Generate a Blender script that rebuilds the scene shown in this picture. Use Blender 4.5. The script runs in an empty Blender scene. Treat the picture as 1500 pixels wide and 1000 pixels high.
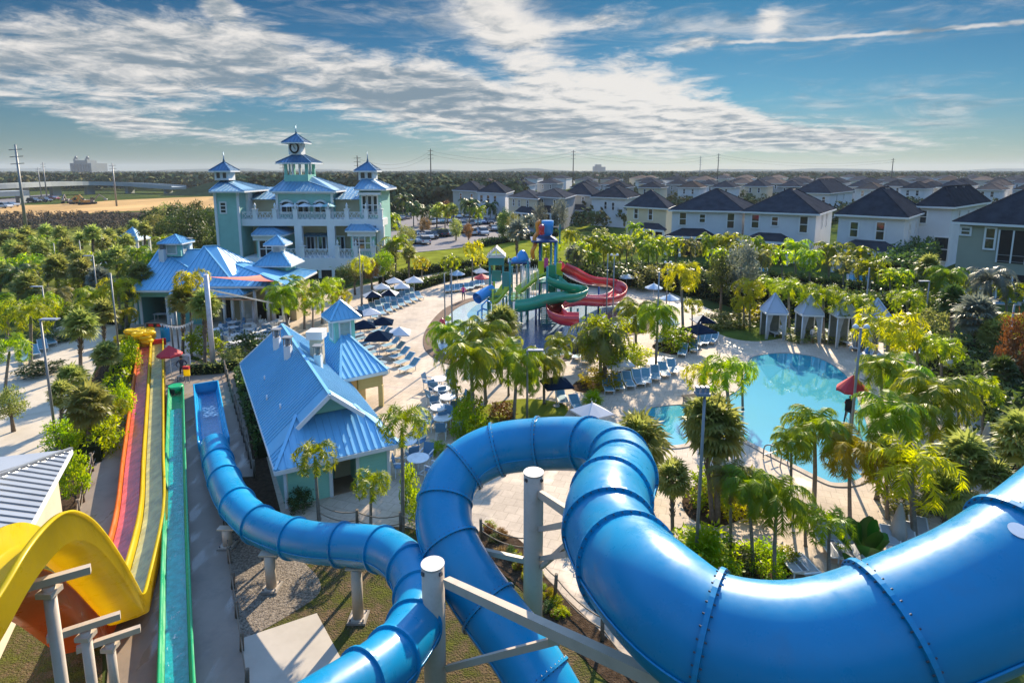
import bpy, bmesh, math, random
from mathutils import Vector as V, Matrix, Quaternion
import numpy as np
random.seed(7); R = math.radians; PI = math.pi
sc = bpy.context.scene; COL = sc.collection
# ---------------------------------------------------------------- camera (1500x1000 photo pixels -> rays)
F, PITCH, HC, HOR = 850.0, R(9), 15.6, 250.0
PY = HOR + F*math.tan(PITCH)
cam = bpy.data.objects.new('camera', bpy.data.cameras.new('camera')); COL.objects.link(cam)
cam.location = (0, 0, HC); cam.rotation_euler = (R(90)-PITCH, 0, 0)
cam.data.sensor_width = 36; cam.data.lens = F/1500*36; cam.data.shift_y = -(500-PY)/1500
cam.data.clip_start = .1; cam.data.clip_end = 20000; sc.camera = cam
FW, UP = V((0, math.cos(PITCH), -math.sin(PITCH))), V((0, math.sin(PITCH), math.cos(PITCH)))
def ray(px, py): return V((1,0,0))*((px-750)/F) + UP*(-(py-PY)/F) + FW
O = V((0,0,HC))
def at(px, py, z=0.0):
    d = ray(px, py); return O + d*((z-HC)/d.z)
def atD(px, py, D): return O + ray(px, py)*D           # D along the view axis
def atY(px, py, Y):
    d = ray(px, py); return O + d*(Y/d.y)
def pix(p):
    q = V(p)-O; D = q.dot(FW); return (750+F*q.x/D, PY-F*q.dot(UP)/D, D)
def ppm(p):                                             # pixels per metre at a point
    return F/(V(p)-O).dot(FW)
def top_z(base, px, py): return atY(px, py, base.y).z   # height of what stands at base and ends at pixel row py
# ---------------------------------------------------------------- materials
MATS = {}
def nt_new(m):
    m.use_nodes = True; nt = m.node_tree; return nt, nt.nodes['Principled BSDF'], nt.nodes['Material Output']
def L(nt, a, b): nt.links.new(a, b)
def mat(name, col, rough=.6, var=.18, scale=3.0, bump=0.0, bscale=None, metal=0.0, spec=.5, stretch=None, dirt=None, rnd=0.0, coat=0.0):
    if name in MATS: return MATS[name]
    m = bpy.data.materials.new(name); nt, b, out = nt_new(m); MATS[name] = m
    tc = nt.nodes.new('ShaderNodeTexCoord'); n = nt.nodes.new('ShaderNodeTexNoise')
    n.inputs['Scale'].default_value = scale; n.inputs['Detail'].default_value = 6; n.inputs['Roughness'].default_value = .6
    src = tc.outputs['Object']
    if stretch:
        mp = nt.nodes.new('ShaderNodeMapping'); mp.inputs['Scale'].default_value = stretch; L(nt, src, mp.inputs['Vector']); src = mp.outputs['Vector']
    L(nt, src, n.inputs['Vector'])
    rp = nt.nodes.new('ShaderNodeValToRGB'); e = rp.color_ramp.elements
    lo = tuple(c*(1-var) for c in col); hi = tuple(min(1, c*(1+var)) for c in col)
    e[0].position, e[1].position = .3, .7; e[0].color = (*lo,1); e[1].color = (*hi,1)
    L(nt, n.outputs['Fac'], rp.inputs['Fac']); c = rp.outputs['Color']
    if dirt:
        n2 = nt.nodes.new('ShaderNodeTexNoise'); n2.inputs['Scale'].default_value = dirt[1]; n2.inputs['Detail'].default_value = 8; n2.inputs['Roughness'].default_value=.7
        L(nt, tc.outputs['Object'], n2.inputs['Vector'])
        mr = nt.nodes.new('ShaderNodeMapRange'); mr.inputs[1].default_value=.52; mr.inputs[2].default_value=.72; mr.inputs[4].default_value=dirt[2]
        L(nt, n2.outputs['Fac'], mr.inputs[0]); mx = nt.nodes.new('ShaderNodeMix'); mx.data_type='RGBA'
        L(nt, mr.outputs[0], mx.inputs[0]); L(nt, c, mx.inputs[6]); mx.inputs[7].default_value=(*dirt[0],1); c = mx.outputs[2]
    if rnd:
        oi = nt.nodes.new('ShaderNodeObjectInfo'); mr = nt.nodes.new('ShaderNodeMapRange'); mr.inputs[3].default_value=1-rnd; mr.inputs[4].default_value=1+rnd
        L(nt, oi.outputs['Random'], mr.inputs[0]); hs = nt.nodes.new('ShaderNodeHueSaturation'); L(nt, mr.outputs[0], hs.inputs['Value']); L(nt, c, hs.inputs['Color']); c = hs.outputs['Color']
    L(nt, c, b.inputs['Base Color']); b.inputs['Roughness'].default_value = rough; b.inputs['Metallic'].default_value = metal
    b.inputs['Specular IOR Level'].default_value = spec; b.inputs['Coat Weight'].default_value = coat
    if bump:
        n3 = nt.nodes.new('ShaderNodeTexNoise'); n3.inputs['Scale'].default_value = bscale or scale*6; n3.inputs['Detail'].default_value = 5
        L(nt, src, n3.inputs['Vector']); bp = nt.nodes.new('ShaderNodeBump'); bp.inputs['Strength'].default_value = bump; bp.inputs['Distance'].default_value=.05
        L(nt, n3.outputs['Fac'], bp.inputs['Height']); L(nt, bp.outputs['Normal'], b.inputs['Normal'])
    return m
def leaf(name, col, col2, trans=.45, rnd=.25, scale=1.2):
    """two-tone foliage that lets the light of the low sun through"""
    if name in MATS: return MATS[name]
    m = bpy.data.materials.new(name); nt, b, out = nt_new(m); MATS[name] = m
    tc = nt.nodes.new('ShaderNodeTexCoord'); n = nt.nodes.new('ShaderNodeTexNoise'); n.inputs['Scale'].default_value = scale; n.inputs['Detail'].default_value = 3
    L(nt, tc.outputs['Object'], n.inputs['Vector'])
    mr = nt.nodes.new('ShaderNodeMapRange'); mr.inputs[1].default_value=.35; mr.inputs[2].default_value=.65; L(nt, n.outputs['Fac'], mr.inputs[0])
    mx = nt.nodes.new('ShaderNodeMix'); mx.data_type='RGBA'; mx.inputs[6].default_value=(*col,1); mx.inputs[7].default_value=(*col2,1); L(nt, mr.outputs[0], mx.inputs[0])
    oi = nt.nodes.new('ShaderNodeObjectInfo'); hs = nt.nodes.new('ShaderNodeHueSaturation')
    m1 = nt.nodes.new('ShaderNodeMapRange'); m1.inputs[3].default_value=1-rnd; m1.inputs[4].default_value=1+rnd; L(nt, oi.outputs['Random'], m1.inputs[0]); L(nt, m1.outputs[0], hs.inputs['Value'])
    m2 = nt.nodes.new('ShaderNodeMath'); m2.operation='MULTIPLY_ADD'; m2.inputs[1].default_value=.05; m2.inputs[2].default_value=.475; L(nt, oi.outputs['Random'], m2.inputs[0]); L(nt, m2.outputs[0], hs.inputs['Hue'])
    hs.inputs['Saturation'].default_value=1.15; L(nt, mx.outputs[2], hs.inputs['Color']); L(nt, hs.outputs['Color'], b.inputs['Base Color']); b.inputs['Roughness'].default_value=.45; b.inputs['Specular IOR Level'].default_value=.35
    t = nt.nodes.new('ShaderNodeBsdfTranslucent'); h2 = nt.nodes.new('ShaderNodeHueSaturation'); h2.inputs['Value'].default_value=2.2; h2.inputs['Hue'].default_value=.49
    L(nt, hs.outputs['Color'], h2.inputs['Color']); L(nt, h2.outputs['Color'], t.inputs['Color'])
    ms = nt.nodes.new('ShaderNodeMixShader'); ms.inputs[0].default_value=trans; L(nt, b.outputs[0], ms.inputs[1]); L(nt, t.outputs[0], ms.inputs[2]); L(nt, ms.outputs[0], out.inputs['Surface'])
    return m
# ---------------------------------------------------------------- mesh builder
class MB:
    def __init__(s): s.v=[]; s.f=[]; s.sm=[]; s.mi=[]; s.cur=0
    def face(s, idx, smooth=False): s.f.append(tuple(idx)); s.sm.append(smooth); s.mi.append(s.cur)
    def quad(s, a, b, c, d, smooth=False):
        n=len(s.v); s.v += [tuple(a),tuple(b),tuple(c),tuple(d)]; s.face((n,n+1,n+2,n+3), smooth)
    def tri(s, a, b, c):
        n=len(s.v); s.v += [tuple(a),tuple(b),tuple(c)]; s.face((n,n+1,n+2))
    def poly(s, pts):
        n=len(s.v); s.v += [tuple(p) for p in pts]; s.face(range(n, n+len(pts)))
    def box(s, c, size, rz=0.0, M=None):
        hx,hy,hz = size[0]/2,size[1]/2,size[2]/2; n=len(s.v)
        m = M if M is not None else Matrix.Rotation(rz,3,'Z')
        for x,y,z in ((-1,-1,-1),(1,-1,-1),(1,1,-1),(-1,1,-1),(-1,-1,1),(1,-1,1),(1,1,1),(-1,1,1)):
            s.v.append(tuple(V(c)+m@V((x*hx,y*hy,z*hz))))
        for q in ((0,3,2,1),(4,5,6,7),(0,1,5,4),(1,2,6,5),(2,3,7,6),(3,0,4,7)): s.face([n+i for i in q])
    def bar(s, a, b, w, h=None):
        a,b=V(a),V(b); d=b-a
        if d.length<1e-6: return
        q=d.to_track_quat('Y','Z').to_matrix(); s.box((a+b)/2,(w,d.length,h or w),M=q)
    def tube(s, pts, r, n=10, caps=True, closed=False):
        pts=[V(p) for p in pts]; k=len(pts); rr = r if isinstance(r,(list,tuple)) else [r]*k
        base=len(s.v); up=V((0,0,1)); t0=(pts[1]-pts[0]).normalized()
        u = t0.cross(up); u = u.normalized() if u.length>1e-3 else V((1,0,0))
        for i,p in enumerate(pts):
            t=(pts[min(i+1,k-1)]-pts[max(i-1,0)]).normalized()
            u=(u-t*u.dot(t)).normalized(); w=t.cross(u)
            for j in range(n):
                a=2*PI*j/n; s.v.append(tuple(p+(u*math.cos(a)+w*math.sin(a))*rr[i]))
        for i in range(k-1):
            for j in range(n):
                a=base+i*n+j; b=base+i*n+(j+1)%n; s.face((a,b,b+n,a+n), True)
        if caps:
            s.face([base+j for j in reversed(range(n))]); s.face([base+(k-1)*n+j for j in range(n)])
    def cyl(s, a, b, r, r2=None, n=12): s.tube([a,b],[r,r2 if r2 is not None else r],n)
    def prism(s, poly, z0, z1):
        n=len(s.v); k=len(poly); s.v += [(p[0],p[1],z0) for p in poly]+[(p[0],p[1],z1) for p in poly]
        ar=sum(poly[i][0]*poly[(i+1)%k][1]-poly[(i+1)%k][0]*poly[i][1] for i in range(k))
        o=range(k) if ar>0 else range(k-1,-1,-1); o=list(o)
        s.face([n+i for i in reversed(o)]); s.face([n+k+i for i in o])
        for i in range(k):
            a,b=o[i],o[(i+1)%k]; s.face((n+a,n+b,n+k+b,n+k+a))
    def lathe(s, prof, c=(0,0,0), n=16, smooth=True):
        base=len(s.v); k=len(prof)
        for r,z in prof:
            for j in range(n):
                a=2*PI*j/n; s.v.append((c[0]+r*math.cos(a),c[1]+r*math.sin(a),c[2]+z))
        for i in range(k-1):
            for j in range(n):
                a=base+i*n+j; b=base+i*n+(j+1)%n; s.face((a,b,b+n,a+n), smooth)
        s.face([base+j for j in reversed(range(n))]); s.face([base+(k-1)*n+j for j in range(n)])
    def sweep(s, prof, path, lat=None, closed=True, smooth=True, cap=True):
        """prof: list of (side, up); path: points; lat: fixed sideways vector or None"""
        base=len(s.v); k=len(prof); m=len(path); path=[V(p) for p in path]
        for i,p in enumerate(path):
            t=(path[min(i+1,m-1)]-path[max(i-1,0)]).normalized()
            x = lat if lat is not None else t.cross(V((0,0,1))).normalized(); u=x.cross(t).normalized()
            for a,b in prof: s.v.append(tuple(p+x*a+u*b))
        rng = range(k) if closed else range(k-1)
        for i in range(m-1):
            for j in rng:
                a=base+i*k+j; b=base+i*k+(j+1)%k; s.face((a,b,b+k,a+k), smooth)
        if cap and closed:
            s.face([base+j for j in reversed(range(k))]); s.face([base+(m-1)*k+j for j in range(k)])
    def build(s, name, m, parent=None, bevel=0.0):
        me=bpy.data.meshes.new(name); me.from_pydata(s.v,[],s.f)
        for x in (m if isinstance(m,(list,tuple)) else [m]): me.materials.append(x)
        me.polygons.foreach_set('use_smooth', s.sm); me.polygons.foreach_set('material_index', s.mi); me.update()
        o=bpy.data.objects.new(name,me); COL.objects.link(o)
        if parent: o.parent=parent
        if bevel:
            b=o.modifiers.new('edge','BEVEL'); b.width=bevel; b.segments=2; b.limit_method='ANGLE'
        return o
def fast_mesh(name, verts, quads, m, tri=False):
    """numpy arrays -> mesh"""
    k = 3 if tri else 4; me=bpy.data.meshes.new(name); nv=len(verts); nf=len(quads)
    me.vertices.add(nv); me.vertices.foreach_set('co', np.asarray(verts,dtype=np.float32).ravel())
    me.loops.add(nf*k); me.loops.foreach_set('vertex_index', np.asarray(quads,dtype=np.int32).ravel())
    me.polygons.add(nf); me.polygons.foreach_set('loop_start', np.arange(0,nf*k,k,dtype=np.int32))
    me.update(calc_edges=True); me.materials.append(m); return me
def new(name, me, parent=None):
    o=bpy.data.objects.new(name,me); COL.objects.link(o)
    if parent: o.parent=parent
    return o
def tag(o, label=None, cat=None, group=None, kind=None):
    if label: o['label']=label
    if cat: o['category']=cat
    if group: o['group']=group
    if kind: o['kind']=kind
    return o
def thing(name, label, cat, loc=(0,0,0), rz=0.0, group=None):
    o=bpy.data.objects.new(name,None); COL.objects.link(o); o.location=loc; o.rotation_euler=(0,0,rz); o.empty_display_size=.2
    return tag(o,label,cat,group)
def kids(o): return [c for c in KID.get(o.name,[])]
KID={}
def note(root):
    """remember a finished prototype's tree for copying"""
    def rec(o):
        ch=[c for c in bpy.data.objects if c.parent==o]; KID[o.name]=ch
        for c in ch: rec(c)
    rec(root); return root
def dup(root, loc=None, rz=None, label=None, group=None, scale=None, swap=None):
    def rec(o, par):
        c=o.copy(); COL.objects.link(c)
        if par: c.parent=par
        if swap and c.type=='MESH' and c.data in swap: c.data=swap[c.data]
        for k in KID.get(o.name,[]): rec(k,c)
        return c
    c=rec(root,None)
    if loc is not None: c.location=loc
    if rz is not None: c.rotation_euler=(0,0,rz)
    if scale is not None: c.scale=(scale,)*3 if isinstance(scale,(int,float)) else scale
    if label: c['label']=label
    if group: c['group']=group
    return c
def struct(name, mb, m, z=None): return tag(mb.build(name,m),kind='structure')
def smooth_path(pts, n=8):
    pts=[V(p) for p in pts]; out=[]
    for i in range(len(pts)-1):
        a=pts[max(i-1,0)]; b=pts[i]; c=pts[i+1]; d=pts[min(i+2,len(pts)-1)]
        for j in range(n):
            t=j/n; out.append(.5*((2*b)+(c-a)*t+(2*a-5*b+4*c-d)*t*t+(3*b-a-3*c+d)*t**3))
    out.append(pts[-1]); return out
def smooth_loop(pts, n=6):
    k=len(pts); out=[]
    for i in range(k):
        a,b,c,d=[V(pts[(i+j-1)%k]) for j in range(4)]
        for j in range(n):
            t=j/n; out.append(.5*((2*b)+(c-a)*t+(2*a-5*b+4*c-d)*t*t+(3*b-a-3*c+d)*t**3))
    return out
def gpoly(pix_pts, z=0.0): return [at(x,y,z) for x,y in pix_pts]
ORD='first second third fourth fifth sixth seventh eighth ninth tenth eleventh twelfth thirteenth fourteenth fifteenth sixteenth seventeenth eighteenth nineteenth twentieth'.split()
ORD=ORD+['twenty-'+x for x in ORD[:9]]+['thirtieth']+['thirty-'+x for x in ORD[:9]]
# ---------------------------------------------------------------- light: sky, clouds, sun
SUN_AZ, SUN_EL = R(19), R(28)
w=bpy.data.worlds.new('World'); sc.world=w; w.use_nodes=True; nt=w.node_tree; nt.nodes.clear()
def N(t,**k):
    n=nt.nodes.new(t)
    for a,b in k.items(): setattr(n,a,b)
    return n
def val(n,i,v):
    if hasattr(v,'is_output') or isinstance(v,bpy.types.NodeSocket): nt.links.new(v,n.inputs[i])
    else: n.inputs[i].default_value=v
def mth(op,a,b=0.0,c=0.0,clamp=False):
    n=N('ShaderNodeMath',operation=op,use_clamp=clamp); val(n,0,a); val(n,1,b); val(n,2,c); return n.outputs[0]
def mixc(f,a,b):
    n=N('ShaderNodeMix',data_type='RGBA'); val(n,0,f); val(n,6,a); val(n,7,b); return n.outputs[2]
def mrange(x,a,b,c=0.0,d=1.0,smooth=True):
    n=N('ShaderNodeMapRange'); n.interpolation_type='SMOOTHSTEP' if smooth else 'LINEAR'; val(n,0,x); val(n,1,a); val(n,2,b); val(n,3,c); val(n,4,d); return n.outputs[0]
sky=N('ShaderNodeTexSky',sky_type='NISHITA'); sky.sun_disc=False; sky.sun_elevation=SUN_EL; sky.sun_rotation=SUN_AZ
sky.air_density=1.0; sky.dust_density=.25; sky.ozone_density=2.5; sky.altitude=50
tc=N('ShaderNodeTexCoord'); sep=N('ShaderNodeSeparateXYZ'); nt.links.new(tc.outputs['Generated'],sep.inputs[0])
X,Y,Z=sep.outputs
az=mth('ARCTAN2',X,Y); el=mth('ARCSINE',Z)
cmb=N('ShaderNodeCombineXYZ'); val(cmb,0,az); val(cmb,1,el); sph=cmb.outputs[0]
den=mth('ADD',mth('MAXIMUM',Z,0.0),.10)
cp=N('ShaderNodeCombineXYZ'); val(cp,0,mth('DIVIDE',X,den)); val(cp,1,mth('DIVIDE',Y,den)); plane=cp.outputs[0]
def noise(vec,scale,detail=8,rough=.6,dist=0.0,stretch=(1,1,1),rot=0.0,loc=(0,0,0)):
    mp=N('ShaderNodeMapping'); mp.inputs['Scale'].default_value=stretch; mp.inputs['Rotation'].default_value=(0,0,rot); mp.inputs['Location'].default_value=loc; nt.links.new(vec,mp.inputs['Vector'])
    n=N('ShaderNodeTexNoise'); n.inputs['Scale'].default_value=scale; n.inputs['Detail'].default_value=detail; n.inputs['Roughness'].default_value=rough; n.inputs['Distortion'].default_value=dist
    nt.links.new(mp.outputs[0],n.inputs['Vector']); return n.outputs['Fac']
def dirpx(px,py):
    d=ray(px,py).normalized(); return math.atan2(d.x,d.y), math.asin(d.z)
def blob(px,py,rx,ry,ang=0.0):
    """soft ellipse on the sky, centred where the photo shows that cloud"""
    a,e=dirpx(px,py); a2,_=dirpx(px+rx,py); _,e2=dirpx(px,py-ry)
    mp=N('ShaderNodeMapping',vector_type='TEXTURE'); mp.inputs['Location'].default_value=(a,e,0); mp.inputs['Rotation'].default_value=(0,0,R(ang)); mp.inputs['Scale'].default_value=(a2-a,e2-e,1)
    nt.links.new(sph,mp.inputs['Vector']); g=N('ShaderNodeTexGradient',gradient_type='SPHERICAL'); nt.links.new(mp.outputs[0],g.inputs[0]); return g.outputs['Fac']
def total(bl):
    s=None
    for amp,g in bl:
        x=mth('MULTIPLY',g,amp); s=x if s is None else mth('ADD',s,x)
    return s
# broken cumulus / altocumulus layer, placed where the photo has it
cum=total([(.46,blob(130,95,330,100,-4)),(.30,blob(300,50,200,70,0)),(.40,blob(560,115,330,75,-6)),(.34,blob(700,165,330,60,-5)),(.62,blob(930,150,210,85,-14)),(.22,blob(1130,190,260,40,-8)),(.2,blob(760,190,240,40,0)),(.34,blob(1060,185,150,40,-10)),(.44,blob(725,30,150,75,-38)),(.26,blob(860,35,170,30,8)),(.30,blob(250,195,330,26,-2)),(.30,blob(860,222,330,26,0)),(.28,blob(1230,208,300,28,-3)),(.46,blob(1130,33,46,34,0)),(.40,blob(322,10,40,26,-20)),(.30,blob(110,165,170,18,-8)),(.30,blob(1015,65,80,18,6)),(-.30,blob(60,190,120,60,0)),(-.30,blob(520,30,150,40,0)),(-.3,blob(1350,110,330,60,0))])
warp=N('ShaderNodeVectorMath',operation='MULTIPLY_ADD'); wn=N('ShaderNodeTexNoise'); wn.inputs['Scale'].default_value=1.3; wn.inputs['Detail'].default_value=3; nt.links.new(plane,wn.inputs['Vector']); nt.links.new(wn.outputs['Color'],warp.inputs[0]); warp.inputs[1].default_value=(.55,.55,0); nt.links.new(plane,warp.inputs[2]); wp=warp.outputs[0]
n1=noise(wp,3.4,9,.68,.1,(1.0,1.05,1),R(20)); n1b=noise(sph,6.0,8,.64,.7,(1,1.7,1),R(-10))
d1=mth('ADD',mth('MULTIPLY',n1,.62),mth('MULTIPLY',n1b,.42))
cd=mrange(mth('ADD',d1,cum),.60,.86)
# thin cirrus streaks
cir=total([(.55,blob(1250,40,420,60,0)),(.5,blob(1240,150,420,50,3)),(.55,blob(600,25,330,55,0)),(.5,blob(1380,180,260,40,6)),(.6,blob(760,40,230,90,-35)),(.55,blob(1000,40,260,45,0)),(.4,blob(150,60,300,90,-5))])
n3=noise(sph,7,8,.66,1.2,(1,5.0,1),R(-7)); cc=mrange(mth('ADD',mth('MULTIPLY',n3,.8),mth('MULTIPLY',cir,.5)),.46,.92,0,.75)
# contrail
ca,ce=dirpx(1280,51); ca2,ce2=dirpx(1062,63); cs=(ce-ce2)/(ca-ca2)
ln=mth('SUBTRACT',mth('SUBTRACT',el,ce),mth('MULTIPLY',mth('SUBTRACT',az,ca),cs)); wob=mth('MULTIPLY',mth('SUBTRACT',noise(sph,60,1),.5),.006)
tr=mth('MULTIPLY',mrange(mth('ABSOLUTE',mth('ADD',ln,wob)),.0005,.0042,1,0),mrange(az,dirpx(1050,60)[0],dirpx(1075,60)[0],0,.75))
# cloud shading: lit rims and tops, blue-grey bellies
n4=noise(wp,3.4,5,.6,.1,(1.0,1.05,1),R(20),(.10,-.16,0)); rel=mth('SUBTRACT',n1,n4)      # density minus density a step towards the sun
thick=mrange(mth('ADD',d1,cum),.72,1.15)
sh=mth('ADD',mth('ADD',mth('MULTIPLY',rel,2.4),.62),mth('MULTIPLY',thick,-.34)); sh=mth('ADD',sh,total([(.75,blob(930,140,250,90,-10)),(.4,blob(760,30,200,80,-30)),(-.08,blob(180,80,360,70,-4)),(-.50,blob(430,128,260,24,-6)),(-.55,blob(830,190,190,20,-4)),(-.3,blob(620,140,150,30,0)),(.6,blob(1130,33,60,40,0))]),0); sh=mrange(sh,.0,1.0)
ccol=mixc(sh,(.25,.33,.40,1),(1.0,.955,.90,1))
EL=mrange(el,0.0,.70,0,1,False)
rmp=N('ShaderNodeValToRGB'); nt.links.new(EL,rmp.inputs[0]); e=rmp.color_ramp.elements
e[0].position=0.0; e[0].color=(.11,.138,.165,1); e[1].position=1.0; e[1].color=(1.75,1.9,1.95,1)  # top stop brightens the unseen sky above the view, added as fill light
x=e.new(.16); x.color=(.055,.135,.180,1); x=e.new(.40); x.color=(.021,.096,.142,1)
SKY_GAIN=1.0
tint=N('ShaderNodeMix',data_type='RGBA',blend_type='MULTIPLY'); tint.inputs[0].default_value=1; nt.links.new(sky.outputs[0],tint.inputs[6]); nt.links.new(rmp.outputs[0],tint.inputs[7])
def scl(c,k):
    n=N('ShaderNodeVectorMath',operation='SCALE'); nt.links.new(c,n.inputs[0]); n.inputs[3].default_value=k; return n.outputs[0]
CL=3.15
hz=mrange(el,-.02,.055,.0,1)                      # clouds thin out in the last degree over the horizon
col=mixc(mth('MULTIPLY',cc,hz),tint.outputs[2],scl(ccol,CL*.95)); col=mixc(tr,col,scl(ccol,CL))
col=mixc(mth('MULTIPLY',mth('MULTIPLY',cd,.93),hz),col,scl(ccol,CL))
bg=N('ShaderNodeBackground'); nt.links.new(col,bg.inputs[0]); bg.inputs[1].default_value=.1
w.cycles.sampling_method='MANUAL'; w.cycles.sample_map_resolution=512
wo=N('ShaderNodeOutputWorld'); nt.links.new(bg.outputs[0],wo.inputs[0])
sun=bpy.data.objects.new('sun',bpy.data.lights.new('sun','SUN')); COL.objects.link(sun); sun.data.energy=3.8; sun.data.angle=R(.55); sun.data.color=(1,.85,.63)
sd=V((math.sin(SUN_AZ)*math.cos(SUN_EL),math.cos(SUN_AZ)*math.cos(SUN_EL),math.sin(SUN_EL)))
sun.rotation_euler=sd.to_track_quat('Z','Y').to_euler(); sun.location=(0,60,80)
vs=sc.view_settings; vs.view_transform='Standard'; vs.look='None'; vs.gamma=1; vs.use_curve_mapping=False; vs.exposure=1.5
# ---------------------------------------------------------------- ground, paving, water
def sheet(name, pts, m, z=0.0, smooth=True, kind='structure', n=6):
    p=gpoly(pts); p=smooth_loop(p,n) if smooth else p
    me=bpy.data.meshes.new(name); bm=bmesh.new(); vs_=[bm.verts.new((q.x,q.y,z)) for q in p]
    f=bm.faces.new(vs_); f.normal_update()
    if f.normal.z<0: f.normal_flip()
    bmesh.ops.triangulate(bm,faces=[f]); bm.to_mesh(me); bm.free(); me.materials.append(m)
    return tag(new(name,me),kind=kind)
def ground_mat():
    m=bpy.data.materials.new('ground_land'); nt,b,out=nt_new(m); b.inputs['Roughness'].default_value=1; b.inputs['Specular IOR Level'].default_value=0.0
    g=nt.nodes.new('ShaderNodeNewGeometry'); n=nt.nodes.new('ShaderNodeTexNoise'); n.inputs['Scale'].default_value=.03; n.inputs['Detail'].default_value=10; n.inputs['Roughness'].default_value=.7
    L(nt,g.outputs['Position'],n.inputs['Vector']); rp=nt.nodes.new('ShaderNodeValToRGB'); e=rp.color_ramp.elements
    e[0].position=.35; e[0].color=(.028,.042,.016,1); e[1].position=.68; e[1].color=(.10,.11,.036,1); x=e.new(.5); x.color=(.055,.075,.022,1)
    L(nt,n.outputs['Fac'],rp.inputs[0]); L(nt,rp.outputs[0],b.inputs['Base Color']); return m
g=MB(); s=9000; g.quad((-s,-200,-.02),(s,-200,-.02),(s,16000,-.02),(-s,16000,-.02)); struct('ground',g,ground_mat())
def paver_mat(name, c1, c2, mortar, sc_=1.6, rot=.35, patch=.3):
    m=bpy.data.materials.new(name); nt,b,out=nt_new(m); b.inputs['Roughness'].default_value=.75; b.inputs['Specular IOR Level'].default_value=.25
    g=nt.nodes.new('ShaderNodeNewGeometry'); mp=nt.nodes.new('ShaderNodeMapping'); mp.inputs['Rotation'].default_value=(0,0,rot); L(nt,g.outputs['Position'],mp.inputs[0])
    br=nt.nodes.new('ShaderNodeTexBrick'); br.inputs['Scale'].default_value=sc_; br.inputs['Mortar Size'].default_value=.018; br.inputs['Brick Width'].default_value=.8; br.inputs['Row Height'].default_value=.8; br.inputs['Bias'].default_value=0
    br.inputs['Color1'].default_value=(*c1,1); br.inputs['Color2'].default_value=(*c2,1); br.inputs['Mortar'].default_value=(*mortar,1); L(nt,mp.outputs[0],br.inputs['Vector'])
    n=nt.nodes.new('ShaderNodeTexNoise'); n.inputs['Scale'].default_value=.22; n.inputs['Detail'].default_value=9; n.inputs['Roughness'].default_value=.65; L(nt,g.outputs['Position'],n.inputs['Vector'])
    mr=nt.nodes.new('ShaderNodeMapRange'); mr.inputs[1].default_value=.3; mr.inputs[2].default_value=.7; mr.inputs[3].default_value=1-patch; mr.inputs[4].default_value=1+patch*.6; L(nt,n.outputs['Fac'],mr.inputs[0])
    n2=nt.nodes.new('ShaderNodeTexNoise'); n2.inputs['Scale'].default_value=6; n2.inputs['Detail'].default_value=6; L(nt,g.outputs['Position'],n2.inputs['Vector'])
    m2=nt.nodes.new('ShaderNodeMapRange'); m2.inputs[1].default_value=.3; m2.inputs[2].default_value=.7; m2.inputs[3].default_value=.92; m2.inputs[4].default_value=1.06; L(nt,n2.outputs['Fac'],m2.inputs[0])
    mu=nt.nodes.new('ShaderNodeMath'); mu.operation='MULTIPLY'; L(nt,mr.outputs[0],mu.inputs[0]); L(nt,m2.outputs[0],mu.inputs[1])
    hs=nt.nodes.new('ShaderNodeHueSaturation'); L(nt,mu.outputs[0],hs.inputs['Value']); L(nt,br.outputs['Color'],hs.inputs['Color']); L(nt,hs.outputs[0],b.inputs['Base Color'])
    return m
M_DECK=paver_mat('deck_pavers',(.52,.42,.325),(.455,.365,.28),(.34,.27,.205),1.35)
M_PATH=mat('path_concrete',(.50,.43,.34),.8,.12,.5,spec=.2,dirt=((.3,.26,.2),.8,.5))
M_PAD=mat('pad_concrete',(.23,.18,.14),.5,.2,.35,spec=.5,dirt=((.12,.095,.08),.55,.75),bump=.05,bscale=9)
def wet(m,scale,lo,hi,dry,wetr,st=(1,1,1)):
    """water lying in patches: gloss follows a noise of its own"""
    nt=m.node_tree; b=nt.nodes['Principled BSDF']; g=nt.nodes.new('ShaderNodeNewGeometry'); mp=nt.nodes.new('ShaderNodeMapping'); mp.inputs['Scale'].default_value=st; L(nt,g.outputs['Position'],mp.inputs[0]); n=nt.nodes.new('ShaderNodeTexNoise'); n.inputs['Scale'].default_value=scale; n.inputs['Detail'].default_value=6; L(nt,mp.outputs[0],n.inputs['Vector'])
    mr=nt.nodes.new('ShaderNodeMapRange'); mr.inputs[1].default_value=lo; mr.inputs[2].default_value=hi; mr.inputs[3].default_value=dry; mr.inputs[4].default_value=wetr; L(nt,n.outputs['Fac'],mr.inputs[0]); L(nt,mr.outputs[0],b.inputs['Roughness'])
wet(M_PAD,.8,.52,.6,.6,.12,(1.4,.45,1)); wet(M_DECK,.28,.58,.66,.8,.3)
M_ASPH=mat('asphalt',(.17,.155,.16),.9,.15,.4,spec=.15)
M_LAWN=mat('lawn_grass',(.17,.19,.026),1,.35,.35,spec=0,bump=.6,bscale=14)
M_LAWN2=mat('meadow_grass',(.12,.135,.03),1,.4,.12,spec=0)
M_DIRT=mat('sandy_dirt',(.47,.30,.135),1,.25,.05,spec=0,dirt=((.22,.13,.06),.045,.8),stretch=(1,.35,1))
M_SCRUB=mat('brown_scrub',(.085,.062,.045),1,.4,.12,spec=0)
M_MULCH=mat('bark_mulch',(.062,.042,.028),1,.45,5,spec=0,bump=1,bscale=22)
M_GRAVEL=mat('river_gravel',(.20,.165,.13),.9,.75,11,spec=.1,bump=1,bscale=20)
M_CONC=mat('concrete_light',(.44,.39,.33),.8,.1,.7,spec=.2,dirt=((.34,.3,.25),.8,.5))
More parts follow.
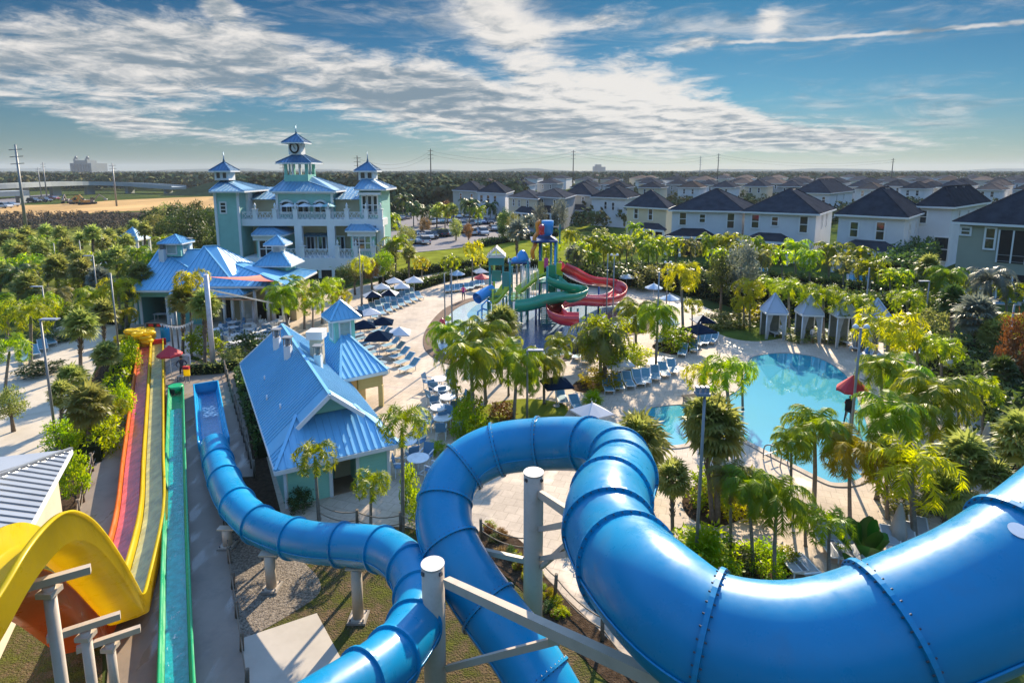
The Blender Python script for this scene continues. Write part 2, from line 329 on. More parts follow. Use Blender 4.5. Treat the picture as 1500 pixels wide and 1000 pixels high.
def patchy_turf():
    m=bpy.data.materials.new('patchy_turf'); nt,b,out=nt_new(m); b.inputs['Roughness'].default_value=1; b.inputs['Specular IOR Level'].default_value=0
    g=nt.nodes.new('ShaderNodeNewGeometry'); n=nt.nodes.new('ShaderNodeTexNoise'); n.inputs['Scale'].default_value=.9; n.inputs['Detail'].default_value=12; n.inputs['Roughness'].default_value=.78
    L(nt,g.outputs['Position'],n.inputs['Vector']); rp=nt.nodes.new('ShaderNodeValToRGB'); e=rp.color_ramp.elements
    e[0].position=.42; e[0].color=(.15,.105,.065,1); e[1].position=.72; e[1].color=(.16,.165,.03,1); x=e.new(.56); x.color=(.085,.09,.025,1); x=e.new(.49); x.color=(.10,.085,.04,1)
    L(nt,n.outputs['Fac'],rp.inputs[0]); L(nt,rp.outputs[0],b.inputs['Base Color'])
    n3=nt.nodes.new('ShaderNodeTexNoise'); n3.inputs['Scale'].default_value=16; n3.inputs['Detail'].default_value=4; L(nt,g.outputs['Position'],n3.inputs['Vector'])
    bp=nt.nodes.new('ShaderNodeBump'); bp.inputs['Strength'].default_value=1; bp.inputs['Distance'].default_value=.12; L(nt,n3.outputs['Fac'],bp.inputs['Height']); L(nt,bp.outputs[0],b.inputs['Normal']); return m
M_TURF=patchy_turf()
# far fields on the left
sheet('dirt_field',[(-60,322),(-60,303),(60,300),(120,297),(200,292),(330,288),(345,300),(330,306),(200,309),(140,312),(80,318)],M_DIRT,.004)
sheet('scrub_field',[(-80,338),(-80,323),(80,319),(145,313),(230,310),(340,306),(360,322),(200,327),(60,333)],M_SCRUB,.008)
sheet('meadow_lawn',[(-80,352),(60,334),(200,328),(350,322),(340,340),(250,365),(180,400),(60,440),(-90,440)],M_LAWN2,.012)
sheet('field_road',[(-60,300),(40,287),(90,283),(86,288),(40,297),(-60,314)],M_ASPH,.016,False)
# lawns beyond the pool, car park
sheet('park_lawn',[(560,400),(575,372),(640,362),(700,352),(790,350),(870,330),(1010,336),(1020,352),(940,372),(870,392),(780,402),(660,408)],M_LAWN,.004)
sheet('car_park_road',[(560,338),(600,318),(700,305),(800,312),(830,322),(800,334),(760,346),(700,358),(640,366),(590,369),(560,360)],M_ASPH,.008)
k=MB(); kp=[at(x,y) for x,y in ((560,361),(590,370),(640,367),(700,359),(760,347),(800,335))]
k.sweep([(-.1,0),(-.1,.14),(.1,.14),(.1,0)],smooth_path(kp,4)); struct('car_park_kerb',k,M_CONC)
ln=MB()
for x0,y0,x1,y1,c in ((588,352,640,341,9),(640,340,720,322,10),(590,341,690,318,10),(690,340,775,326,8)):
    a,b=at(x0,y0),at(x1,y1)
    for i in range(c):
        p=a.lerp(b,i/(c-1)); ln.box((p.x,p.y,.018),(.12,5,.004),rz=-.25)
struct('parking_marking_lines',ln,mat('line_paint',(.75,.75,.72),.8))
# estate street and yards behind the hedge on the right
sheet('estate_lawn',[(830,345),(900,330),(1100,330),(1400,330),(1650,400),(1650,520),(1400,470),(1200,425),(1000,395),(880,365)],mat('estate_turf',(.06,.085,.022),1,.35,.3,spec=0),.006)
# concrete slide run-out pad, gravel, turf and slab in front
pad=[(206,506),(345,545),(359,605),(373,698),(338,700),(326,760),(340,860),(352,935),(362,1010),(366,1080),(150,1080),(160,960),(120,830),(104,790),(152,640),(182,560)]
sheet('slide_pad_floor',pad,M_PAD,.03,False)
sheet('foreground_turf',[(326,760),(420,748),(600,770),(760,860),(940,1010),(1000,1120),(360,1120),(345,900)],M_TURF,.004,False)
sheet('gravel_bed',[(330,785),(395,792),(452,830),(470,862),(440,890),(352,934),(342,880)],M_GRAVEL,.012)
sheet('concrete_slab_floor',[(351,936),(464,898),(500,965),(512,1030),(365,1060)],M_CONC,.02,False)
sheet('mulch_ground',[(345,545),(372,560),(412,760),(326,765),(338,700),(374,698),(359,605)],M_MULCH,.010,False)
sheet('left_mulch_ground',[(215,500),(180,560),(152,640),(104,790),(60,760),(70,640),(130,560),(170,500),(200,488)],M_MULCH,.008,False)
sheet('left_turf_ground',[(104,790),(150,930),(150,1090),(-90,1090),(-60,900),(60,760)],M_TURF,.006,False)
# left promenade
sheet('promenade_path',[(-60,640),(-60,520),(40,498),(110,470),(160,470),(172,488),(150,520),(120,580),(85,640),(60,690),(-60,720)],M_PATH,.012)
# pool deck
deck=[(190,480),(196,455),(330,448),(430,432),(510,424),(570,408),(640,396),(700,388),(800,392),(900,404),(985,430),(1080,470),(1130,488),(1230,492),(1310,505),(1380,560),(1440,620),(1490,700),(1560,800),(1560,900),(1300,920),(1000,1010),(950,1010),(890,955),(820,880),(775,838),(700,790),(590,772),(415,764),(372,600),(345,545),(280,520),(206,506)]
sheet('pool_deck_floor',deck,M_DECK,.016,False)
# ---- water
def water_mat(name,tint,rough=.015,bump=.12,scale=1.3):
    m=bpy.data.materials.new(name); nt,b,out=nt_new(m); nt.nodes.remove(b)
    t=nt.nodes.new('ShaderNodeBsdfTransparent'); t.inputs[0].default_value=(*tint,1); gl=nt.nodes.new('ShaderNodeBsdfGlossy'); gl.inputs['Roughness'].default_value=rough
    fr=nt.nodes.new('ShaderNodeLayerWeight'); fr.inputs[0].default_value=.5; pw=nt.nodes.new('ShaderNodeMath'); pw.operation='POWER'; pw.inputs[1].default_value=3.0; L(nt,fr.outputs['Facing'],pw.inputs[0]); ma=nt.nodes.new('ShaderNodeMath'); ma.operation='MULTIPLY_ADD'; ma.inputs[1].default_value=.9; ma.inputs[2].default_value=.045; L(nt,pw.outputs[0],ma.inputs[0]); mx=nt.nodes.new('ShaderNodeMixShader')
    g=nt.nodes.new('ShaderNodeNewGeometry'); n=nt.nodes.new('ShaderNodeTexNoise'); n.inputs['Scale'].default_value=scale; n.inputs['Detail'].default_value=4; L(nt,g.outputs['Position'],n.inputs['Vector'])
    bp=nt.nodes.new('ShaderNodeBump'); bp.inputs['Strength'].default_value=bump; bp.inputs['Distance'].default_value=.05; L(nt,n.outputs['Fac'],bp.inputs['Height']); L(nt,bp.outputs[0],gl.inputs['Normal']); L(nt,bp.outputs[0],fr.inputs['Normal'])
    L(nt,ma.outputs[0],mx.inputs[0]); L(nt,t.outputs[0],mx.inputs[1]); L(nt,gl.outputs[0],mx.inputs[2]); L(nt,mx.outputs[0],out.inputs['Surface']); return m
M_WATER=water_mat('pool_water',(.80,.95,.97),.01,.035,.9)
M_POOLF=mat('pool_plaster',(.20,.60,.70),.7,.05,.4,spec=.2)
M_COPE=mat('coping_stone',(.42,.34,.27),.8,.25,1.2,spec=.2)
pool=[(942,600),(972,592),(1028,588),(1062,578),(1080,562),(1086,535),(1100,521),(1145,516),(1200,523),(1240,545),(1258,572),(1278,620),(1290,665),(1282,695),(1258,711),(1222,713),(1195,703),(1165,688),(1125,668),(1085,648),(1040,640),(1008,655),(972,655),(950,632)]
pl=smooth_loop(gpoly(pool),6)
def poolset(base,loop,m_floor,m_water,cope,zf=.02,zw=.03,wide=.35,hgt=.07):
    me=bpy.data.meshes.new(base+'_floor'); bm=bmesh.new(); f=bm.faces.new([bm.verts.new((q.x,q.y,zf)) for q in loop]); f.normal_update()
    if f.normal.z<0: f.normal_flip()
    bmesh.ops.triangulate(bm,faces=[f]); bm.to_mesh(me); bm.free(); me.materials.append(m_floor); tag(new(base+'_floor',me),kind='structure')
    me2=me.copy(); me2.name=base+'_water'; me2.materials.clear(); me2.materials.append(m_water); o=new(base+'_water',me2); o.location.z=zw-zf; tag(o,kind='structure')
    c=MB(); c.sweep([(-.02,-.01),(-.02,hgt),(wide,hgt),(wide,-.01)],[V((p.x,p.y,.0)) for p in loop]+[V((loop[0].x,loop[0].y,0)),],smooth=False)
    tag(c.build(base+'_coping_edge',cope),kind='structure')
def poolfloor():
    """plaster that is deeper blue towards the far, deep end of the basin"""
    m=bpy.data.materials.new('pool_plaster_graded'); nt,b,out=nt_new(m); b.inputs['Roughness'].default_value=.8; b.inputs['Specular IOR Level'].default_value=.1
    g=nt.nodes.new('ShaderNodeNewGeometry'); n=nt.nodes.new('ShaderNodeTexNoise'); n.inputs['Scale'].default_value=.25; n.inputs['Detail'].default_value=3; L(nt,g.outputs['Position'],n.inputs['Vector'])
    mx=nt.nodes.new('ShaderNodeMix'); mx.data_type='RGBA'; mx.inputs[6].default_value=(.02,.33,.41,1); mx.inputs[7].default_value=(.03,.37,.45,1); L(nt,n.outputs['Fac'],mx.inputs[0]); L(nt,mx.outputs[2],b.inputs['Base Color']); return m
poolset('main_pool',pl,poolfloor(),M_WATER,M_COPE,.020,.034)
st=MB(); sp=[at(x,y) for x,y in ((1284,648),(1268,665),(1285,680),(1262,688),(1283,697))]
for a,b in zip(sp[:-1:2],sp[1::2]): st.box(((a.x+b.x)/2,(a.y+b.y)/2,.026),((a-b).length+1.2,.9,.004),rz=.6)
struct('pool_step_floor',st,mat('pool_step_tile',(.03,.20,.42),.6))
kid=[(706,438),(672,450),(652,468),(640,492),(648,516),(690,532),(760,532),(820,522),(852,508),(858,494),(925,484),(940,470),(925,452),(850,440),(770,432)]
kl=smooth_loop(gpoly(kid),6); poolset('splash_pool',kl,mat('splash_pad_plaster',(.60,.62,.62),.7,.1,.5),water_mat('splash_water',(.88,.95,.97),.05,.5,5),mat('coping_brick',(.15,.10,.073),.85,.25,1,spec=.1),.022,.040,1.25)
sheet('splash_pool_deep_floor',[(720,445),(770,436),(850,444),(905,455),(890,480),(850,490),(842,503),(760,520),(720,500),(735,470)],mat('splash_blue_plaster',(.012,.07,.20),.6,.2,.6),.027)
sheet('splash_pool_rim_floor',[(684,462),(700,446),(722,446),(720,458),(700,470)],mat('splash_cyan_plaster',(.07,.36,.55),.6,.2,.6),.030)
# ---------------------------------------------------------------- the slides
def gel(name,col,rough=.29,var=.13,trans=0.0):
    """sun-faded gel coat: soft patches, fine dirt, uneven gloss, a little colour change from section to section"""
    m=mat(name,col,rough,var,.7,spec=.38,coat=.12,dirt=(tuple(min(1,c*.72+.03) for c in col),1.4,.65),rnd=.13); nt=m.node_tree; b=nt.nodes['Principled BSDF']; out=nt.nodes['Material Output']
    tc=nt.nodes.new('ShaderNodeTexCoord'); n=nt.nodes.new('ShaderNodeTexNoise'); n.inputs['Scale'].default_value=1.3; n.inputs['Detail'].default_value=9; n.inputs['Roughness'].default_value=.7; L(nt,tc.outputs['Object'],n.inputs['Vector'])
    mr=nt.nodes.new('ShaderNodeMapRange'); mr.inputs[1].default_value=.35; mr.inputs[2].default_value=.7; mr.inputs[3].default_value=rough*.75; mr.inputs[4].default_value=rough*1.7; L(nt,n.outputs['Fac'],mr.inputs[0]); L(nt,mr.outputs[0],b.inputs['Roughness'])
    if trans:
        src=b.inputs['Base Color'].links[0].from_socket; t=nt.nodes.new('ShaderNodeBsdfTranslucent'); L(nt,src,t.inputs[0]); ms=nt.nodes.new('ShaderNodeMixShader'); ms.inputs[0].default_value=trans; L(nt,b.outputs[0],ms.inputs[1]); L(nt,t.outputs[0],ms.inputs[2]); L(nt,ms.outputs[0],out.inputs['Surface'])
    return m
M_BLUE=gel('slide_blue',(.001,.225,.44)); M_BLUEIN=gel('slide_blue_light',(.006,.29,.54),.2); M_YEL=gel('slide_yellow',(.90,.70,.012),trans=.55); M_ORG=gel('slide_orange',(.80,.20,.02),trans=.42); M_RED=gel('slide_red',(.62,.016,.022)); M_GRN=gel('slide_green',(.006,.30,.115)); M_DGRN=gel('slide_dark_green',(.004,.17,.085))
M_POST=mat('post_paint',(.47,.395,.32),.5,.06,.8,spec=.4,dirt=((.3,.25,.2),1.5,.5)); M_STEEL=mat('galvanised_steel',(.23,.235,.24),.5,.1,2,metal=.3); M_BOLT=mat('bolt_dark',(.05,.06,.08),.4)
M_LWATER=water_mat('flume_water',(.80,.92,.95),.04,.9,7)
def foam_mat(name='foam',col=(.85,.9,.92),lo=.55,hi=.72,scale=3.2,st=(1,1,1)):
    m=bpy.data.materials.new(name); nt,b,out=nt_new(m); b.inputs['Base Color'].default_value=(*col,1); b.inputs['Roughness'].default_value=.6
    g=nt.nodes.new('ShaderNodeNewGeometry'); mp=nt.nodes.new('ShaderNodeMapping'); mp.inputs['Scale'].default_value=st; L(nt,g.outputs['Position'],mp.inputs[0])
    n=nt.nodes.new('ShaderNodeTexNoise'); n.inputs['Scale'].default_value=scale; n.inputs['Detail'].default_value=7; n.inputs['Roughness'].default_value=.7; n.inputs['Distortion'].default_value=.8; L(nt,mp.outputs[0],n.inputs['Vector'])
    mr=nt.nodes.new('ShaderNodeMapRange'); mr.inputs[1].default_value=lo; mr.inputs[2].default_value=hi; mr.inputs[4].default_value=.85; L(nt,n.outputs['Fac'],mr.inputs[0])
    t=nt.nodes.new('ShaderNodeBsdfTransparent'); mx=nt.nodes.new('ShaderNodeMixShader'); L(nt,mr.outputs[0],mx.inputs[0]); L(nt,t.outputs[0],mx.inputs[1]); L(nt,b.outputs[0],mx.inputs[2]); L(nt,mx.outputs[0],out.inputs['Surface']); return m
M_FOAM=foam_mat()
def frame_at(path,i):
    t=(path[min(i+1,len(path)-1)]-path[max(i-1,0)]).normalized(); x=t.cross(V((0,0,1))).normalized(); return t,x,x.cross(t).normalized()
def tube_slide(root,path,rad,cuts,n=30,bolts=True,mats=None):
    """closed tube in sections; a two-piece bolted flange at each cut"""
    idx=[0]+list(cuts)+[len(path)-1]
    for a,b in zip(idx[:-1],idx[1:]):
        if b<=a: continue
        m=MB(); m.tube(path[a:b+1],rad,n,caps=False)
        for sgn in (-1,1):                       # the seam where the upper and lower halves of the tube meet
            pp=[]
            for i in range(a,b+1):
                t,x,u=frame_at(path,i); pp.append(path[i]+x*sgn*(rad+.012)-u*.12*rad)
            m.tube(pp,.022,5)
        m.build('tube_section',mats or M_BLUE,root)
    for c in cuts:
        t,x,u=frame_at(path,c); p=path[c]; m=MB()
        prof=[]
        for k in range(37):
            a=2*PI*k/36; d=x*math.cos(a)+u*math.sin(a); prof.append(d)
        for k in range(36):
            for (r0,s0,r1,s1) in ((rad-.01,-.04,rad+.07,-.035),(rad+.07,-.035,rad+.07,.035),(rad+.07,.035,rad-.01,.04)):
                d0,d1=prof[k],prof[k+1]
                m.quad(p+d0*r0+t*s0,p+d1*r0+t*s0,p+d1*r1+t*s1,p+d0*r1+t*s1,False)
        if bolts:
            m.cur=1
            for k in range(36):
                a=2*PI*(k+.5)/36; d=x*math.cos(a)+u*math.sin(a); q=p+d*(rad+.04); m.cyl(q-t*.07,q+t*.07,.013,n=6)
        m.build('joint_flange',[mats or M_BLUE,M_BOLT],root)
def post(root,base,top,r,name='support_post',cap=True):
    m=MB(); m.cyl(base,top,r,n=24)
    o=m.build(name,M_POST,root); bp0=MB(); bx,by=V(base).x,V(base).y; bp0.box((bx,by,.05),(r*3.4,r*3.4,.08)); fo0=bp0.build('concrete_footing',mat('footing_concrete',(.24,.21,.18),.9,.15,2),o); bp1=MB(); bp1.box((bx,by,.095),(r*2.8,r*2.8,.03)); bp1.cur=1
    for sx in (-1,1):
        for sy in (-1,1): bp1.cyl((bx+sx*r*1.2,by+sy*r*1.2,.11),(bx+sx*r*1.2,by+sy*r*1.2,.17),.03,n=6)
    bp1.build('base_plate',[M_POST,M_BOLT],o)
    if cap:
        c=MB(); c.cyl(V(top)+V((0,0,.002)),V(top)+V((0,0,.03)),r*1.04,n=24); c.build('post_cap',mat('post_cap_paint',(.62,.57,.50),.5,.05),o)
        for a in (-2.4,-.75): b=MB(); b.box(V(top)+V((math.cos(a)*r,math.sin(a)*r,-.12)),(.09,.09,.09),rz=a); b.build('lifting_slot',M_BOLT,o)
    return o
def arm(root,a,b,w=.16,h=.2):
    m=MB(); m.bar(a,b,w,h); return m.build('support_arm',M_POST,root)
# big blue tube: comes in from the right beside the viewer, turns away, loops and drops under the frame
TD=1.75
BP=[(1960,470,10.4),(1760,580,9.2),(1620,730,8.4),(1500,830,8.0),(1390,890,7.9),(1210,952,7.9),(1055,938,8.25),(962,872,9.0),(905,805,10.7),(889,752,12.0),(903,712,14.0),(913,684,16.2),(893,661,18.0),(850,650,19.3),(790,650,19.9),(728,658,20.1),(680,683,19.9),(654,723,19.3),(652,772,18.5),(674,826,17.7),(716,890,16.8),(768,960,16.0),(812,1035,15.3),(850,1120,14.6)]
bp=smooth_path([atD(*p) for p in BP],8)
t=thing('tube_slide','big blue closed tube slide that loops around a tan post nearest the viewer','water slide',(0,0,0))
tube_slide(t,bp,TD/2,[8,23,36,49,61,68,76,84,92,102,112,120,128,138,148,160,172])
lb=MB(); q=atD(1497,705,7.2); nrm=(O-q).normalized(); qx=nrm.cross(V((0,0,1))).normalized(); qy=qx.cross(nrm)
# round white sticker on the tube
i0=min(range(len(bp)),key=lambda i:(bp[i]-q).length); _t,_x,_u=frame_at(bp,i0); side=(q-bp[i0]); side-=_t*side.dot(_t); side.normalize(); cc=bp[i0]+side*(TD/2+.01)+_t*((q-bp[i0]).dot(_t)); sy=_t.cross(side).normalized()
lb.poly([cc+_t*.10*math.cos(a*PI/10)+sy*.13*math.sin(a*PI/10) for a in range(20)]); lb.build('sticker',mat('sticker_white',(.75,.75,.75),.4),t)
p1=at(780,975); p1.z=0; z1=top_z(p1,780,692); post(t,p1,(p1.x,p1.y,z1),.30)
p2=at(640,1085); z2=top_z(p2,640,826); post(t,p2,(p2.x,p2.y,z2),.30)
arm(t,atY(790,722,p1.y-.1),atD(835,752,12.6)); arm(t,atY(790,775,p1.y-.1),atD(830,768,13.0),.12,.14); arm(t,atY(793,830,p1.y-.1),atD(838,790,13.0),.11,.12); arm(t,atY(792,818,p1.y),atD(832,811,13.2),.11,.13); arm(t,atY(768,820,p1.y),atD(705,806,18.0),.13,.16)
arm(t,atY(655,852,p2.y-.2),atD(985,1005,8.9),.2,.22); arm(t,atY(655,978,p2.y-.2),atD(812,938,12.4),.13,.15)
g=MB(); g.box(atD(811,935,12.3),(.25,.12,.22)); g.build('gusset_plate',M_POST,t)
# the tube's lower end: a smaller looking run-out with an open flume on the pad
t2=thing('tube_slide','long blue tube slide on short posts ending in an open flume on the pad','water slide',(0,0,0))
EP=[(302,567,.50),(305,590,.50),(308,612,.50),(311,635,.52),(316,662,.70),(325,692,.95),(340,727,1.25),(368,760,1.55),(405,780,1.85),(460,794,2.2),(520,798,2.6),(565,806,2.95),(600,832,3.25),(614,872,3.5),(606,918,3.75),(575,963,4.0),(530,1000,4.25),(470,1040,4.5),(405,1085,4.7),(340,1150,4.9)]
ep=smooth_path([at(*p) for p in EP],6); rr=.70
nopen=22
tube_slide(t2,ep[nopen:],rr,[5,10,16,22,29,36,43,50,56,62,68,74],26,bolts=False)
op=ep[:nopen+1]; f=MB(); prof=[(rr*1.0,.34),(rr*.97,.0),(rr*.8,-.34),(rr*.5,-.44),(0,-.46),(-rr*.5,-.44),(-rr*.8,-.34),(-rr*.97,0),(-rr,.34),(-rr*1.14,.34),(-rr*1.1,-.1),(-rr*.85,-.48),(0,-.5),(rr*.85,-.48),(rr*1.1,-.1),(rr*1.14,.34)]
f.sweep(prof,op); f.build('open_flume',M_BLUEIN,t2)
e_=MB(); tt,xx,uu=frame_at(op,0); e_.box(op[0]-tt*.06-uu*.08,(2*rr*1.14,.12,.86),M=Matrix((xx,tt,uu)).transposed()); e_.build('end_wall',M_BLUE,t2)
wv=MB(); wv.sweep([(-rr*.78,-.27),(rr*.78,-.27),(rr*.7,-.40),(-rr*.7,-.40)],op,smooth=False); wv.build('water_surface',water_mat('flume_blue_water',(.7,.9,.97),.05,1,6),t2)
fo=MB(); fo.sweep([(-rr*.7,-.25),(rr*.5,-.25),(rr*.5,-.255),(-rr*.7,-.255)],[op[i] for i in range(6,11)],smooth=False); fo.build('foam',foam_mat('foam_white',lo=.48,hi=.62,scale=4),t2)
for px,py,topy,yy in ((398,862,812,0),(525,906,832,0),(334,800,775,0),(590,1010,945,0)):
    b=at(px,py); post(t2,b,(b.x,b.y,max(.8,top_z(b,px,topy))),.19,cap=False)
    sd_=MB(); zt=max(.8,top_z(b,px,topy)); sd_.box((b.x,b.y,zt+.04),(.7,.3,.06)); sd_.build('saddle_plate',M_POST,t2)
# ---------------------------------------------------------------- two lane racer: orange and yellow
A=at(222,512); B=at(197,890,.4); d_=(B-A); d_.z=0; d_.normalize(); nn=V((d_.y,-d_.x,0)); LAT=V((-d_.y,d_.x,0))
def onplane(px,py):
    r=ray(px,py); return O+r*(nn.dot(A-O)/nn.dot(r))
def run(off,z): return [V((A.x,A.y,z)).lerp(V((B.x,B.y,z)),k/6)+LAT*off for k in range(7)]
# screen right is the lane's own side: LAT points that way if positive x
if LAT.x<0: LAT=-LAT
t3=thing('racer_slide','two lane mat racing slide, orange lane beside yellow lane, over a high hump','water slide',(0,0,0))
LW=.40
def lane(path,mo,mi,lh,name):
    w=LW; m=MB(); pr=[(-w,lh),(-w*.94,.0),(-w*.8,-.06),(w*.8,-.06),(w*.94,0),(w,lh),(w+.11,lh),(w+.11,lh-.05),(w+.035,lh-.05),(w+.16,-.20),(w-.1,-.24),(-w+.1,-.24),(-w-.16,-.20),(-w-.035,lh-.05),(-w-.11,lh-.05),(-w-.11,lh)]
    m.sweep(pr,path,lat=LAT if (path[1]-path[0]).cross(V((0,0,1))).dot(LAT)>0 else -LAT)
    o=m.build(name,mo,t3)
    k=40; wv=MB(); wv.sweep([(-w*.9,.02),(w*.9,.02),(w*.85,-.03),(-w*.85,-.03)],path[:k],lat=LAT,smooth=False); wv.build('water_surface',mi,o)
    fo=MB(); fo.sweep([(-w*.6,.03),(w*.6,.03),(w*.6,.026),(-w*.6,.026)],path[2:24],lat=LAT,smooth=False); fo.build('foam',M_FOAM,o); return path,o
yp=run(.47,.42)[:6]+[atY(*q) for q in ((198,876,18.9),(186,897,17.5),(174,884,16.4),(156,858,15.2),(131,826,14.0),(106,801,13.0),(82,789,12.1),(58,789,11.3),(30,808,10.5),(-8,852,9.6),(-58,930,8.6),(-108,1000,7.6))]
yp[6].z=.45; op_=run(-.47,.42)[:6]+[q-LAT*.92-V((0,0,min(1.0,max(0,(q.z-.45)*.5)))) for q in yp[6:]]
lane(smooth_path(yp,6),M_YEL,mat('lane_teal_water',(.34,.31,.10),.14,.35,3,bump=.5,bscale=7,spec=.8,stretch=(1,.4,1)),.44,'yellow_lane')
lane(smooth_path(op_,6),M_ORG,mat('lane_purple_water',(.50,.075,.06),.12,.4,3,bump=.5,bscale=7,spec=.8,stretch=(1,.4,1)),.36,'orange_lane')
ew=MB(); ew.box(V((A.x,A.y,.55))-d_*.08,(2.3,.1,.6),rz=math.atan2(LAT.y,LAT.x)); ew.build('end_wall',M_RED,t3)
for px,py,Y in ((70,850,11.2),(124,917,13.0),(160,935,14.6)):
    q=atY(px,py,Y); m=MB(); m.bar(q-LAT*.75,q+LAT*.75,.15,.17); m.build('cross_beam',M_POST,t3)
    b=V((q.x,q.y,0)); post(t3,b,V((b.x,b.y,q.z-.12)),.12,cap=False)
    m=MB(); m.box(q+V((0,0,-.26)),(.34,.34,.12)); m.build('post_bracket',M_POST,t3)
# green speed slide run-out
t4=thing('speed_slide','narrow green open flume of a speed slide laid straight along the pad','water slide',(0,0,0))
gp=[at(258,571,.28),at(257.5,640,.28),at(257.5,760,.28),at(258,880,.30),at(259,1000,.42),at(262,1110,1.2),at(265,1180,2.6)]; gp=smooth_path(gp,6); w=.40
m=MB(); m.sweep([(-w,.30),(-w*.92,-.1),(-w*.6,-.2),(w*.6,-.2),(w*.92,-.1),(w,.30),(w+.10,.30),(w+.10,.25),(w+.03,.25),(w*.7,-.25),(-w*.7,-.25),(-w-.03,.25),(-w-.10,.25),(-w-.10,.30)],gp); m.build('flume',M_GRN,t4)
wv=MB(); wv.sweep([(-w*.8,-.07),(w*.8,-.07),(w*.6,-.18),(-w*.6,-.18)],gp[3:],smooth=False); wv.build('water_surface',mat('green_flume_water',(.006,.25,.24),.08,.35,4,bump=.5,bscale=7,spec=.8),t4)
fo=MB(); fo.sweep([(-w*.7,-.055),(w*.7,-.055),(w*.7,-.06),(-w*.7,-.06)],gp[3:32],smooth=False); fo.build('foam',foam_mat('foam_thin',lo=.62,hi=.74,scale=5,st=(1,.5,1)),t4)
e_=MB(); tt,xx,uu=frame_at(gp,0); e_.cyl(gp[0]-V((0,0,.1)),gp[0]+V((0,0,.35)),.47,n=16); e_.build('end_scoop',M_GRN,t4)
e2=MB(); e2.box(gp[0]+V((0,-.5,.05)),(.34,.06,.34)); e2.build('drain_opening',mat('dark_opening',(.02,.02,.02),.8),t4)
# ---------------------------------------------------------------- buildings
def siding(name,col,step=.18,amt=.5):
    m=mat(name,col,.6,.07,.6,spec=.3,dirt=(tuple(c*.8 for c in col),.5,.5)); nt=m.node_tree; b=nt.nodes['Principled BSDF']
    g=nt.nodes.new('ShaderNodeNewGeometry'); s_=nt.nodes.new('ShaderNodeSeparateXYZ'); L(nt,g.outputs['Position'],s_.inputs[0])
    d=nt.nodes.new('ShaderNodeMath'); d.operation='DIVIDE'; d.inputs[1].default_value=step; L(nt,s_.outputs[2],d.inputs[0]); fr=nt.nodes.new('ShaderNodeMath'); fr.operation='FRACT'; L(nt,d.outputs[0],fr.inputs[0])
    bp=nt.nodes.new('ShaderNodeBump'); bp.inputs['Strength'].default_value=amt; bp.inputs['Distance'].default_value=.04; L(nt,fr.outputs[0],bp.inputs['Height']); L(nt,bp.outputs[0],b.inputs['Normal']); return m
M_TEAL=siding('teal_siding',(.13,.37,.33)); M_MINT=siding('mint_siding',(.26,.57,.46)); M_CREAM=mat('cream_stucco',(.50,.42,.27),.75,.08,.5,spec=.2,dirt=((.4,.33,.22),.4,.5)); M_YELW=siding('yellow_siding',(.55,.44,.20))
M_WHITE=mat('white_paint',(.70,.71,.72),.5,.05,.7,spec=.4,dirt=((.55,.55,.54),.7,.5)); M_ROOFB=mat('blue_metal_roof',(.15,.42,.63),.42,.09,.25,metal=.0,spec=.6,dirt=((.15,.36,.55),.35,.6)); M_ROOFG=mat('grey_metal_roof',(.36,.37,.38),.3,.08,.3,metal=.5,spec=.6,dirt=((.26,.26,.27),.5,.5)); M_RDARK=mat('dark_blue_roof',(.06,.17,.30),.35,.1,.3,metal=.3)
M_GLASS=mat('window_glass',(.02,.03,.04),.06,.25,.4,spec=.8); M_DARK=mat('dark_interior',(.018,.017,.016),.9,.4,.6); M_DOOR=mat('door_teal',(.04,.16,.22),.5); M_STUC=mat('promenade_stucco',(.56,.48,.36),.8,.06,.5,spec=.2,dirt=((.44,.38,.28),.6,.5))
def seam_plane(mb,poly,sp=.4,th=.07,rib=.05,rh=.055):
    p=[V(q) for q in poly]; n=V((0,0,0))
    for i in range(len(p)): n+= (p[i]-p[0]).cross(p[(i+1)%len(p)]-p[0])
    n.normalize(); n = n if n.z>0 else -n
    a=V((0,0,1)).cross(n)
    if a.length<1e-4: a=V((1,0,0))
    a.normalize(); s=n.cross(a)
    if (p[1]-p[0]).cross(p[2]-p[0]).dot(n)<0: p=p[::-1]
    k=len(p); b=len(mb.v); mb.v += [tuple(q) for q in p]+[tuple(q-n*th) for q in p]
    mb.face(range(b,b+k)); mb.face([b+k+i for i in reversed(range(k))])
    for i in range(k): j=(i+1)%k; mb.face((b+j,b+i,b+k+i,b+k+j))
    if not sp: return
    ca=[q.dot(a) for q in p]; lo,hi=min(ca),max(ca); x=lo+sp*.5
    while x<hi:
        cs=[]
        for i in range(k):
            j=(i+1)%k; u,v=ca[i],ca[j]
            if (u-x)*(v-x)<0: cs.append(p[i].lerp(p[j],(x-u)/(v-u)))
        if len(cs)==2: mb.bar(cs[0]+n*rh*.5,cs[1]+n*rh*.5,rib,rh)
        x+=sp
def ridge_cap(mb,a,b,w=.16): mb.bar(V(a)+V((0,0,.05)),V(b)+V((0,0,.05)),w,.08)
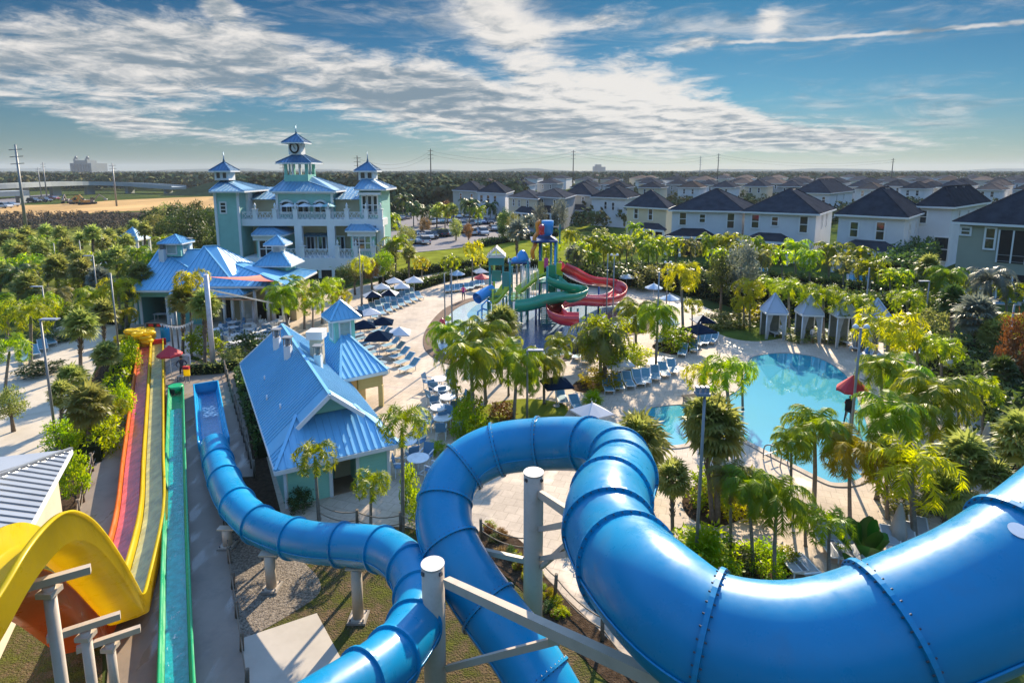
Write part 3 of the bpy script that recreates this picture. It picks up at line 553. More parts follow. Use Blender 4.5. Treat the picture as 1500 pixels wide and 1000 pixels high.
def hip(root,E,R0,R1,m,sp=.4,name='roof',fascia=M_WHITE,fh=.2):
    """E: four eave corners (front-left, front-right, back-right, back-left); R0,R1 ridge ends (front, back)"""
    mb=MB(); E=[V(e) for e in E]; R0,R1=V(R0),V(R1); seam_plane(mb,[E[0],E[1],R0],sp) 
    seam_plane(mb,[E[1],E[2],R1,R0] if (R1-R0).length>.05 else [E[1],E[2],R0],sp); seam_plane(mb,[E[2],E[3],R1],sp); seam_plane(mb,[E[3],E[0],R0,R1] if (R1-R0).length>.05 else [E[3],E[0],R0],sp)
    for e,r in zip(E,(R0,R0,R1,R1)): ridge_cap(mb,e,r)
    if (R1-R0).length>.05: ridge_cap(mb,R0,R1)
    o=mb.build(name,m,root); f=MB()
    for i in range(4):
        a,b=E[i],E[(i+1)%4]; f.bar(a-V((0,0,fh/2+.03)),b-V((0,0,fh/2+.03)),.09,fh)
    if fascia: f.build('fascia',fascia,o)
    return o
def block(root,P,z0,z1,m,name='wall'):
    mb=MB(); mb.prism([(p.x,p.y) for p in P],z0,z1); return mb.build(name,m,root)
def window(root,c,t,w,h,m=None,pane=None,nx=1,ny=2,arch=False,fr=.09,dep=.07,name='window'):
    """c: centre on the wall, t: direction along the wall; normal to the right of t"""
    t=V((t[0],t[1],0)).normalized(); n=V((t.y,-t.x,0)); M=Matrix((t,n,V((0,0,1)))).transposed(); mb=MB(); c=V(c)
    def bx(x,z,w_,h_,d=dep): mb.box(c+t*x+V((0,0,z))+n*(d/2),(w_,d,h_),M=M)
    bx(-w/2,0,fr,h+fr); bx(w/2,0,fr,h+fr); bx(0,-h/2,w-fr,fr,dep+.04)
    if not arch: bx(0,h/2,w-fr,fr)
    for i in range(1,nx): bx(-w/2+w*i/nx,0,fr*.6,h-fr,dep*.7)
    for i in range(1,ny): bx(0,-h/2+h*i/ny,w-fr,fr*.6,dep*.6)
    pb=MB()
    if arch:
        pts=[]; K=10
        for i in range(K+1):
            a=PI*i/K; q0=c+t*(w/2*math.cos(a))+V((0,0,h/2+w*.32*math.sin(a)))+n*dep*.5; pts.append(q0)
        for i in range(K): mb.bar(pts[i],pts[i+1],dep,fr)
        pb.poly([c+t*w/2-V((0,0,h/2))+n*.012]+[p-n*(dep*.5-.012) for p in pts]+[c-t*w/2-V((0,0,h/2))+n*.012])
    else: pb.box(c+n*.01,(w,.02,h),M=M)
    o=mb.build(name,m or M_WHITE,root); pb.build('pane',pane or M_GLASS,o); return o
def bar_part(root,name,m,segs):
    mb=MB()
    for a,b,w,h in segs: mb.bar(a,b,w,h)
    return mb.build(name,m,root)
def box_part(root,name,m,c,size,rz=0,bevel=0):
    mb=MB(); mb.box(c,size,rz); return mb.build(name,m,root,bevel)
def pyramid(root,c,hw,ze,zt,m,rz=0,name='roof',sp=.35,fh=.14,dp=None):
    Q=Matrix.Rotation(rz,3,'Z'); dp=dp or hw; E=[V((c[0],c[1],ze))+Q@V((x*hw,y*dp,0)) for x,y in ((-1,-1),(1,-1),(1,1),(-1,1))]
    return hip(root,E,(c[0],c[1],zt),(c[0],c[1],zt),m,sp,name,fh=fh)
def cupola(root,c,hw,z0,z1,zt,ov,rz=0,wall=M_MINT,roof=M_ROOFB,louv=True):
    Q=Matrix.Rotation(rz,3,'Z'); P=[V((c[0],c[1],0))+Q@V((x*hw,y*hw,0)) for x,y in ((-1,-1),(1,-1),(1,1),(-1,1))]
    o=block(root,P,z0,z1,wall,'cupola'); pyramid(o,c,hw+ov,z1,zt,roof,rz,'cupola_roof',.3,.1)
    if louv:
        for k in range(4):
            a,b=P[k],P[(k+1)%4]; t=(b-a).normalized(); n=V((t.y,-t.x,0)); M=Matrix((t,n,V((0,0,1)))).transposed(); mb=MB(); cc=(a+b)/2; h=(z1-z0)*.7; zc=z0+(z1-z0)*.52
            for x in (-1,1): mb.box(cc+t*x*hw*.55+V((0,0,zc))+n*.03,(.1,.06,h),M=M)
            for z in (-1,1): mb.box(cc+V((0,0,zc+z*h/2))+n*.03,(hw*1.2,.06,.1),M=M)
            mb.cur=1
            for i in range(9): mb.box(cc+V((0,0,zc-h/2+h*(i+.7)/9.5))+n*.02,(hw*1.05,.04,h/16),M=M)
            mb.build('louvre',[M_WHITE,mat('louvre_grey',(.45,.48,.48),.6)],o)
    return o
def vent_stack(root,c,z0,z1,r=.16):
    mb=MB(); mb.box((c[0],c[1],(z0+z1)/2),(r*2,r*2,z1-z0)); o=mb.build('vent_stack',M_WHITE,root); m=MB(); m.cyl((c[0],c[1],z1),(c[0],c[1],z1+.45),r*.75,n=12)
    for a in range(4): m.bar((c[0]+r*1.2*math.cos(a*PI/2),c[1]+r*1.2*math.sin(a*PI/2),z1),(c[0]+r*1.2*math.cos(a*PI/2),c[1]+r*1.2*math.sin(a*PI/2),z1+.5),.05)
    m.box((c[0],c[1],z1+.53),(r*2.7,r*2.7,.08)); m.build('vent_cowl',M_STEEL,o)
# ---- changing-room block with the blue roofs in the middle of the deck
ze=2.15; E0,E1,E3=at(403,690,ze),at(585,649,ze),at(352,533,ze); E2=E1+(E3-E0)
t=thing('pool_building','mint green changing room block with blue metal gable roof and louvred cupola','building',(0,0,0))
ux=(E1-E0).normalized(); uy=(E3-E0).normalized(); P=[E0+ux*.4+uy*.4,E1-ux*.4+uy*.4,E2-ux*.4-uy*.4,E3+ux*.4-uy*.4]
W_=(P[1]-P[0]).length
def fpt(u,v,z): q=P[0]+ux*u+uy*v; return V((q.x,q.y,z))
# front wall in two halves beside the recessed entrance
e0,e1=W_*.42,W_*.68
mb=MB(); mb.prism([(q.x,q.y) for q in (fpt(0,0,0),fpt(e0,0,0),fpt(e0,1.6,0),fpt(e1,1.6,0),fpt(e1,0,0),fpt(W_,0,0),P[2],P[3])],.0,ze-.1); mb.build('wall',M_MINT,t)
tr=MB()
for u in (0.06,e0,e1,W_-.06):
    q=fpt(u,-.02,0); tr.bar(q,q+V((0,0,ze-.1)),.14,.14)
tr.bar(fpt(0,-.02,ze-.16),fpt(W_,-.02,ze-.16),.1,.22); tr.build('corner_trim',M_WHITE,t)
box_part(t,'door',M_DOOR,fpt(e0+.06,.75,.98),(.08,1.2,1.9),rz=math.atan2(uy.y,uy.x)-PI/2); box_part(t,'entrance_wall',M_CREAM,fpt((e0+e1)/2+.25,1.56,1.0),(.8,.05,2.0),rz=math.atan2(ux.y,ux.x)); box_part(t,'notice_board',M_DARK,fpt(e0+.13,.65,.9),(.04,.45,.8),rz=math.atan2(uy.y,uy.x)-PI/2)
mb=MB(); mb.prism([(q.x,q.y) for q in (fpt(e0,-.0,0),fpt(e1,0,0),fpt(e1,1.58,0),fpt(e0,1.58,0))],.02,.06); mb.build('threshold',mat('brown_tile',(.2,.13,.08),.6,.1,2),t)
M0=(E0+E1)/2; MB_=(E3+E2)/2; gb=M0+(MB_-M0)*.17; zr=top_z(V((gb.x,gb.y,0)),488,567); gz=ze+(zr-ze)*.50
G=V((gb.x,gb.y,zr)); BK=V((MB_.x,MB_.y,zr)); 
hl=lambda f,vv: (E0.lerp(E1,.5-.5*(1-f))+(E3-E0)*vv)       # point on the left slope at height fraction f
def slope(side,f,vv):
    q=(E0 if side<0 else E1).lerp((E0+E1)/2,f)+(E3-E0)*vv; return V((q.x,q.y,ze+(zr-ze)*f))
rf=MB(); fg=.50
for sd_ in (-1,1): seam_plane(rf,[slope(sd_,0,0),slope(sd_,0,1.0),slope(sd_,1,1.0),slope(sd_,1,.10),slope(sd_,fg,.10),slope(sd_,fg,.17)],.34)
seam_plane(rf,[slope(-1,0,0),slope(1,0,0),slope(1,fg,.17),slope(-1,fg,.17)],.34)
ridge_cap(rf,slope(-1,1,.10),slope(-1,1,1.0)); ridge_cap(rf,slope(-1,0,0),slope(-1,fg,.17)); ridge_cap(rf,slope(1,0,0),slope(1,fg,.17)); ro=rf.build('roof',M_ROOFB,t)
ga=MB(); ga.tri(slope(-1,fg,.155),slope(1,fg,.155),slope(-1,1,.155)); ga.build('gable',M_MINT,ro)
fc=MB(); fc.bar(slope(-1,fg-.06,.095),slope(-1,1,.095),.1,.2); fc.bar(slope(1,fg-.06,.095),slope(1,1,.095),.1,.2)
for a,b in ((slope(-1,0,0),slope(1,0,0)),(slope(-1,0,0),slope(-1,0,1)),(slope(1,0,0),slope(1,0,1))): fc.bar(a-V((0,0,.12)),b-V((0,0,.12)),.09,.2)
fc.bar(slope(-1,0,1),slope(-1,1,1),.1,.2); fc.bar(slope(1,0,1),slope(1,1,1),.1,.2); fc.build('fascia',M_WHITE,ro)
for f,vv in ((.35,.30),(.22,.45),(.30,.62)):
    q=slope(-1,f,vv); p=MB(); p.cyl(q,q+V((0,0,.3)),.05,n=8); p.build('vent_pipe',M_WHITE,ro)
# rear wing with the pyramid roof
z2=2.7; F0,F1=at(499,556,z2),at(568,542,z2); dd=(E3-E0).normalized()*5.2; F3,F2=at(446,500,z2),at(446,500,z2)+(F1-F0); ctr=(F0+F1+F2+F3)/4
za=top_z(V((ctr.x,ctr.y,0)),*( (pix(ctr)[0]),482)); AP=V((ctr.x,ctr.y,za)); hip(t,[F0,F1,F2,F3],AP,AP,M_ROOFB,.36,'roof')
ins=lambda q,k: V((q.x,q.y,0)).lerp(V((ctr.x,ctr.y,0)),k)
block(t,[ins(F0,.14),ins(F1,.5),ins(F2,.5),ins(F3,.14)],0,z2-.1,M_YELW)
mb=MB(); a,b=ins(F0,.16),ins(F1,.16); mb.bar(a.lerp(b,.4)+V((0,0,z2-.65)),b+V((0,0,z2-.65)),.3,1.1); mb.bar(b+V((0,0,z2-.65)),ins(F2,.16)+V((0,0,z2-.65)),.3,1.1); mb.build('porch_beam',M_YELW,t)
c_=MB(); c_.bar(b,b+V((0,0,z2-1.2)),.3,.3); c_.build('porch_column',M_YELW,t)
cb=V((ctr.x,ctr.y,0)); cz=lambda py: top_z(cb,pix(ctr)[0],py); ppc=ppm(V((ctr.x,ctr.y,4)))
cupola(t,(ctr.x,ctr.y),17/ppc*.86,cz(500),cz(463),cz(440),9/ppc*.8,rz=math.atan2((F1-F0).y,(F1-F0).x))
q=slope(1,.6,.62); box_part(t,'chimney',M_STUC,V((q.x,q.y,q.z+.5)),(.7,.7,2.2)); box_part(t,'chimney_cap',M_WHITE,V((q.x,q.y,q.z+1.75)),(1.0,1.0,.5))
for sd_,f,vv in ((-1,.72,.80),(-1,.80,.62),(1,.72,.50)):
    q=slope(sd_,f,vv); vent_stack(t,(q.x,q.y),q.z-.3,q.z+.75,.2)
# ---- left pavilion with the grey roof, cut by the frame
t=thing('entrance_pavilion','cream walled pavilion with grey standing seam hip roof beside the yellow hump','building',(0,0,0))
K0=at(93,762); d1=at(38,882)-K0; d1.normalize(); d2=V((d1.y,-d1.x,0)); d2=d2 if d2.x<0 else -d2
zk=top_z(K0,97,668); P=[K0,K0+d1*14,K0+d1*14+d2*9,K0+d2*9]; block(t,P,0,zk,M_STUC)
EE=[K0-d1*.5-d2*.5,K0+d1*14.5-d2*.5,K0+d1*14.5+d2*9.5,K0-d1*.5+d2*9.5]; EE=[V((q.x,q.y,zk)) for q in EE]; mid=K0+d2*4.5
hip(t,[EE[1],EE[0],EE[3],EE[2]],(mid+d1*9.7)+V((0,0,zk+2.3)),(mid+d1*4)+V((0,0,zk+2.3)),M_ROOFG,.42)
box_part(t,'roof_cupola',M_WHITE,mid+d1*4.6-d2*3+V((0,0,zk+2)),(1.1,1.1,2.4)); 
# ---- snack bar with blue roofs behind the tables
YB=58.0; t=thing('snack_bar','long low snack bar with bright blue hipped metal roofs and open hatch','building',(0,0,0))
def fb(px,py,Y=YB): return atY(px,py,Y)
def zz(py,Y=YB,px=750): return atY(px,py,Y).z
def xx_(px,Y=YB,py=440): return atY(px,py,Y).x
a,b=fb(197,470),fb(300,470); block(t,[V((a.x,YB,0)),V((xx_(206),YB,0)),V((xx_(206),YB+5,0)),V((xx_(245),YB+5,0)),V((xx_(245),YB,0)),V((b.x,YB,0)),V((b.x,YB+9,0)),V((a.x,YB+9,0))],0,zz(430),M_TEAL)
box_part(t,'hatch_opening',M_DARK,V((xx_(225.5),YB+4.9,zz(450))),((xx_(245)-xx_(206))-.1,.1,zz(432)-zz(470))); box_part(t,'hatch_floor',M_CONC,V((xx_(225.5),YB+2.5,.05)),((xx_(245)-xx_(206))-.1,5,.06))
box_part(t,'lintel',M_MINT,V((xx_(222),YB-.06,zz(431))),(xx_(250)-xx_(197),.12,.5))
for px in (199,206,245,252): box_part(t,'pilaster',M_WHITE,V((xx_(px),YB-.08,zz(434)/2)),(.25,.12,zz(434)))
def eaves(x0,x1,y0,y1,z): return [V((x0,y0,z)),V((x1,y0,z)),V((x1,y1,z)),V((x0,y1,z))]
ze=zz(425,YB-1); hip(t,eaves(xx_(205),xx_(338),YB-1,YB+10,ze),(xx_(229,YB+4,367),YB+4.5,zz(366,YB+4.5)),(xx_(291,YB+4,367),YB+4.6,zz(366,YB+4.5)),M_ROOFB,.45)
bpy.data.objects.remove(bpy.data.objects[-1]) if False else None
pk=(xx_(306,YB+3,362),YB+3,zz(361,YB+3)); hip(t,eaves(xx_(268),xx_(372),YB-2.2,YB+8,zz(432,YB-2.2)),(pk[0]-.5,pk[1],pk[2]),(pk[0]+.6,pk[1]+.4,pk[2]),M_ROOFB,.45)
hip(t,eaves(xx_(300),xx_(432),YB-1.6,YB+7,zz(419,YB-1.6)),(xx_(340,YB+3,384),YB+3,zz(385,YB+3)),(xx_(352,YB+3,384),YB+3.3,zz(385,YB+3)),M_ROOFB,.45)
block(t,[V((xx_(300),YB+1.5,0)),V((xx_(425),YB+1.5,0)),V((xx_(425),YB+6,0)),V((xx_(300),YB+6,0))],0,zz(425),M_CREAM)
for px in (335,347,362,380,398,420): mb=MB(); mb.cyl((xx_(px),YB-1,0),(xx_(px),YB-1,zz(424,YB-1)),.16,n=12); mb.build('column',M_WHITE,t)
for px,w in ((320,.9),(352,1.6),(372,1.2),(405,1.4)): box_part(t,'service_door',M_WHITE if px in (352,) else M_DARK,V((xx_(px),YB+1.46,1.1)),(w,.08,2.2))
tb=MB(); tb.box((xx_(226),YB+1.4,.78),(1.9,.8,.06)); [tb.box((xx_(226)+sx*.85,YB+1.4+sy*.3,.38),(.06,.06,.75)) for sx in (-1,1) for sy in (-1,1)]; tag(tb.build('table',M_WHITE),'white trestle table inside the open snack bar hatch','table')
q=(xx_(257,YB+4,360),YB+4.2); cupola(t,q,.95,zz(374,YB+4),zz(355,YB+4),zz(344,YB+4),.35)
for px,py,p2,dy in ((238,380,365,3),(277,366,356,5),(327,382,374,5)): b=V((xx_(px,YB+dy,370),YB+dy,0)); vent_stack(t,(b.x,b.y),zz(py+4,YB+dy),zz(p2,YB+dy),.28)
# small tower kiosk joining it
t=thing('kiosk_tower','small mint kiosk tower with two stacked blue hip roofs before the clubhouse','kiosk',(0,0,0)); YT=63
cx_=xx_(410,YT,400); w1=(xx_(427,YT,400)-xx_(393,YT,400))/2; block(t,eaves(cx_-w1,cx_+w1,YT-w1,YT+w1,0),0,zz(386,YT),M_MINT); pyramid(t,(cx_,YT),w1+.75,zz(385,YT),zz(362,YT),M_ROOFB)
w2=w1*.42; block(t,eaves(cx_-w2,cx_+w2,YT-w2,YT+w2,0),zz(372,YT),zz(356,YT),M_WHITE,'lantern'); pyramid(t,(cx_,YT),w2+.6,zz(357,YT),zz(345,YT),M_ROOFB,name='lantern_roof'); box_part(t,'lantern_louvre',mat('louvre_grey',(.45,.48,.48)),V((cx_,YT-w2-.02,zz(364,YT))),(w2*1.2,.04,.8))
# ---------------------------------------------------------------- clubhouse
YC=86.0; M_AQUA=siding('aqua_siding',(.29,.54,.49)); M_ROOFB_KEEP=M_ROOFB; M_ROOFB=mat('slate_blue_roof',(.13,.29,.43),.45,.1,.25,dirt=((.10,.22,.33),.35,.6)); t=thing('clubhouse','two storey teal and cream clubhouse with white balcony, clock lantern and blue roofs','building',(0,0,0))
def X_(px,Y=YC,py=330): return atY(px,py,Y).x
def Z_(py,Y=YC,px=440): return atY(px,py,Y).z
def rect(px0,px1,Y0,Y1): return [V((X_(px0,Y0),Y0,0)),V((X_(px1,Y0),Y0,0)),V((X_(px1,Y0),Y1,0)),V((X_(px0,Y0),Y1,0))]
def cblock(px0,px1,py0,py1,Y0,Y1,m,name): return block(t,rect(px0,px1,Y0,Y1),Z_(py0,Y0) if py0 else 0,Z_(py1,Y0),m,name)
YM=YC+3.5
cblock(345,552,0,291,YM,YM+6,M_CREAM,'main_wall'); cblock(350,556,0,378,YC-2,YM,M_WHITE,'terrace_wall'); cblock(343,561,331,321,YC,YM,M_WHITE,'balcony_deck')
cblock(317,352,0,279,YC-.5,YM+5,M_AQUA,'tower_wall'); cblock(528,560,0,276,YC+1,YM+3.5,M_AQUA,'tower_wall'); cblock(407,489,321,280,YC+2.2,YM+8,M_AQUA,'pavilion_wall')
for px in (408,488): box_part(t,'corner_trim',M_WHITE,V((X_(px,YC+2.1),YC+2.1,(Z_(321)+Z_(283))/2)),(.35,.2,Z_(283)-Z_(321)))
for px in (318,351): box_part(t,'corner_trim',M_WHITE,V((X_(px,YC-.6),YC-.6,Z_(281)/2)),(.35,.2,Z_(281)))
box_part(t,'cornice',M_WHITE,V(((X_(403,YC+2)+X_(493,YC+2))/2,YC+1.9,Z_(281.5,YC+2))),(X_(493,YC+2)-X_(403,YC+2),.5,.5))
def chip(px0,px1,Y0,Y1,pe,pr0,pr1,pyr,m=M_ROOFB,name='roof',sp=.6):
    E=[V((X_(px0,Y0),Y0,Z_(pe,Y0))),V((X_(px1,Y0),Y0,Z_(pe,Y0))),V((X_(px1,Y0),Y1,Z_(pe,Y0))),V((X_(px0,Y0),Y1,Z_(pe,Y0)))]; Ym=(Y0+Y1)/2
    return hip(t,E,(X_(pr0,Ym),Ym,Z_(pyr,Ym)),(X_(pr1,Ym),Ym+.02,Z_(pyr,Ym)),m,sp,name)
chip(398,494,YC+1.2,YM+8,280,430,458,257); chip(310,361,YC-1.5,YM+6,280,331,340,263); chip(521,567,YC,YM+4.5,277,536,545,260)
for a,b in ((358,408),(488,528)):
    mb=MB(); seam_plane(mb,[V((X_(a,YM-.8),YM-.8,Z_(292,YM-.8))),V((X_(b,YM-.8),YM-.8,Z_(292,YM-.8))),V((X_(b,YM-.8),YM+5,Z_(274,YM+5))),V((X_(a,YM-.8),YM+5,Z_(274,YM+5)))],.6); mb.build('roof',M_ROOFB,t)
def stage(px0,px1,py0,py1,Yc,m,name):
    w=(X_(px1,Yc)-X_(px0,Yc))/2; c=(X_(px0,Yc)+X_(px1,Yc))/2; return block(t,[V((c-w,Yc-w,0)),V((c+w,Yc-w,0)),V((c+w,Yc+w,0)),V((c-w,Yc+w,0))],Z_(py0,Yc),Z_(py1,Yc),m,name),c,w
def cap(c,w,Yc,pe,pt,m=M_RDARK,name='lantern_roof'):
    pyramid(t,(c,Yc),w,Z_(pe,Yc),Z_(pt,Yc),m,name=name,sp=.5,fh=.18)
YL=YM+2.6
# open clock lantern
o,c,w=stage(427,461,270,256,YL,M_MINT,'lantern_base'); w*=.97
for sx in (-1,-.33,.33,1):
    for sy in (-1,1):
        box_part(o,'lantern_post',M_MINT if abs(sx)==1 else M_WHITE,V((c+sx*(w-.2),YL+sy*(w-.2),(Z_(256,YL)+Z_(238,YL))/2)),(.42 if abs(sx)==1 else .22,.4,Z_(238,YL)-Z_(256,YL)))
for sx in (-1,1): box_part(o,'lantern_post',M_WHITE,V((c+sx*(w-.2),YL,(Z_(256,YL)+Z_(238,YL))/2)),(.25,.25,Z_(238,YL)-Z_(256,YL)))
cap(c,w+.9,YL,238.5,223); o,c,w=stage(432.5,450,227,208,YL,M_WHITE,'clock_stage')
ck=MB(); ck.cyl((c,YL-w-.02,Z_(217,YL)),(c,YL-w-.14,Z_(217,YL)),w*.62,n=32); k=ck.build('clock_face',mat('clock_white',(.6,.62,.62)),o)
rg=MB(); rg.tube([V((c+w*.64*math.cos(a*PI/16),YL-w-.14,Z_(217,YL)+w*.8*math.sin(a*PI/16))) for a in range(33)],.13,6,caps=False); rg.build('clock_rim',M_DARK,k)
for an,l in ((2.0,.5),(-.9,.34)):
    hd=MB(); hd.bar((c,YL-w-.17,Z_(217,YL)),(c+w*l*math.cos(an),YL-w-.17,Z_(217,YL)+w*l*math.sin(an)),.12,.05); hd.build('clock_hand',M_DARK,k)
cap(c,w+.75,YL,209,196)
def spire(c,Yc,p0,p1):
    mb=MB(); mb.tube([(c,Yc,Z_(p0,Yc)),(c,Yc,Z_(p0-(p0-p1)*.35,Yc)),(c,Yc,Z_(p1,Yc))],[.22,.07,.03],8); mb.build('spire',M_RDARK,t)
spire(c,YL,197,184)
for p0,p1,e,dy in ((324,346,280,3.2),(530,554,277,4.6)):
    o,c,w=stage(p0+1,p1-1,264,250,YC+dy,M_WHITE,'cupola'); cap(c,w+.55,YC+dy,250,237,name='cupola_roof'); spire(c,YC+dy,238,222)
    for sx in (-.45,.45): window(o,(c+sx*w,YC+dy-w-.01,Z_(257,YC+dy)),(1,0),w*.6,Z_(252,YC+dy)-Z_(261,YC+dy),ny=1)
# balcony balustrade: posts with finials and lattice panels
def balustrade(px0,px1,Y,pyt,pyb,posts,fin):
    z0,z1=Z_(pyb,Y),Z_(pyt,Y)
    for p in posts:
        x=X_(p,Y); mb=MB(); mb.box((x,Y,(z0+z1)/2+.15),(.62,.5,z1-z0+.5)); mb.box((x,Y,z1+.45),(.8,.65,.12)); mb.lathe([(.05,0),(.2,.12),(.12,.3),(.22,.45),(.03,.9)],(x,Y,z1+.5),8); mb.build('balcony_post',M_WHITE,t)
    for a,b in zip(posts[:-1],posts[1:]):
        xa,xb=X_(a,Y)+.3,X_(b,Y)-.3; mb=MB(); mb.bar((xa,Y,z1),(xb,Y,z1),.16,.1); mb.bar((xa,Y,z0+.1),(xb,Y,z0+.1),.14,.1); n=max(2,round((xb-xa)/.75)); s=(xb-xa)/n
        for i in range(n):
            x0,x1=xa+i*s,xa+(i+1)*s; mb.bar((x0,Y,z0+.1),(x1,Y,z1),.06,.07); mb.bar((x0,Y+.03,z1),(x1,Y+.03,z0+.1),.06,.07); mb.bar((x0,Y-.02,z0),(x0,Y-.02,z1),.07,.07)
        mb.build('lattice_balustrade',M_WHITE,t)
balustrade(343,560,YC+.3,311,323,(346,375,404,434,482,509,537,558),True); balustrade(414,553,YC-1.7,365,379,(414,441,493,520,546),True)
# piers and openings of the ground floor
for px in (349,437,485,557): box_part(t,'pier',M_WHITE,V((X_(px,YC+.2),YC+.3,Z_(331,YC)/2)),(1.1,.7,Z_(331,YC)))
for px,pw,py0,py1,n,Y in ((358,9,364,350,2,YM),(421,9,372,346,2,YM),(454,12,366,346,2,YM),(471,12,366,346,2,YM),(498,12,366,346,2,YM),(553,8,364,344,2,YM)):
    window(t,(X_(px,Y),Y-.01,(Z_(py0,Y)+Z_(py1,Y))/2),(1,0),X_(px+pw/2,Y)-X_(px-pw/2,Y),Z_(py1,Y)-Z_(py0,Y),nx=n,ny=1,fr=.22,dep=.15,name='french_door')
mb=MB(); a,b=X_(444,YM-1),X_(484,YM-1); seam_plane(mb,[V((a,YM-1.6,Z_(346,YM-1.6))),V((b,YM-1.6,Z_(346,YM-1.6))),V((b,YM,Z_(341,YM))),V((a,YM,Z_(341,YM)))],.5); mb.build('door_awning',M_ROOFB,t)
for px in (422,446,471): window(t,(X_(px,YC+2.2),YC+2.19,(Z_(312,YC+2)+Z_(300,YC+2))/2),(1,0),X_(px+8.6,YC+2)-X_(px-8.6,YC+2),Z_(299,YC+2)-Z_(312,YC+2),arch=True,nx=2,ny=1,fr=.3,dep=.2,name='arched_door')
window(t,(X_(329,YC-.5),YC-.51,(Z_(312)+Z_(296))/2),(1,0),.9,Z_(296)-Z_(312),ny=3,fr=.2)
for px in (535,543,551): window(t,(X_(px,YC+1),YC+.99,(Z_(316)+Z_(286))/2),(1,0),.7,Z_(286)-Z_(314),ny=2,fr=.2)
box_part(t,'bay_cornice',M_WHITE,V((X_(543,YC+.5),YC+.6,Z_(284))),(X_(560,YC)-X_(527,YC),.9,.35)); box_part(t,'door_surround',M_WHITE,V((X_(356,YC+2),YC+2.6,Z_(300))),(2.2,1.6,Z_(285)-Z_(320)))
for p0,p1,pe,pt,b0,b1,pb,m in ((367,415,344,328,374,412,385,M_AQUA),(505,551,338,321,513,546,374,M_MINT)):
    Y0=YC-1.5; chip(p0,p1,Y0-.6,YM+2,pe,(p0*.62+p1*.38),(p0*.38+p1*.62),pt,name='bay_roof'); cblock(b0,b1,0,pe+1,Y0,YM,m,'bay_wall')
    window(t,(X_((b0+b1)/2,Y0),Y0-.01,(Z_(pe+8,Y0)+Z_(pb-8,Y0))/2),(1,0),(X_(b1,Y0)-X_(b0,Y0))*.8,Z_(pe+7,Y0)-Z_(pb-8,Y0),nx=3,ny=2,fr=.22,dep=.15); box_part(t,'bay_beam',M_WHITE,V((X_((b0+b1)/2,Y0),Y0-.15,Z_(pe+5,Y0))),(X_(b1,Y0)-X_(b0,Y0)+.8,.3,.6))
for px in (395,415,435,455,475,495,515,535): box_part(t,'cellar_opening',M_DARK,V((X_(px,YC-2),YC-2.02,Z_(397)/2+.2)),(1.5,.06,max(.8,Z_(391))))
for px,cl in ((425,0),(448,0),(470,0),(482,1)):
    x=X_(px,YC+1.3); z0=Z_(321,YC); u=thing('patio_umbrella',['white patio umbrella on the clubhouse balcony before the first arch','white patio umbrella on the clubhouse balcony before the middle arch','white patio umbrella on the clubhouse balcony before the last arch','pale teal patio umbrella at the end of the clubhouse balcony arches'][(425,448,470,482).index(px)],'umbrella',(x,YC+1.3,z0),group='clubhouse balcony umbrellas')
    c_=MB(); n=8; top=V((0,0,Z_(298,YC)-z0)); r=1.3; zz0=Z_(303,YC)-z0
    for k in range(n): a,b=2*PI*k/n,2*PI*(k+1)/n; c_.tri((r*math.cos(a),r*math.sin(a),zz0),(r*math.cos(b),r*math.sin(b),zz0),top)
    c_.build('canopy',mat('canopy_pale_teal',(.25,.5,.5)) if cl else M_WHITE,u); pmb=MB(); pmb.cyl((0,0,0),top,.04,n=6); pmb.build('pole',M_WHITE,u)
M_ROOFB=M_ROOFB_KEEP
# ---------------------------------------------------------------- plants
M_L={'queen':leaf('queen_frond',(.10,.155,.022),(.20,.235,.03),.5),'fox':leaf('foxtail_frond',(.12,.19,.018),(.27,.30,.022),.5),'gold':leaf('golden_frond',(.22,.24,.02),(.36,.34,.03),.5),
 'sabal':leaf('fan_frond',(.12,.155,.045),(.24,.25,.085),.5),'dark':leaf('dark_leaf',(.03,.055,.018),(.07,.10,.026),.3),'olive':leaf('olive_leaf',(.11,.135,.04),(.20,.205,.07),.45),'lime':leaf('lime_leaf',(.11,.175,.02),(.23,.26,.028),.45),
 'rust':leaf('rust_leaf',(.16,.085,.035),(.22,.12,.045),.2),'grey':leaf('grey_leaf',(.085,.10,.085),(.16,.17,.13),.3),'big':leaf('paddle_leaf',(.03,.085,.016),(.05,.12,.02),.35),'twig':leaf('dry_leaf',(.13,.085,.04),(.19,.13,.07),.3)}
M_TRUNK=mat('palm_trunk',(.17,.135,.105),.9,.35,5,spec=.1,stretch=(1,1,5),bump=.6,bscale=9); M_TRUNKG=mat('grey_trunk',(.21,.185,.155),.9,.25,4,spec=.1,stretch=(1,1,6),bump=.5,bscale=8); M_SHAFT=mat('crown_shaft',(.13,.16,.04),.6,.2,2)
rg=np.random.default_rng(11)
class Leaves:
    def __init__(s): s.v=[]; s.t=[]
    def tri(s,a,b,c): n=len(s.v); s.v += [a,b,c]; s.t.append((n,n+1,n+2))
    def mesh(s,name,m): return fast_mesh(name,np.array(s.v),np.array(s.t),m,tri=True)
def nrm(a): return a/max(1e-9,np.linalg.norm(a))
UPV=np.array((0,0,1.0))
def rachis(az,el0,ln,droop,k=12):
    p=np.zeros(3); e=el0; out=[p.copy()]; h=np.array((math.cos(az),math.sin(az),0))
    for i in range(k):
        d=h*math.cos(e)+UPV*math.sin(e); p=p+d*ln/k; out.append(p.copy()); e-=droop/k*(1+1.2*i/k)
    return out,h
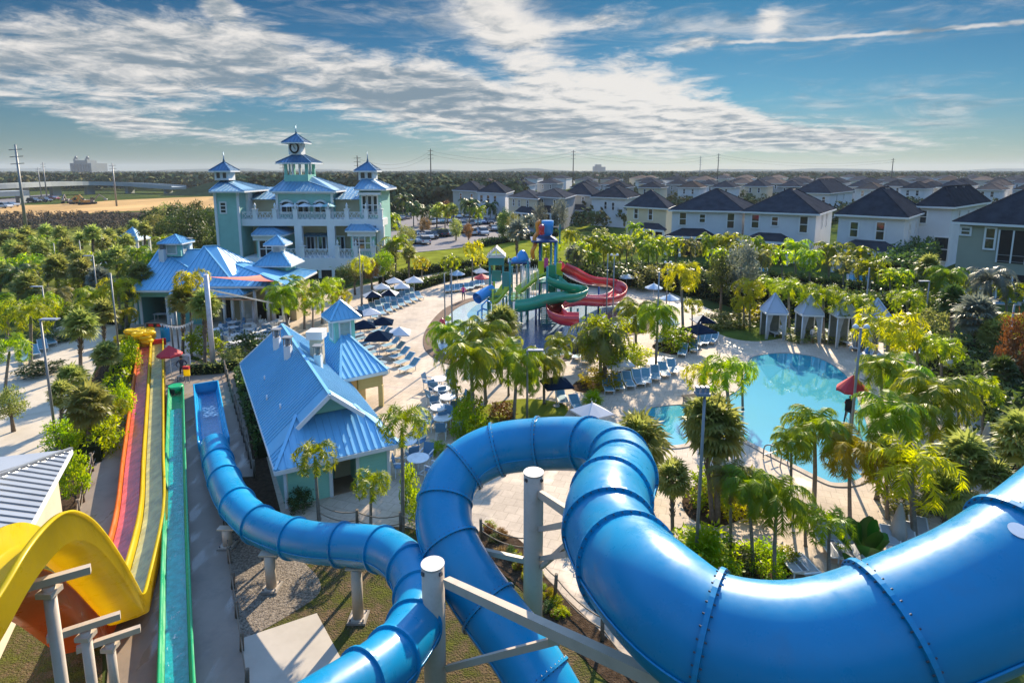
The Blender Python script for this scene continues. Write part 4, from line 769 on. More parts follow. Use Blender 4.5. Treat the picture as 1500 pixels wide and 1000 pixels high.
def feather(lv,az,el0,ln,droop,n,ll,wd,hang,fluffy,k=12):
    pts,h=rachis(az,el0,ln,droop,k); side=np.array((-h[1],h[0],0))
    for i in range(k):                               # midrib
        lv.tri(pts[i]+side*.012,pts[i]-side*.012,pts[i+1])
    for j in range(n):
        t=.12+.88*(j+.5)/n; f=t*k; i=min(int(f),k-1); p=pts[i]+(pts[i+1]-pts[i])*(f-i); tg=nrm(pts[i+1]-pts[i]); up=nrm(np.cross(side,tg)); up=up if up[2]>0 else -up
        l=ll*(math.sin(PI*min(1,.15+t*.8))**.6)*rg.uniform(.8,1.15)
        for s in (-1,1):
            a=rg.uniform(-.9,.9) if fluffy else rg.uniform(-.15,.35)
            d=nrm(side*s*math.cos(a)+up*math.sin(a)+tg*rg.uniform(.45,.75)-UPV*hang*rg.uniform(.6,1.2))
            q=p+d*l*.55; e=q+nrm(d-UPV*hang*1.0)*l*.45; w=tg*wd*.5
            lv.tri(p-w,p+w,q+w*.7); lv.tri(p-w,q+w*.7,q-w*.7); lv.tri(q-w*.7,q+w*.7,e)
def crown_feather(kind,seed,n_fr=15,nl=30,lod=1.0):
    global rg; rg=np.random.default_rng(seed); lv=Leaves()
    for i in range(n_fr):
        az=i*2.399+rg.uniform(-.2,.2); u=(i+.5)/n_fr
        if kind=='queen': feather(lv,az,R(88-72*u**1.2)+rg.uniform(-.12,.12),rg.uniform(1.35,1.7),R(95+60*u),nl,.46,.030/lod,.75,False)
        else: feather(lv,az,R(88-58*u)+rg.uniform(-.1,.1),rg.uniform(1.45,1.75),R(135+55*u),nl,.30,.04/lod,.35,True)
    return lv
def crown_fan(seed,n=44,segs=15,lod=1.0):
    global rg; rg=np.random.default_rng(seed); lv=Leaves()
    for i in range(n):
        u=(i+.5)/n; el=R(86-128*u)+rg.uniform(-.12,.12); az=i*2.399+rg.uniform(-.2,.2); pl=rg.uniform(.34,.52)
        h=np.array((math.cos(az),math.sin(az),0)); d=h*math.cos(el)+UPV*math.sin(el); side=np.array((-h[1],h[0],0)); up=np.cross(d,side); up=nrm(up); tilt=rg.uniform(-.5,.5); side=nrm(side*math.cos(tilt)+up*math.sin(tilt)); up=np.cross(side,d)
        b=d*pl; lv.tri(side*.015,-side*.015,b)
        fl=rg.uniform(.42,.58)*(1 if u<.8 else .85)
        for j in range(segs):
            a=(j/(segs-1)-.5)*R(250); dd=d*math.cos(a)*.95+side*math.sin(a); dd=nrm(dd+up*(.18*abs(math.sin(a)))); l=fl*(1-.28*abs(a)/R(125))*rg.uniform(.9,1.08); w=np.cross(dd,up); w=nrm(w)*.036/lod
            q=b+dd*l*.6; e=q+nrm(dd*1.0-UPV*rg.uniform(.35,.9))*l*.42; lv.tri(b-w*.25,q+w,q-w); lv.tri(q-w,q+w,e)
    return lv
def leafcloud(seed,n,size,shape,clump=.0):
    """leaf sized faces spread through lumpy volume; shape(p)->bool on the unit ball"""
    global rg; rg=np.random.default_rng(seed); lv=Leaves(); cl=[]
    while len(cl)<max(8,n//26):
        p=rg.uniform(-1,1,3); r=np.linalg.norm(p)
        if r<1 and r>.35 and shape(p): cl.append(p)
    for i in range(n):
        c=cl[rg.integers(len(cl))]; p=c+rg.normal(0,1,3)*clump; d=nrm(rg.normal(0,1,3)+c*.5); s=np.cross(d,rg.normal(0,1,3)); s=nrm(s)*size*.42; l=size*rg.uniform(.7,1.3)
        lv.tri(p-s*.6,p+s*.6,p+d*l*.6+s*.5); lv.tri(p-s*.6,p+d*l*.6+s*.5,p+d*l)
    return lv
ball=lambda p: True
MESH={}
for i in range(3):
    MESH['queen',i]=crown_feather('queen',20+i,20,58).mesh('crown',M_L['queen']); MESH['fox',i]=crown_feather('fox',30+i,12,46).mesh('crown',M_L['fox']); MESH['sabal',i]=crown_fan(40+i,56,15,.8).mesh('crown',M_L['sabal'])
    MESH['queen','far',i]=crown_feather('queen',50+i,16,15,.32).mesh('crown',M_L['queen']); MESH['fox','far',i]=crown_feather('fox',60+i,11,15,.36).mesh('crown',M_L['fox']); MESH['sabal','far',i]=crown_fan(70+i,40,9,.5).mesh('crown',M_L['sabal'])
    MESH['bush',i]=leafcloud(80+i,1500,.16,lambda p:p[2]>-.55,.13).mesh('foliage',M_L['lime']); MESH['tree',i]=leafcloud(90+i,2600,.13,ball,.13).mesh('crown',M_L['olive']); MESH['spike',i]=crown_fan(75+i,34,11,.8).mesh('foliage',M_L['lime'])
def recol(key,c):
    k=(key,c)
    if k not in MESH: me=MESH[key].copy(); me.materials.clear(); me.materials.append(M_L[c]); MESH[k]=me
    return MESH[k]
def trunk_mesh(kind):
    m=MB()
    if kind=='sabal':
        m.tube([(0,0,0),(.04,.0,.1),(.0,.02,.5),(0,0,1)],[.21,.165,.15,.17],10)
        for i in range(46):                            # old leaf boots criss-crossing the upper trunk
            a=i*2.4; z=.45+.55*i/46; r=.17; m.bar((r*.9*math.cos(a),r*.9*math.sin(a),z-.015),(r*1.55*math.cos(a),r*1.55*math.sin(a),z+.028),.09,.018)
        return m,M_TRUNK
    if kind=='queen': m.tube([(0,0,0),(.02,0,.06),(.05,0,.45),(0,0,1)],[.20,.14,.125,.10],10); return m,M_TRUNKG
    m.tube([(0,0,0),(.0,.01,.06),(.0,.03,.5),(0,0,.86)],[.19,.14,.12,.11],10); m.cur=1; m.tube([(0,0,.855),(0,0,.92),(0,0,1)],[.115,.12,.07],10); return m,[M_TRUNKG,M_SHAFT]
TR={}
for k in ('sabal','queen','fox'):
    m,mt=trunk_mesh(k); o=m.build('trunk',mt); TR[k]=o.data; bpy.data.objects.remove(o)
PN={'sabal':('cabbage_palm','palm tree'),'queen':('feather_palm','palm tree'),'fox':('foxtail_palm','palm tree')}
cnt=0
def palm(kind,px,pyc,pyb,rpx,label,col=None,pxb=None,group=None,far=False):
    """crown centre (px, pyc), foot (pxb or px, pyb), crown radius in photo pixels"""
    global cnt; cnt+=1; b=at(pxb if pxb is not None else px,pyb); c=atY(px,pyc,b.y); s=ppm(b); r=rpx/ppm(c)*1.0
    root=thing(PN[kind][0],label,PN[kind][1],b,random.uniform(0,6.28),group); zt=max(.5,c.z-(.05 if kind=='sabal' else .42)*r)
    t=new('trunk',TR[kind],root); rad=max(.5,min(1.2,r*.52)); t.scale=(rad,rad,zt)
    iq=Matrix.Rotation(-root.rotation_euler.z,3,'Z'); off=iq@V((c.x-b.x,c.y-b.y,0))
    if off.length>.01: t.rotation_euler=(-off.y/zt,off.x/zt,0)
    key=(kind,'far',cnt%3) if far else (kind,cnt%3); me=recol(key,col) if col else MESH[key]
    k=new('crown',me,root); k.location=off+V((0,0,zt)); k.scale=(r*1.06,r*1.06,r*1.16); k.rotation_euler=(0,0,random.uniform(0,6.28)); return root
def bush(px,py,wpx,hpx,label,col=None,name='shrub',cat='shrub',kind='bush',group=None,depth=None):
    """foot centre pixel, width and height in pixels"""
    global cnt; cnt+=1; b=at(px,py); s=ppm(b); w=wpx/s/2; h=hpx/s
    me=MESH[kind,cnt%3] if not col else recol((kind,cnt%3),col)
    o=new(name,me); o.location=b+V((0,0,h*.42)); o.scale=(w,depth or w,h*.58); o.rotation_euler=(0,0,random.choice((0,PI)) if depth else random.uniform(0,6.28)); return tag(o,label,cat,group)
def tree(px,pyc,pyb,rpx,label,col='olive',name='broadleaf_tree',ratio=1.0,group=None):
    global cnt; cnt+=1; b=at(px,pyb); c=atY(px,pyc,b.y); r=rpx/ppm(c); root=thing(name,label,'tree',b,random.uniform(0,6),group); m=MB(); zc=max(.8,c.z)
    m.tube([(0,0,0),(.05*r,0,zc*.4),(0,.05*r,zc)],[.09*r+.05,.06*r+.04,.03*r+.02],8)
    for k in range(5):
        a=k*1.3+random.uniform(0,.5); z=zc*(.45+.1*k); m.tube([(0,0,z),(.4*r*math.cos(a),.4*r*math.sin(a),z+.35*r),(.7*r*math.cos(a),.7*r*math.sin(a),z+.6*r)],[.04*r+.02,.025*r+.01,.008*r],6)
    m.build('trunk',M_TRUNK,root); k=new('crown',recol(('tree',cnt%3),col),root); k.location=(0,0,zc); k.scale=(r,r,r*ratio); return root
M_CORE=mat('hedge_core',(.012,.02,.008),1,.3,2,spec=0)
def hedge(label,pts,h,w,col='dark',leafs=260,size=.16,name='hedge',seed=5):
    """clipped or wild hedge along ground pixels: dense leaf faces over a solid core"""
    P=[at(x,y) for x,y in pts]; m=MB(); P3=smooth_path(P,3) if len(P)>2 else P
    m.sweep([(-w/2*.8,0),(-w/2*.8,h*.8),(-w/4,h*.88),(w/4,h*.88),(w/2*.8,h*.8),(w/2*.8,0)],P3,smooth=False)
    g=np.random.default_rng(seed); vs_=[]; ts=[]
    seg=[(P3[i],P3[i+1]) for i in range(len(P3)-1)]; tot=sum((b-a).length for a,b in seg)
    for a,b in seg:
        l=(b-a).length; n=int(leafs*l*(h+w)/3); t=(b-a).normalized(); sd_=V((-t.y,t.x,0)); lump=g.uniform(.85,1.15,8)
        for i in range(n):
            u=g.uniform(); k=lump[int(u*7.99)]
            if g.uniform()<h/(h+w*.5): x=g.choice((-1,1))*w/2*g.uniform(.72,1.08)*k; z=h*g.uniform(.02,1.0)
            else: x=w/2*g.uniform(-1,1); z=h*g.uniform(.86,1.08)*k
            p=np.array(a.lerp(b,u)+sd_*x)+np.array((0,0,z)); d=nrm(g.normal(0,1,3)+np.array((0,0,.4))); s=nrm(np.cross(d,g.normal(0,1,3)))*size*.4; L_=size*g.uniform(.7,1.4); n0=len(vs_)
            vs_ += [p-s,p+s,p+d*L_]; ts.append((n0,n0+1,n0+2))
    root=thing(name,label,'hedge',(0,0,0)); m.build('stem_core',M_CORE,root); new('foliage',fast_mesh('foliage',np.array(vs_),np.array(ts),M_L[col],tri=True),root); return root
# kind, crown x, crown y, foot y, crown radius (photo pixels), label, [colour], [foot x]
PALMS=[
('sabal',118,478,548,28,'bushy cabbage palm on a bare trunk standing in the promenade bed'),
('sabal',130,594,668,36,'big shaggy cabbage palm next to the topiary shrub by the left promenade'),
('sabal',90,578,640,22,'low grey-green fan palm tucked behind the shaggy cabbage palm by the promenade lamp'),
('sabal',152,458,522,22,'tall cabbage palm with pale fronds right behind the bushy palm of the promenade bed'),
('sabal',156,520,566,22,'short dense cabbage palm next to the rope fence above the orange lane'),
('fox',43,448,535,34,'bright green foxtail palm with slim trunk beside the deck chairs of the promenade','fox',45),
('fox',12,500,588,28,'foxtail palm with arching lime fronds at the edge of the promenade, cut by the frame','lime',6),
('fox',10,446,505,28,'foxtail palm behind the deck chairs at the frame edge, deep green','fox'),
('fox',172,414,482,28,'yellow-fringed foxtail palm by the corner of the snack bar','gold',176),
('fox',183,455,490,17,'small foxtail palm with gold tips beside the stack of yellow tubes','gold'),
('sabal',204,402,472,20,'cabbage palm with brown skirt in front of the snack bar hatch'),
('sabal',172,376,420,18,'dark cabbage palm behind the yellow-fringed foxtail palm'),
('sabal',136,342,398,15,'tall cabbage palm beside two blue banners of the sports court'),
('sabal',18,346,380,13,'cabbage palm near the far field, first of the row from the frame edge'),
('sabal',38,344,382,14,'cabbage palm near the far field, second of the row from the frame edge'),
('sabal',68,340,376,13,'cabbage palm near the far field, third of the row from the frame edge'),
('sabal',89,342,386,13,'cabbage palm next to the blue banners, fourth of the row from the frame edge'),
('sabal',160,346,374,13,'cabbage palm beside the little pavilion, on its near field side'),
('sabal',180,343,368,11,'cabbage palm whose crown overlaps the little white pavilion'),
('sabal',196,332,362,12,'cabbage palm just past the little white pavilion towards the clubhouse'),
('sabal',212,336,374,13,'cabbage palm between the little pavilion and the blue snack bar roof'),
('queen',26,398,440,20,'feather palm in the thick grove over the promenade, closest to the frame edge','dark'),
('queen',56,390,432,18,'feather palm in the middle of the thick grove over the promenade'),
('sabal',84,394,446,22,'full cabbage palm of the grove near the promenade lamp heads'),
('sabal',122,398,450,22,'full cabbage palm between the lamp poles and the sports court lawn'),
('fox',100,412,456,17,'orange-tipped foxtail palm in the grove next to the tall lamp','gold'),
('sabal',146,410,458,20,'silvery cabbage palm just behind the lamp pole by the snack bar','grey'),
('fox',2,432,472,18,'lime foxtail palm half outside the frame over the promenade','lime'),
('fox',278,402,522,25,'golden foxtail palm rising over the fan palms before the snack bar','gold',280),
('sabal',268,440,522,24,'cabbage palm before the snack bar, on the side of the red umbrella'),
('sabal',300,447,532,25,'cabbage palm before the snack bar, beside the sail post'),
('fox',62,436,500,24,'lime foxtail palm between the deck chairs and the grove','lime'),
('queen',80,428,480,20,'feather palm leaning over the promenade behind the tall lamp','olive'),
('sabal',40,420,462,22,'shaggy cabbage palm at the back of the deck chairs','olive'),
('fox',112,446,500,20,'yellow-green foxtail palm right behind the bushy palm of the promenade bed','lime'),
('sabal',185,425,476,18,'cabbage palm between the yellow-fringed palm and the hatch','sabal'),
('queen',135,430,478,20,'feather palm in the hedge that screens the promenade','fox'),
('sabal',105,556,618,24,'pale cabbage palm with low crown beside the promenade lamp pole','sabal'),
('fox',166,590,634,20,'low foxtail palm on the racer slope beside the shaggy cabbage palm','fox'),
('sabal',30,372,408,14,'cabbage palm on the meadow edge behind the grove, by the frame','olive'),
('sabal',108,372,412,15,'cabbage palm on the meadow edge beside the sports court','sabal'),
('queen',240,350,392,14,'feather palm before the dark evergreens by the snack bar','queen'),
('fox',222,372,420,14,'foxtail palm at the far side of the snack bar roof','lime'),
('queen',425,410,470,18,'feather palm beside the kiosk tower','lime'),
('fox',487,410,462,16,'foxtail palm below the clubhouse terrace','fox'),
('fox',458,440,490,18,'low foxtail palm right behind the louvred cupola','lime'),
('queen',655,480,600,26,'light feather palm on the round table side of the central bed','lime',672),
('fox',745,500,580,22,'bright palm hidden between the central bed feather palms','fox'),
('queen',820,500,560,20,'feather palm at the splash pool end of the central bed','lime'),
('fox',1090,438,480,18,'yellow-tipped foxtail palm on the pool lawn','gold'),
('queen',1325,540,620,34,'lush feather palm beside the massive bright green one','fox'),
('fox',1405,560,640,30,'arching palm at the start of the lounger path','lime'),
('queen',1300,660,760,36,'feather palm between the pool steps and the large yellow palm','lime'),
('sabal',1455,490,560,24,'dark cabbage palm below the private pool','sabal'),
('fox',1475,420,470,22,'lime foxtail palm beside the sage house pool','lime'),
('fox',1330,430,500,24,'bright foxtail palm behind the arching lime one','lime'),
('queen',1160,640,760,26,'slender young feather palm at the near pool edge beside the ladder','queen'),
('fox',1400,640,720,34,'golden palm beside the lounger path behind the dark round cabbage palm','gold'),
('queen',1292,530,640,30,'feather palm behind the red umbrella, on the far side of the chair','lime'),
('fox',1440,560,650,28,'foxtail palm rising from the dark thicket over the lounger path','fox'),
('queen',1335,600,715,32,'feather palm filling the gap below the massive bright green one','lime'),
('sabal',985,700,800,30,'low cabbage palm between the looping tube and the round shrub bed','sabal') ,
('queen',1070,690,815,30,'feather palm behind the near bed with thin straight trunk','olive'),
('queen',414,426,498,24,'feather palm behind the cupola of the mint changing block','queen',424),
('fox',446,426,482,23,'green foxtail palm left of the row behind the louvred cupola'),
('fox',472,416,474,25,'green foxtail palm in the middle of the row behind the louvred cupola'),
('fox',500,428,462,17,'gold-edged foxtail palm at the end of the row behind the louvred cupola','gold'),
('fox',530,379,446,18,'backlit foxtail palm standing before the clubhouse corner by the lamp','gold'),
('queen',580,352,408,17,'feather palm at the car park edge closest to the clubhouse'),
('sabal',599,372,412,14,'small cabbage palm on the lawn between clubhouse and car park'),
('fox',618,380,410,13,'small golden palm on the lawn behind the white umbrellas','gold'),
('fox',660,376,416,16,'yellow-green foxtail palm behind the pale blue umbrella, on the lawn','lime'),
('fox',692,358,412,16,'tall yellow foxtail palm on the lawn behind the striped play house','gold'),
('fox',703,376,408,11,'round golden palm beside the striped play house roof','gold'),
('fox',460,656,762,32,'stubby lime foxtail palm before the blank mint wall of the changing block','lime',468),
('fox',588,606,778,38,'lime foxtail palm on a tall trunk at the corner of the changing block','lime',590),
('fox',543,698,772,29,'short lime foxtail palm beside the changing block entrance','lime'),
('queen',690,512,628,43,'feather palm with pale twin trunk nearest the round tables, in the central bed','lime',696),
('queen',708,484,592,34,'feather palm behind the pale twin trunk in the central bed','queen',712),
('sabal',735,474,562,30,'brownish cabbage palm at the back of the central bed by the splash pool','olive'),
('queen',757,518,616,34,'feather palm in the middle of the central bed beside the lamp post','lime',752),
('queen',797,524,592,28,'feather palm at the pool side of the central bed, by the navy umbrella','queen'),
('queen',772,548,604,22,'low feather palm hiding behind the lamp of the central bed'),
('queen',880,484,566,36,'feather palm rising from the planter with the long shadow by blue loungers','olive',881),
('queen',932,452,522,27,'feather palm with one hanging yellow frond by the red slide','queen'),
('queen',964,452,542,28,'feather palm beside the one with the yellow frond, nearer the main pool','queen',960),
('fox',998,392,502,28,'tall golden foxtail palm, the most yellow one, between both pools','gold',1001),
('fox',1014,441,492,16,'small bright foxtail palm under the tall golden one','lime'),
('fox',1030,538,592,30,'gold-fringed foxtail palm of the trio at the waist of the main pool','gold'),
('fox',1064,532,612,36,'large central foxtail palm of the trio at the waist of the main pool','lime',1070),
('fox',1088,534,600,24,'slim foxtail palm of the trio, standing over the pool water','fox'),
('sabal',936,648,735,46,'low dense cabbage palm right behind the looping blue tube'),
('sabal',1050,628,765,50,'large twin cabbage palm by the round shrub bed beside the main pool'),
('sabal',1032,612,765,38,'slender cabbage palm leaning out of the twin cabbage palm by the lamp','sabal',1043),
('queen',1195,616,738,42,'feather palm with drooping fronds in front of the turquoise pool','lime',1192),
('queen',1246,650,762,38,'yellowish feather palm with yellow trunk before the pool steps','gold',1245),
('queen',1302,600,732,40,'large feather palm over the red pool umbrella','queen',1284),
('queen',1370,566,692,48,'massive bright green feather palm between pool and lounger path','lime',1362),
('fox',1336,664,795,58,'large bright yellow foxtail palm above the near blue tube','gold',1340),
('sabal',1414,672,775,44,'dark round cabbage palm beside the large yellow foxtail palm'),
('sabal',1384,722,800,36,'lower cabbage palm under the large yellow foxtail palm'),
('sabal',1494,645,765,44,'cabbage palm at the frame edge over the near blue tube'),
('sabal',1460,700,800,30,'low cabbage palm behind the floodlight box at the near tube'),
('queen',1098,702,838,36,'dark feather palm in the near bed, closest to the lamp post','queen',1104),
('queen',1139,720,852,40,'dark feather palm in the near bed, closest to the pool ladder','queen',1134),
('fox',1216,756,840,36,'lime foxtail palm in the white tub beside grey loungers','lime',1214),
('fox',1180,745,800,24,'small dark foxtail palm by the white tub','fox'),
('fox',1098,414,478,22,'golden topped palm before the first cabana tent','gold'),
('fox',1128,410,470,20,'green palm behind the first cabana tent peak','fox'),
('fox',1156,414,492,25,'foxtail palm standing between first and second cabana tents','lime'),
('fox',1207,424,502,27,'foxtail palm standing between second and third cabana tents','lime'),
('fox',1256,436,514,26,'foxtail palm in front of the third cabana tent','lime'),
('fox',1303,466,565,46,'big yellow-green foxtail palm past the last cabana tent','gold',1300),
('fox',1345,490,560,30,'arching lime foxtail palm beside the white square umbrella','lime'),
('fox',1380,500,575,28,'foxtail palm just behind the white square umbrella','fox'),
('queen',1386,398,462,24,'feather palm right before the sage house wall','queen'),
('sabal',1360,392,452,20,'cabbage palm with orange dead fronds near the lavender lamp','olive'),
('queen',1452,404,470,26,'feather palm in front of the sage house windows','grey'),
('sabal',1430,462,548,32,'pale grey cabbage palm on the slope below the sage house','grey'),
('sabal',1395,440,520,24,'dark cabbage palm beside the pale grey one below the sage house','dark'),
('sabal',1468,545,610,26,'cabbage palm in the dark thicket beside the rust coloured tree','dark'),
('queen',1500,470,560,30,'feather palm cut by the frame beside the rust coloured tree','gold'),
]
for p in PALMS:
    kind,px,pyc,pyb,r,lab=p[:6]; palm(kind,px,pyc,pyb,r*1.08,lab,p[6] if len(p)>6 else None,p[7] if len(p)>7 else None,far=(pyb<430))
# long row of palms along the estate hedge
row=[(850,356,408,16,'fox'),(868,372,410,13,'queen'),(885,350,404,17,'queen'),(908,346,400,15,'fox'),(926,352,398,13,'queen'),(942,340,396,16,'fox'),(962,352,402,15,'queen'),(980,362,404,12,'fox'),(1040,350,398,18,'queen'),(1066,350,402,19,'queen'),(1103,352,408,17,'queen'),(1128,362,408,14,'fox'),(1166,358,412,18,'queen'),(1214,362,418,19,'queen'),(1258,366,424,20,'queen'),(1288,380,432,17,'fox'),(1318,400,445,18,'queen')]
for i,(px,pyc,pyb,r,k) in enumerate(row):
    palm(k,px,pyc,pyb,r*1.1,ORD[i]+' palm along the estate hedge, counted from the red slide towards the sage house',None if i%3 else 'fox',far=True,group='palms along the estate hedge')
for i,(px,pyc,pyb,r,k,c) in enumerate([(606,300,332,12,'queen','dark'),(622,306,330,13,'queen','dark'),(640,312,334,12,'sabal',None),(652,302,336,13,'queen',None),(664,308,338,10,'sabal','olive'),(688,296,336,15,'queen','dark'),(700,306,338,11,'queen',None),(718,300,322,11,'queen','dark'),(736,322,346,10,'sabal','olive'),(773,318,350,12,'queen','grey'),(590,290,320,12,'queen','dark'),(560,300,330,12,'queen','dark'),(572,318,350,15,'queen',None)]):
    palm(k,px,pyc,pyb,r*1.1,ORD[i]+' palm of the car park planting, going from the clubhouse to the estate' if i<10 else ORD[i-10]+' dark palm beside the car park entrance next to the clubhouse',c,far=True,group='car park palms')
palm('sabal',757,338,392,20,'spiky grey fan palm with stiff fronds behind the blue domes of the play tower','grey',far=True); palm('sabal',840,372,410,16,'spiky silver fan palm behind the dump bucket tower','grey',far=True)
for x,c,b,r,l,col,ra in [(20,590,632,20,'thin leaved young tree beside the grey pavilion roof','olive',1.2),(255,338,372,20,'dark evergreen tree beside the clubhouse corner, farther from it','dark',1.1),(284,330,374,22,'dark evergreen tree touching the clubhouse teal tower','dark',1.1),(304,352,385,18,'round evergreen tree at the foot of the teal tower','dark',1.1),(232,330,362,16,'green tree between the pavilion and the dark evergreens','olive',1),(332,350,392,18,'dark bushy tree hiding the teal tower base','dark',1.5),(884,500,566,40,'leafy light green tree with small leaves in the planter by blue loungers','lime',.95),(752,332,355,10,'narrow olive tree at the end of the car park','olive',1.9),(738,328,352,11,'slim dark tree before the pale estate house','dark',1.9),(790,318,345,11,'slim grey-green tree by the estate entrance','grey',1.8),(820,312,340,12,'bare greyish tree before the white estate house','grey',1.6),(1082,392,465,24,'tall grey shrub-like tree in the hedge behind the pool lawn','grey',1.6),(1055,400,462,20,'dark tree in the hedge behind the pool lawn','dark',1.5),(562,385,420,15,'round green tree at the clubhouse terrace corner','lime',1.1),(545,395,425,12,'rusty leaved small tree under the backlit foxtail palm','rust',1.2),(1478,510,600,24,'rust coloured feathery tree beside the dark thicket','rust',2.0),(655,306,330,9,'bare brown tree on a car park island, middle one','twig',1.3),(622,330,346,9,'bare brown tree on the car park island next to the entrance','twig',1.2),(668,334,352,9,'small green tree on a car park island','olive',1.5),(686,338,356,7,'orange brown small tree on a car park island','rust',1.5)]:
    tree(x,c,b,r,l,col,ratio=ra)
sheet('bed_lawn',[(684,612),(716,592),(770,584),(818,590),(832,602),(800,632),(745,660),(690,668),(672,640)],M_LAWN,.024)
sheet('planter_mulch_ground',[(838,570),(850,556),(890,548),(935,540),(945,552),(905,566),(868,576)],M_MULCH,.026); sheet('planter_lawn',[(876,560),(905,548),(938,540),(942,550),(905,564)],M_LAWN,.030)
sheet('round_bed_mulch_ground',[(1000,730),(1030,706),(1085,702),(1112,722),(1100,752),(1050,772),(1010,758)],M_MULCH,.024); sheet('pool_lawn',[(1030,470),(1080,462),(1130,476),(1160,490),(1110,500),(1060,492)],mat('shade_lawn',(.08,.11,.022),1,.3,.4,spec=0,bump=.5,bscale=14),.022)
sheet('near_bed_mulch_ground',[(960,840),(1000,806),(1060,798),(1120,806),(1160,822),(1150,850),(1060,880),(980,880)],M_MULCH,.024); sheet('fenced_bed_mulch_ground',[(702,778),(760,790),(800,846),(880,925),(960,1010),(930,1030),(840,950),(760,860),(700,810)],M_MULCH,.024); sheet('golden_palm_mulch_ground',[(955,508),(985,494),(1020,494),(1025,506),(990,520)],M_MULCH,.024)
# denser planting on the meadow edge, round the clubhouse foot and along the estate
g_=random.Random(31); k_=0
for x,c,b,r,kd in [(8,352,384,14,'sabal'),(28,356,390,15,'sabal'),(52,352,386,14,'queen'),(60,366,402,15,'sabal'),(76,356,392,14,'queen'),(4,380,416,16,'fox'),(18,366,400,15,'sabal'),(42,376,412,16,'fox'),(96,362,400,14,'sabal'),(120,352,386,13,'sabal'),(150,356,392,14,'sabal'),(168,352,386,13,'queen'),(186,356,392,14,'sabal'),(200,366,404,15,'queen'),(152,384,424,16,'sabal'),(136,372,410,14,'fox'),(70,384,424,16,'queen'),(96,386,426,16,'fox'),(116,380,420,15,'sabal'),(188,386,428,16,'queen'),(0,400,440,18,'sabal'),(40,400,442,18,'queen')]:
    palm(kd,x,c,b,r*1.15,ORD[k_]+' palm of the loose meadow edge grove, counted irregularly from the frame edge' if False else 'green palm in the thick grove between the promenade and the far meadow',g_.choice([None,None,'olive','lime']) if kd!='sabal' else g_.choice([None,'olive']),far=True,group='grove palms by the far meadow'); k_+=1
for x,c,b,r,l,col in [(226,322,352,15,'tall green tree at the meadow end of the evergreen clump by the clubhouse','dark'),(244,318,350,16,'round green tree behind the evergreen clump by the clubhouse','olive'),(266,316,350,17,'broad dark tree behind the snack bar cupola','dark'),(290,314,352,17,'high dark tree beside the teal clubhouse tower','dark'),(312,322,360,16,'green tree against the teal clubhouse wall, highest one','dark'),(345,378,402,14,'dark leafy tree before the clubhouse bay','dark'),(570,372,410,16,'leafy green tree at the car park side of the clubhouse','olive'),(596,346,386,13,'leafy small tree between clubhouse and front car park row','olive'),(520,398,432,14,'olive tree at the clubhouse terrace foot beside the lamp','olive'),(505,404,436,13,'dark shrubby tree at the clubhouse terrace foot','dark')]:
    tree(x,c,b,r,l,col,ratio=1.1)
row2=[(815,352,392,13,'fox'),(835,340,378,12,'queen'),(880,338,372,12,'fox'),(930,330,362,11,'queen'),(800,362,398,13,'queen'),(845,366,412,16,'fox'),(862,352,402,16,'queen'),(896,362,408,15,'queen'),(918,358,406,15,'fox'),(950,360,408,16,'queen'),(990,352,402,17,'fox'),(1012,356,404,15,'queen'),(1052,366,412,17,'fox'),(1086,362,412,17,'queen'),(1116,372,420,16,'queen'),(1146,368,420,17,'fox'),(1186,372,424,18,'queen'),(1236,378,432,18,'fox'),(1275,388,440,19,'queen'),(1304,398,450,18,'fox')]
for i,(px,pyc,pyb,r,kd) in enumerate(row2): palm(kd,px,pyc,pyb,r*1.1,'green palm in the second line of the estate hedge, before the house porches',[None,'fox','olive'][i%3],far=True,group='second line of palms at the estate hedge')
for i,(x,y,w,h,c) in enumerate([(1010,428,60,40,'dark'),(1060,436,60,46,'olive'),(1100,448,60,50,'dark'),(900,420,60,34,'dark'),(950,424,60,36,'olive'),(860,414,50,30,'dark'),(1150,452,60,40,'dark'),(1220,462,60,40,'olive'),(1280,470,60,44,'dark'),(1330,470,60,50,'dark'),(1360,500,60,50,'olive')]): bush(x,y,w,h,ORD[i]+' wild shrub along the tall dark hedge, from red slide past the cabanas',c,group='wild shrubs at the tall hedge')
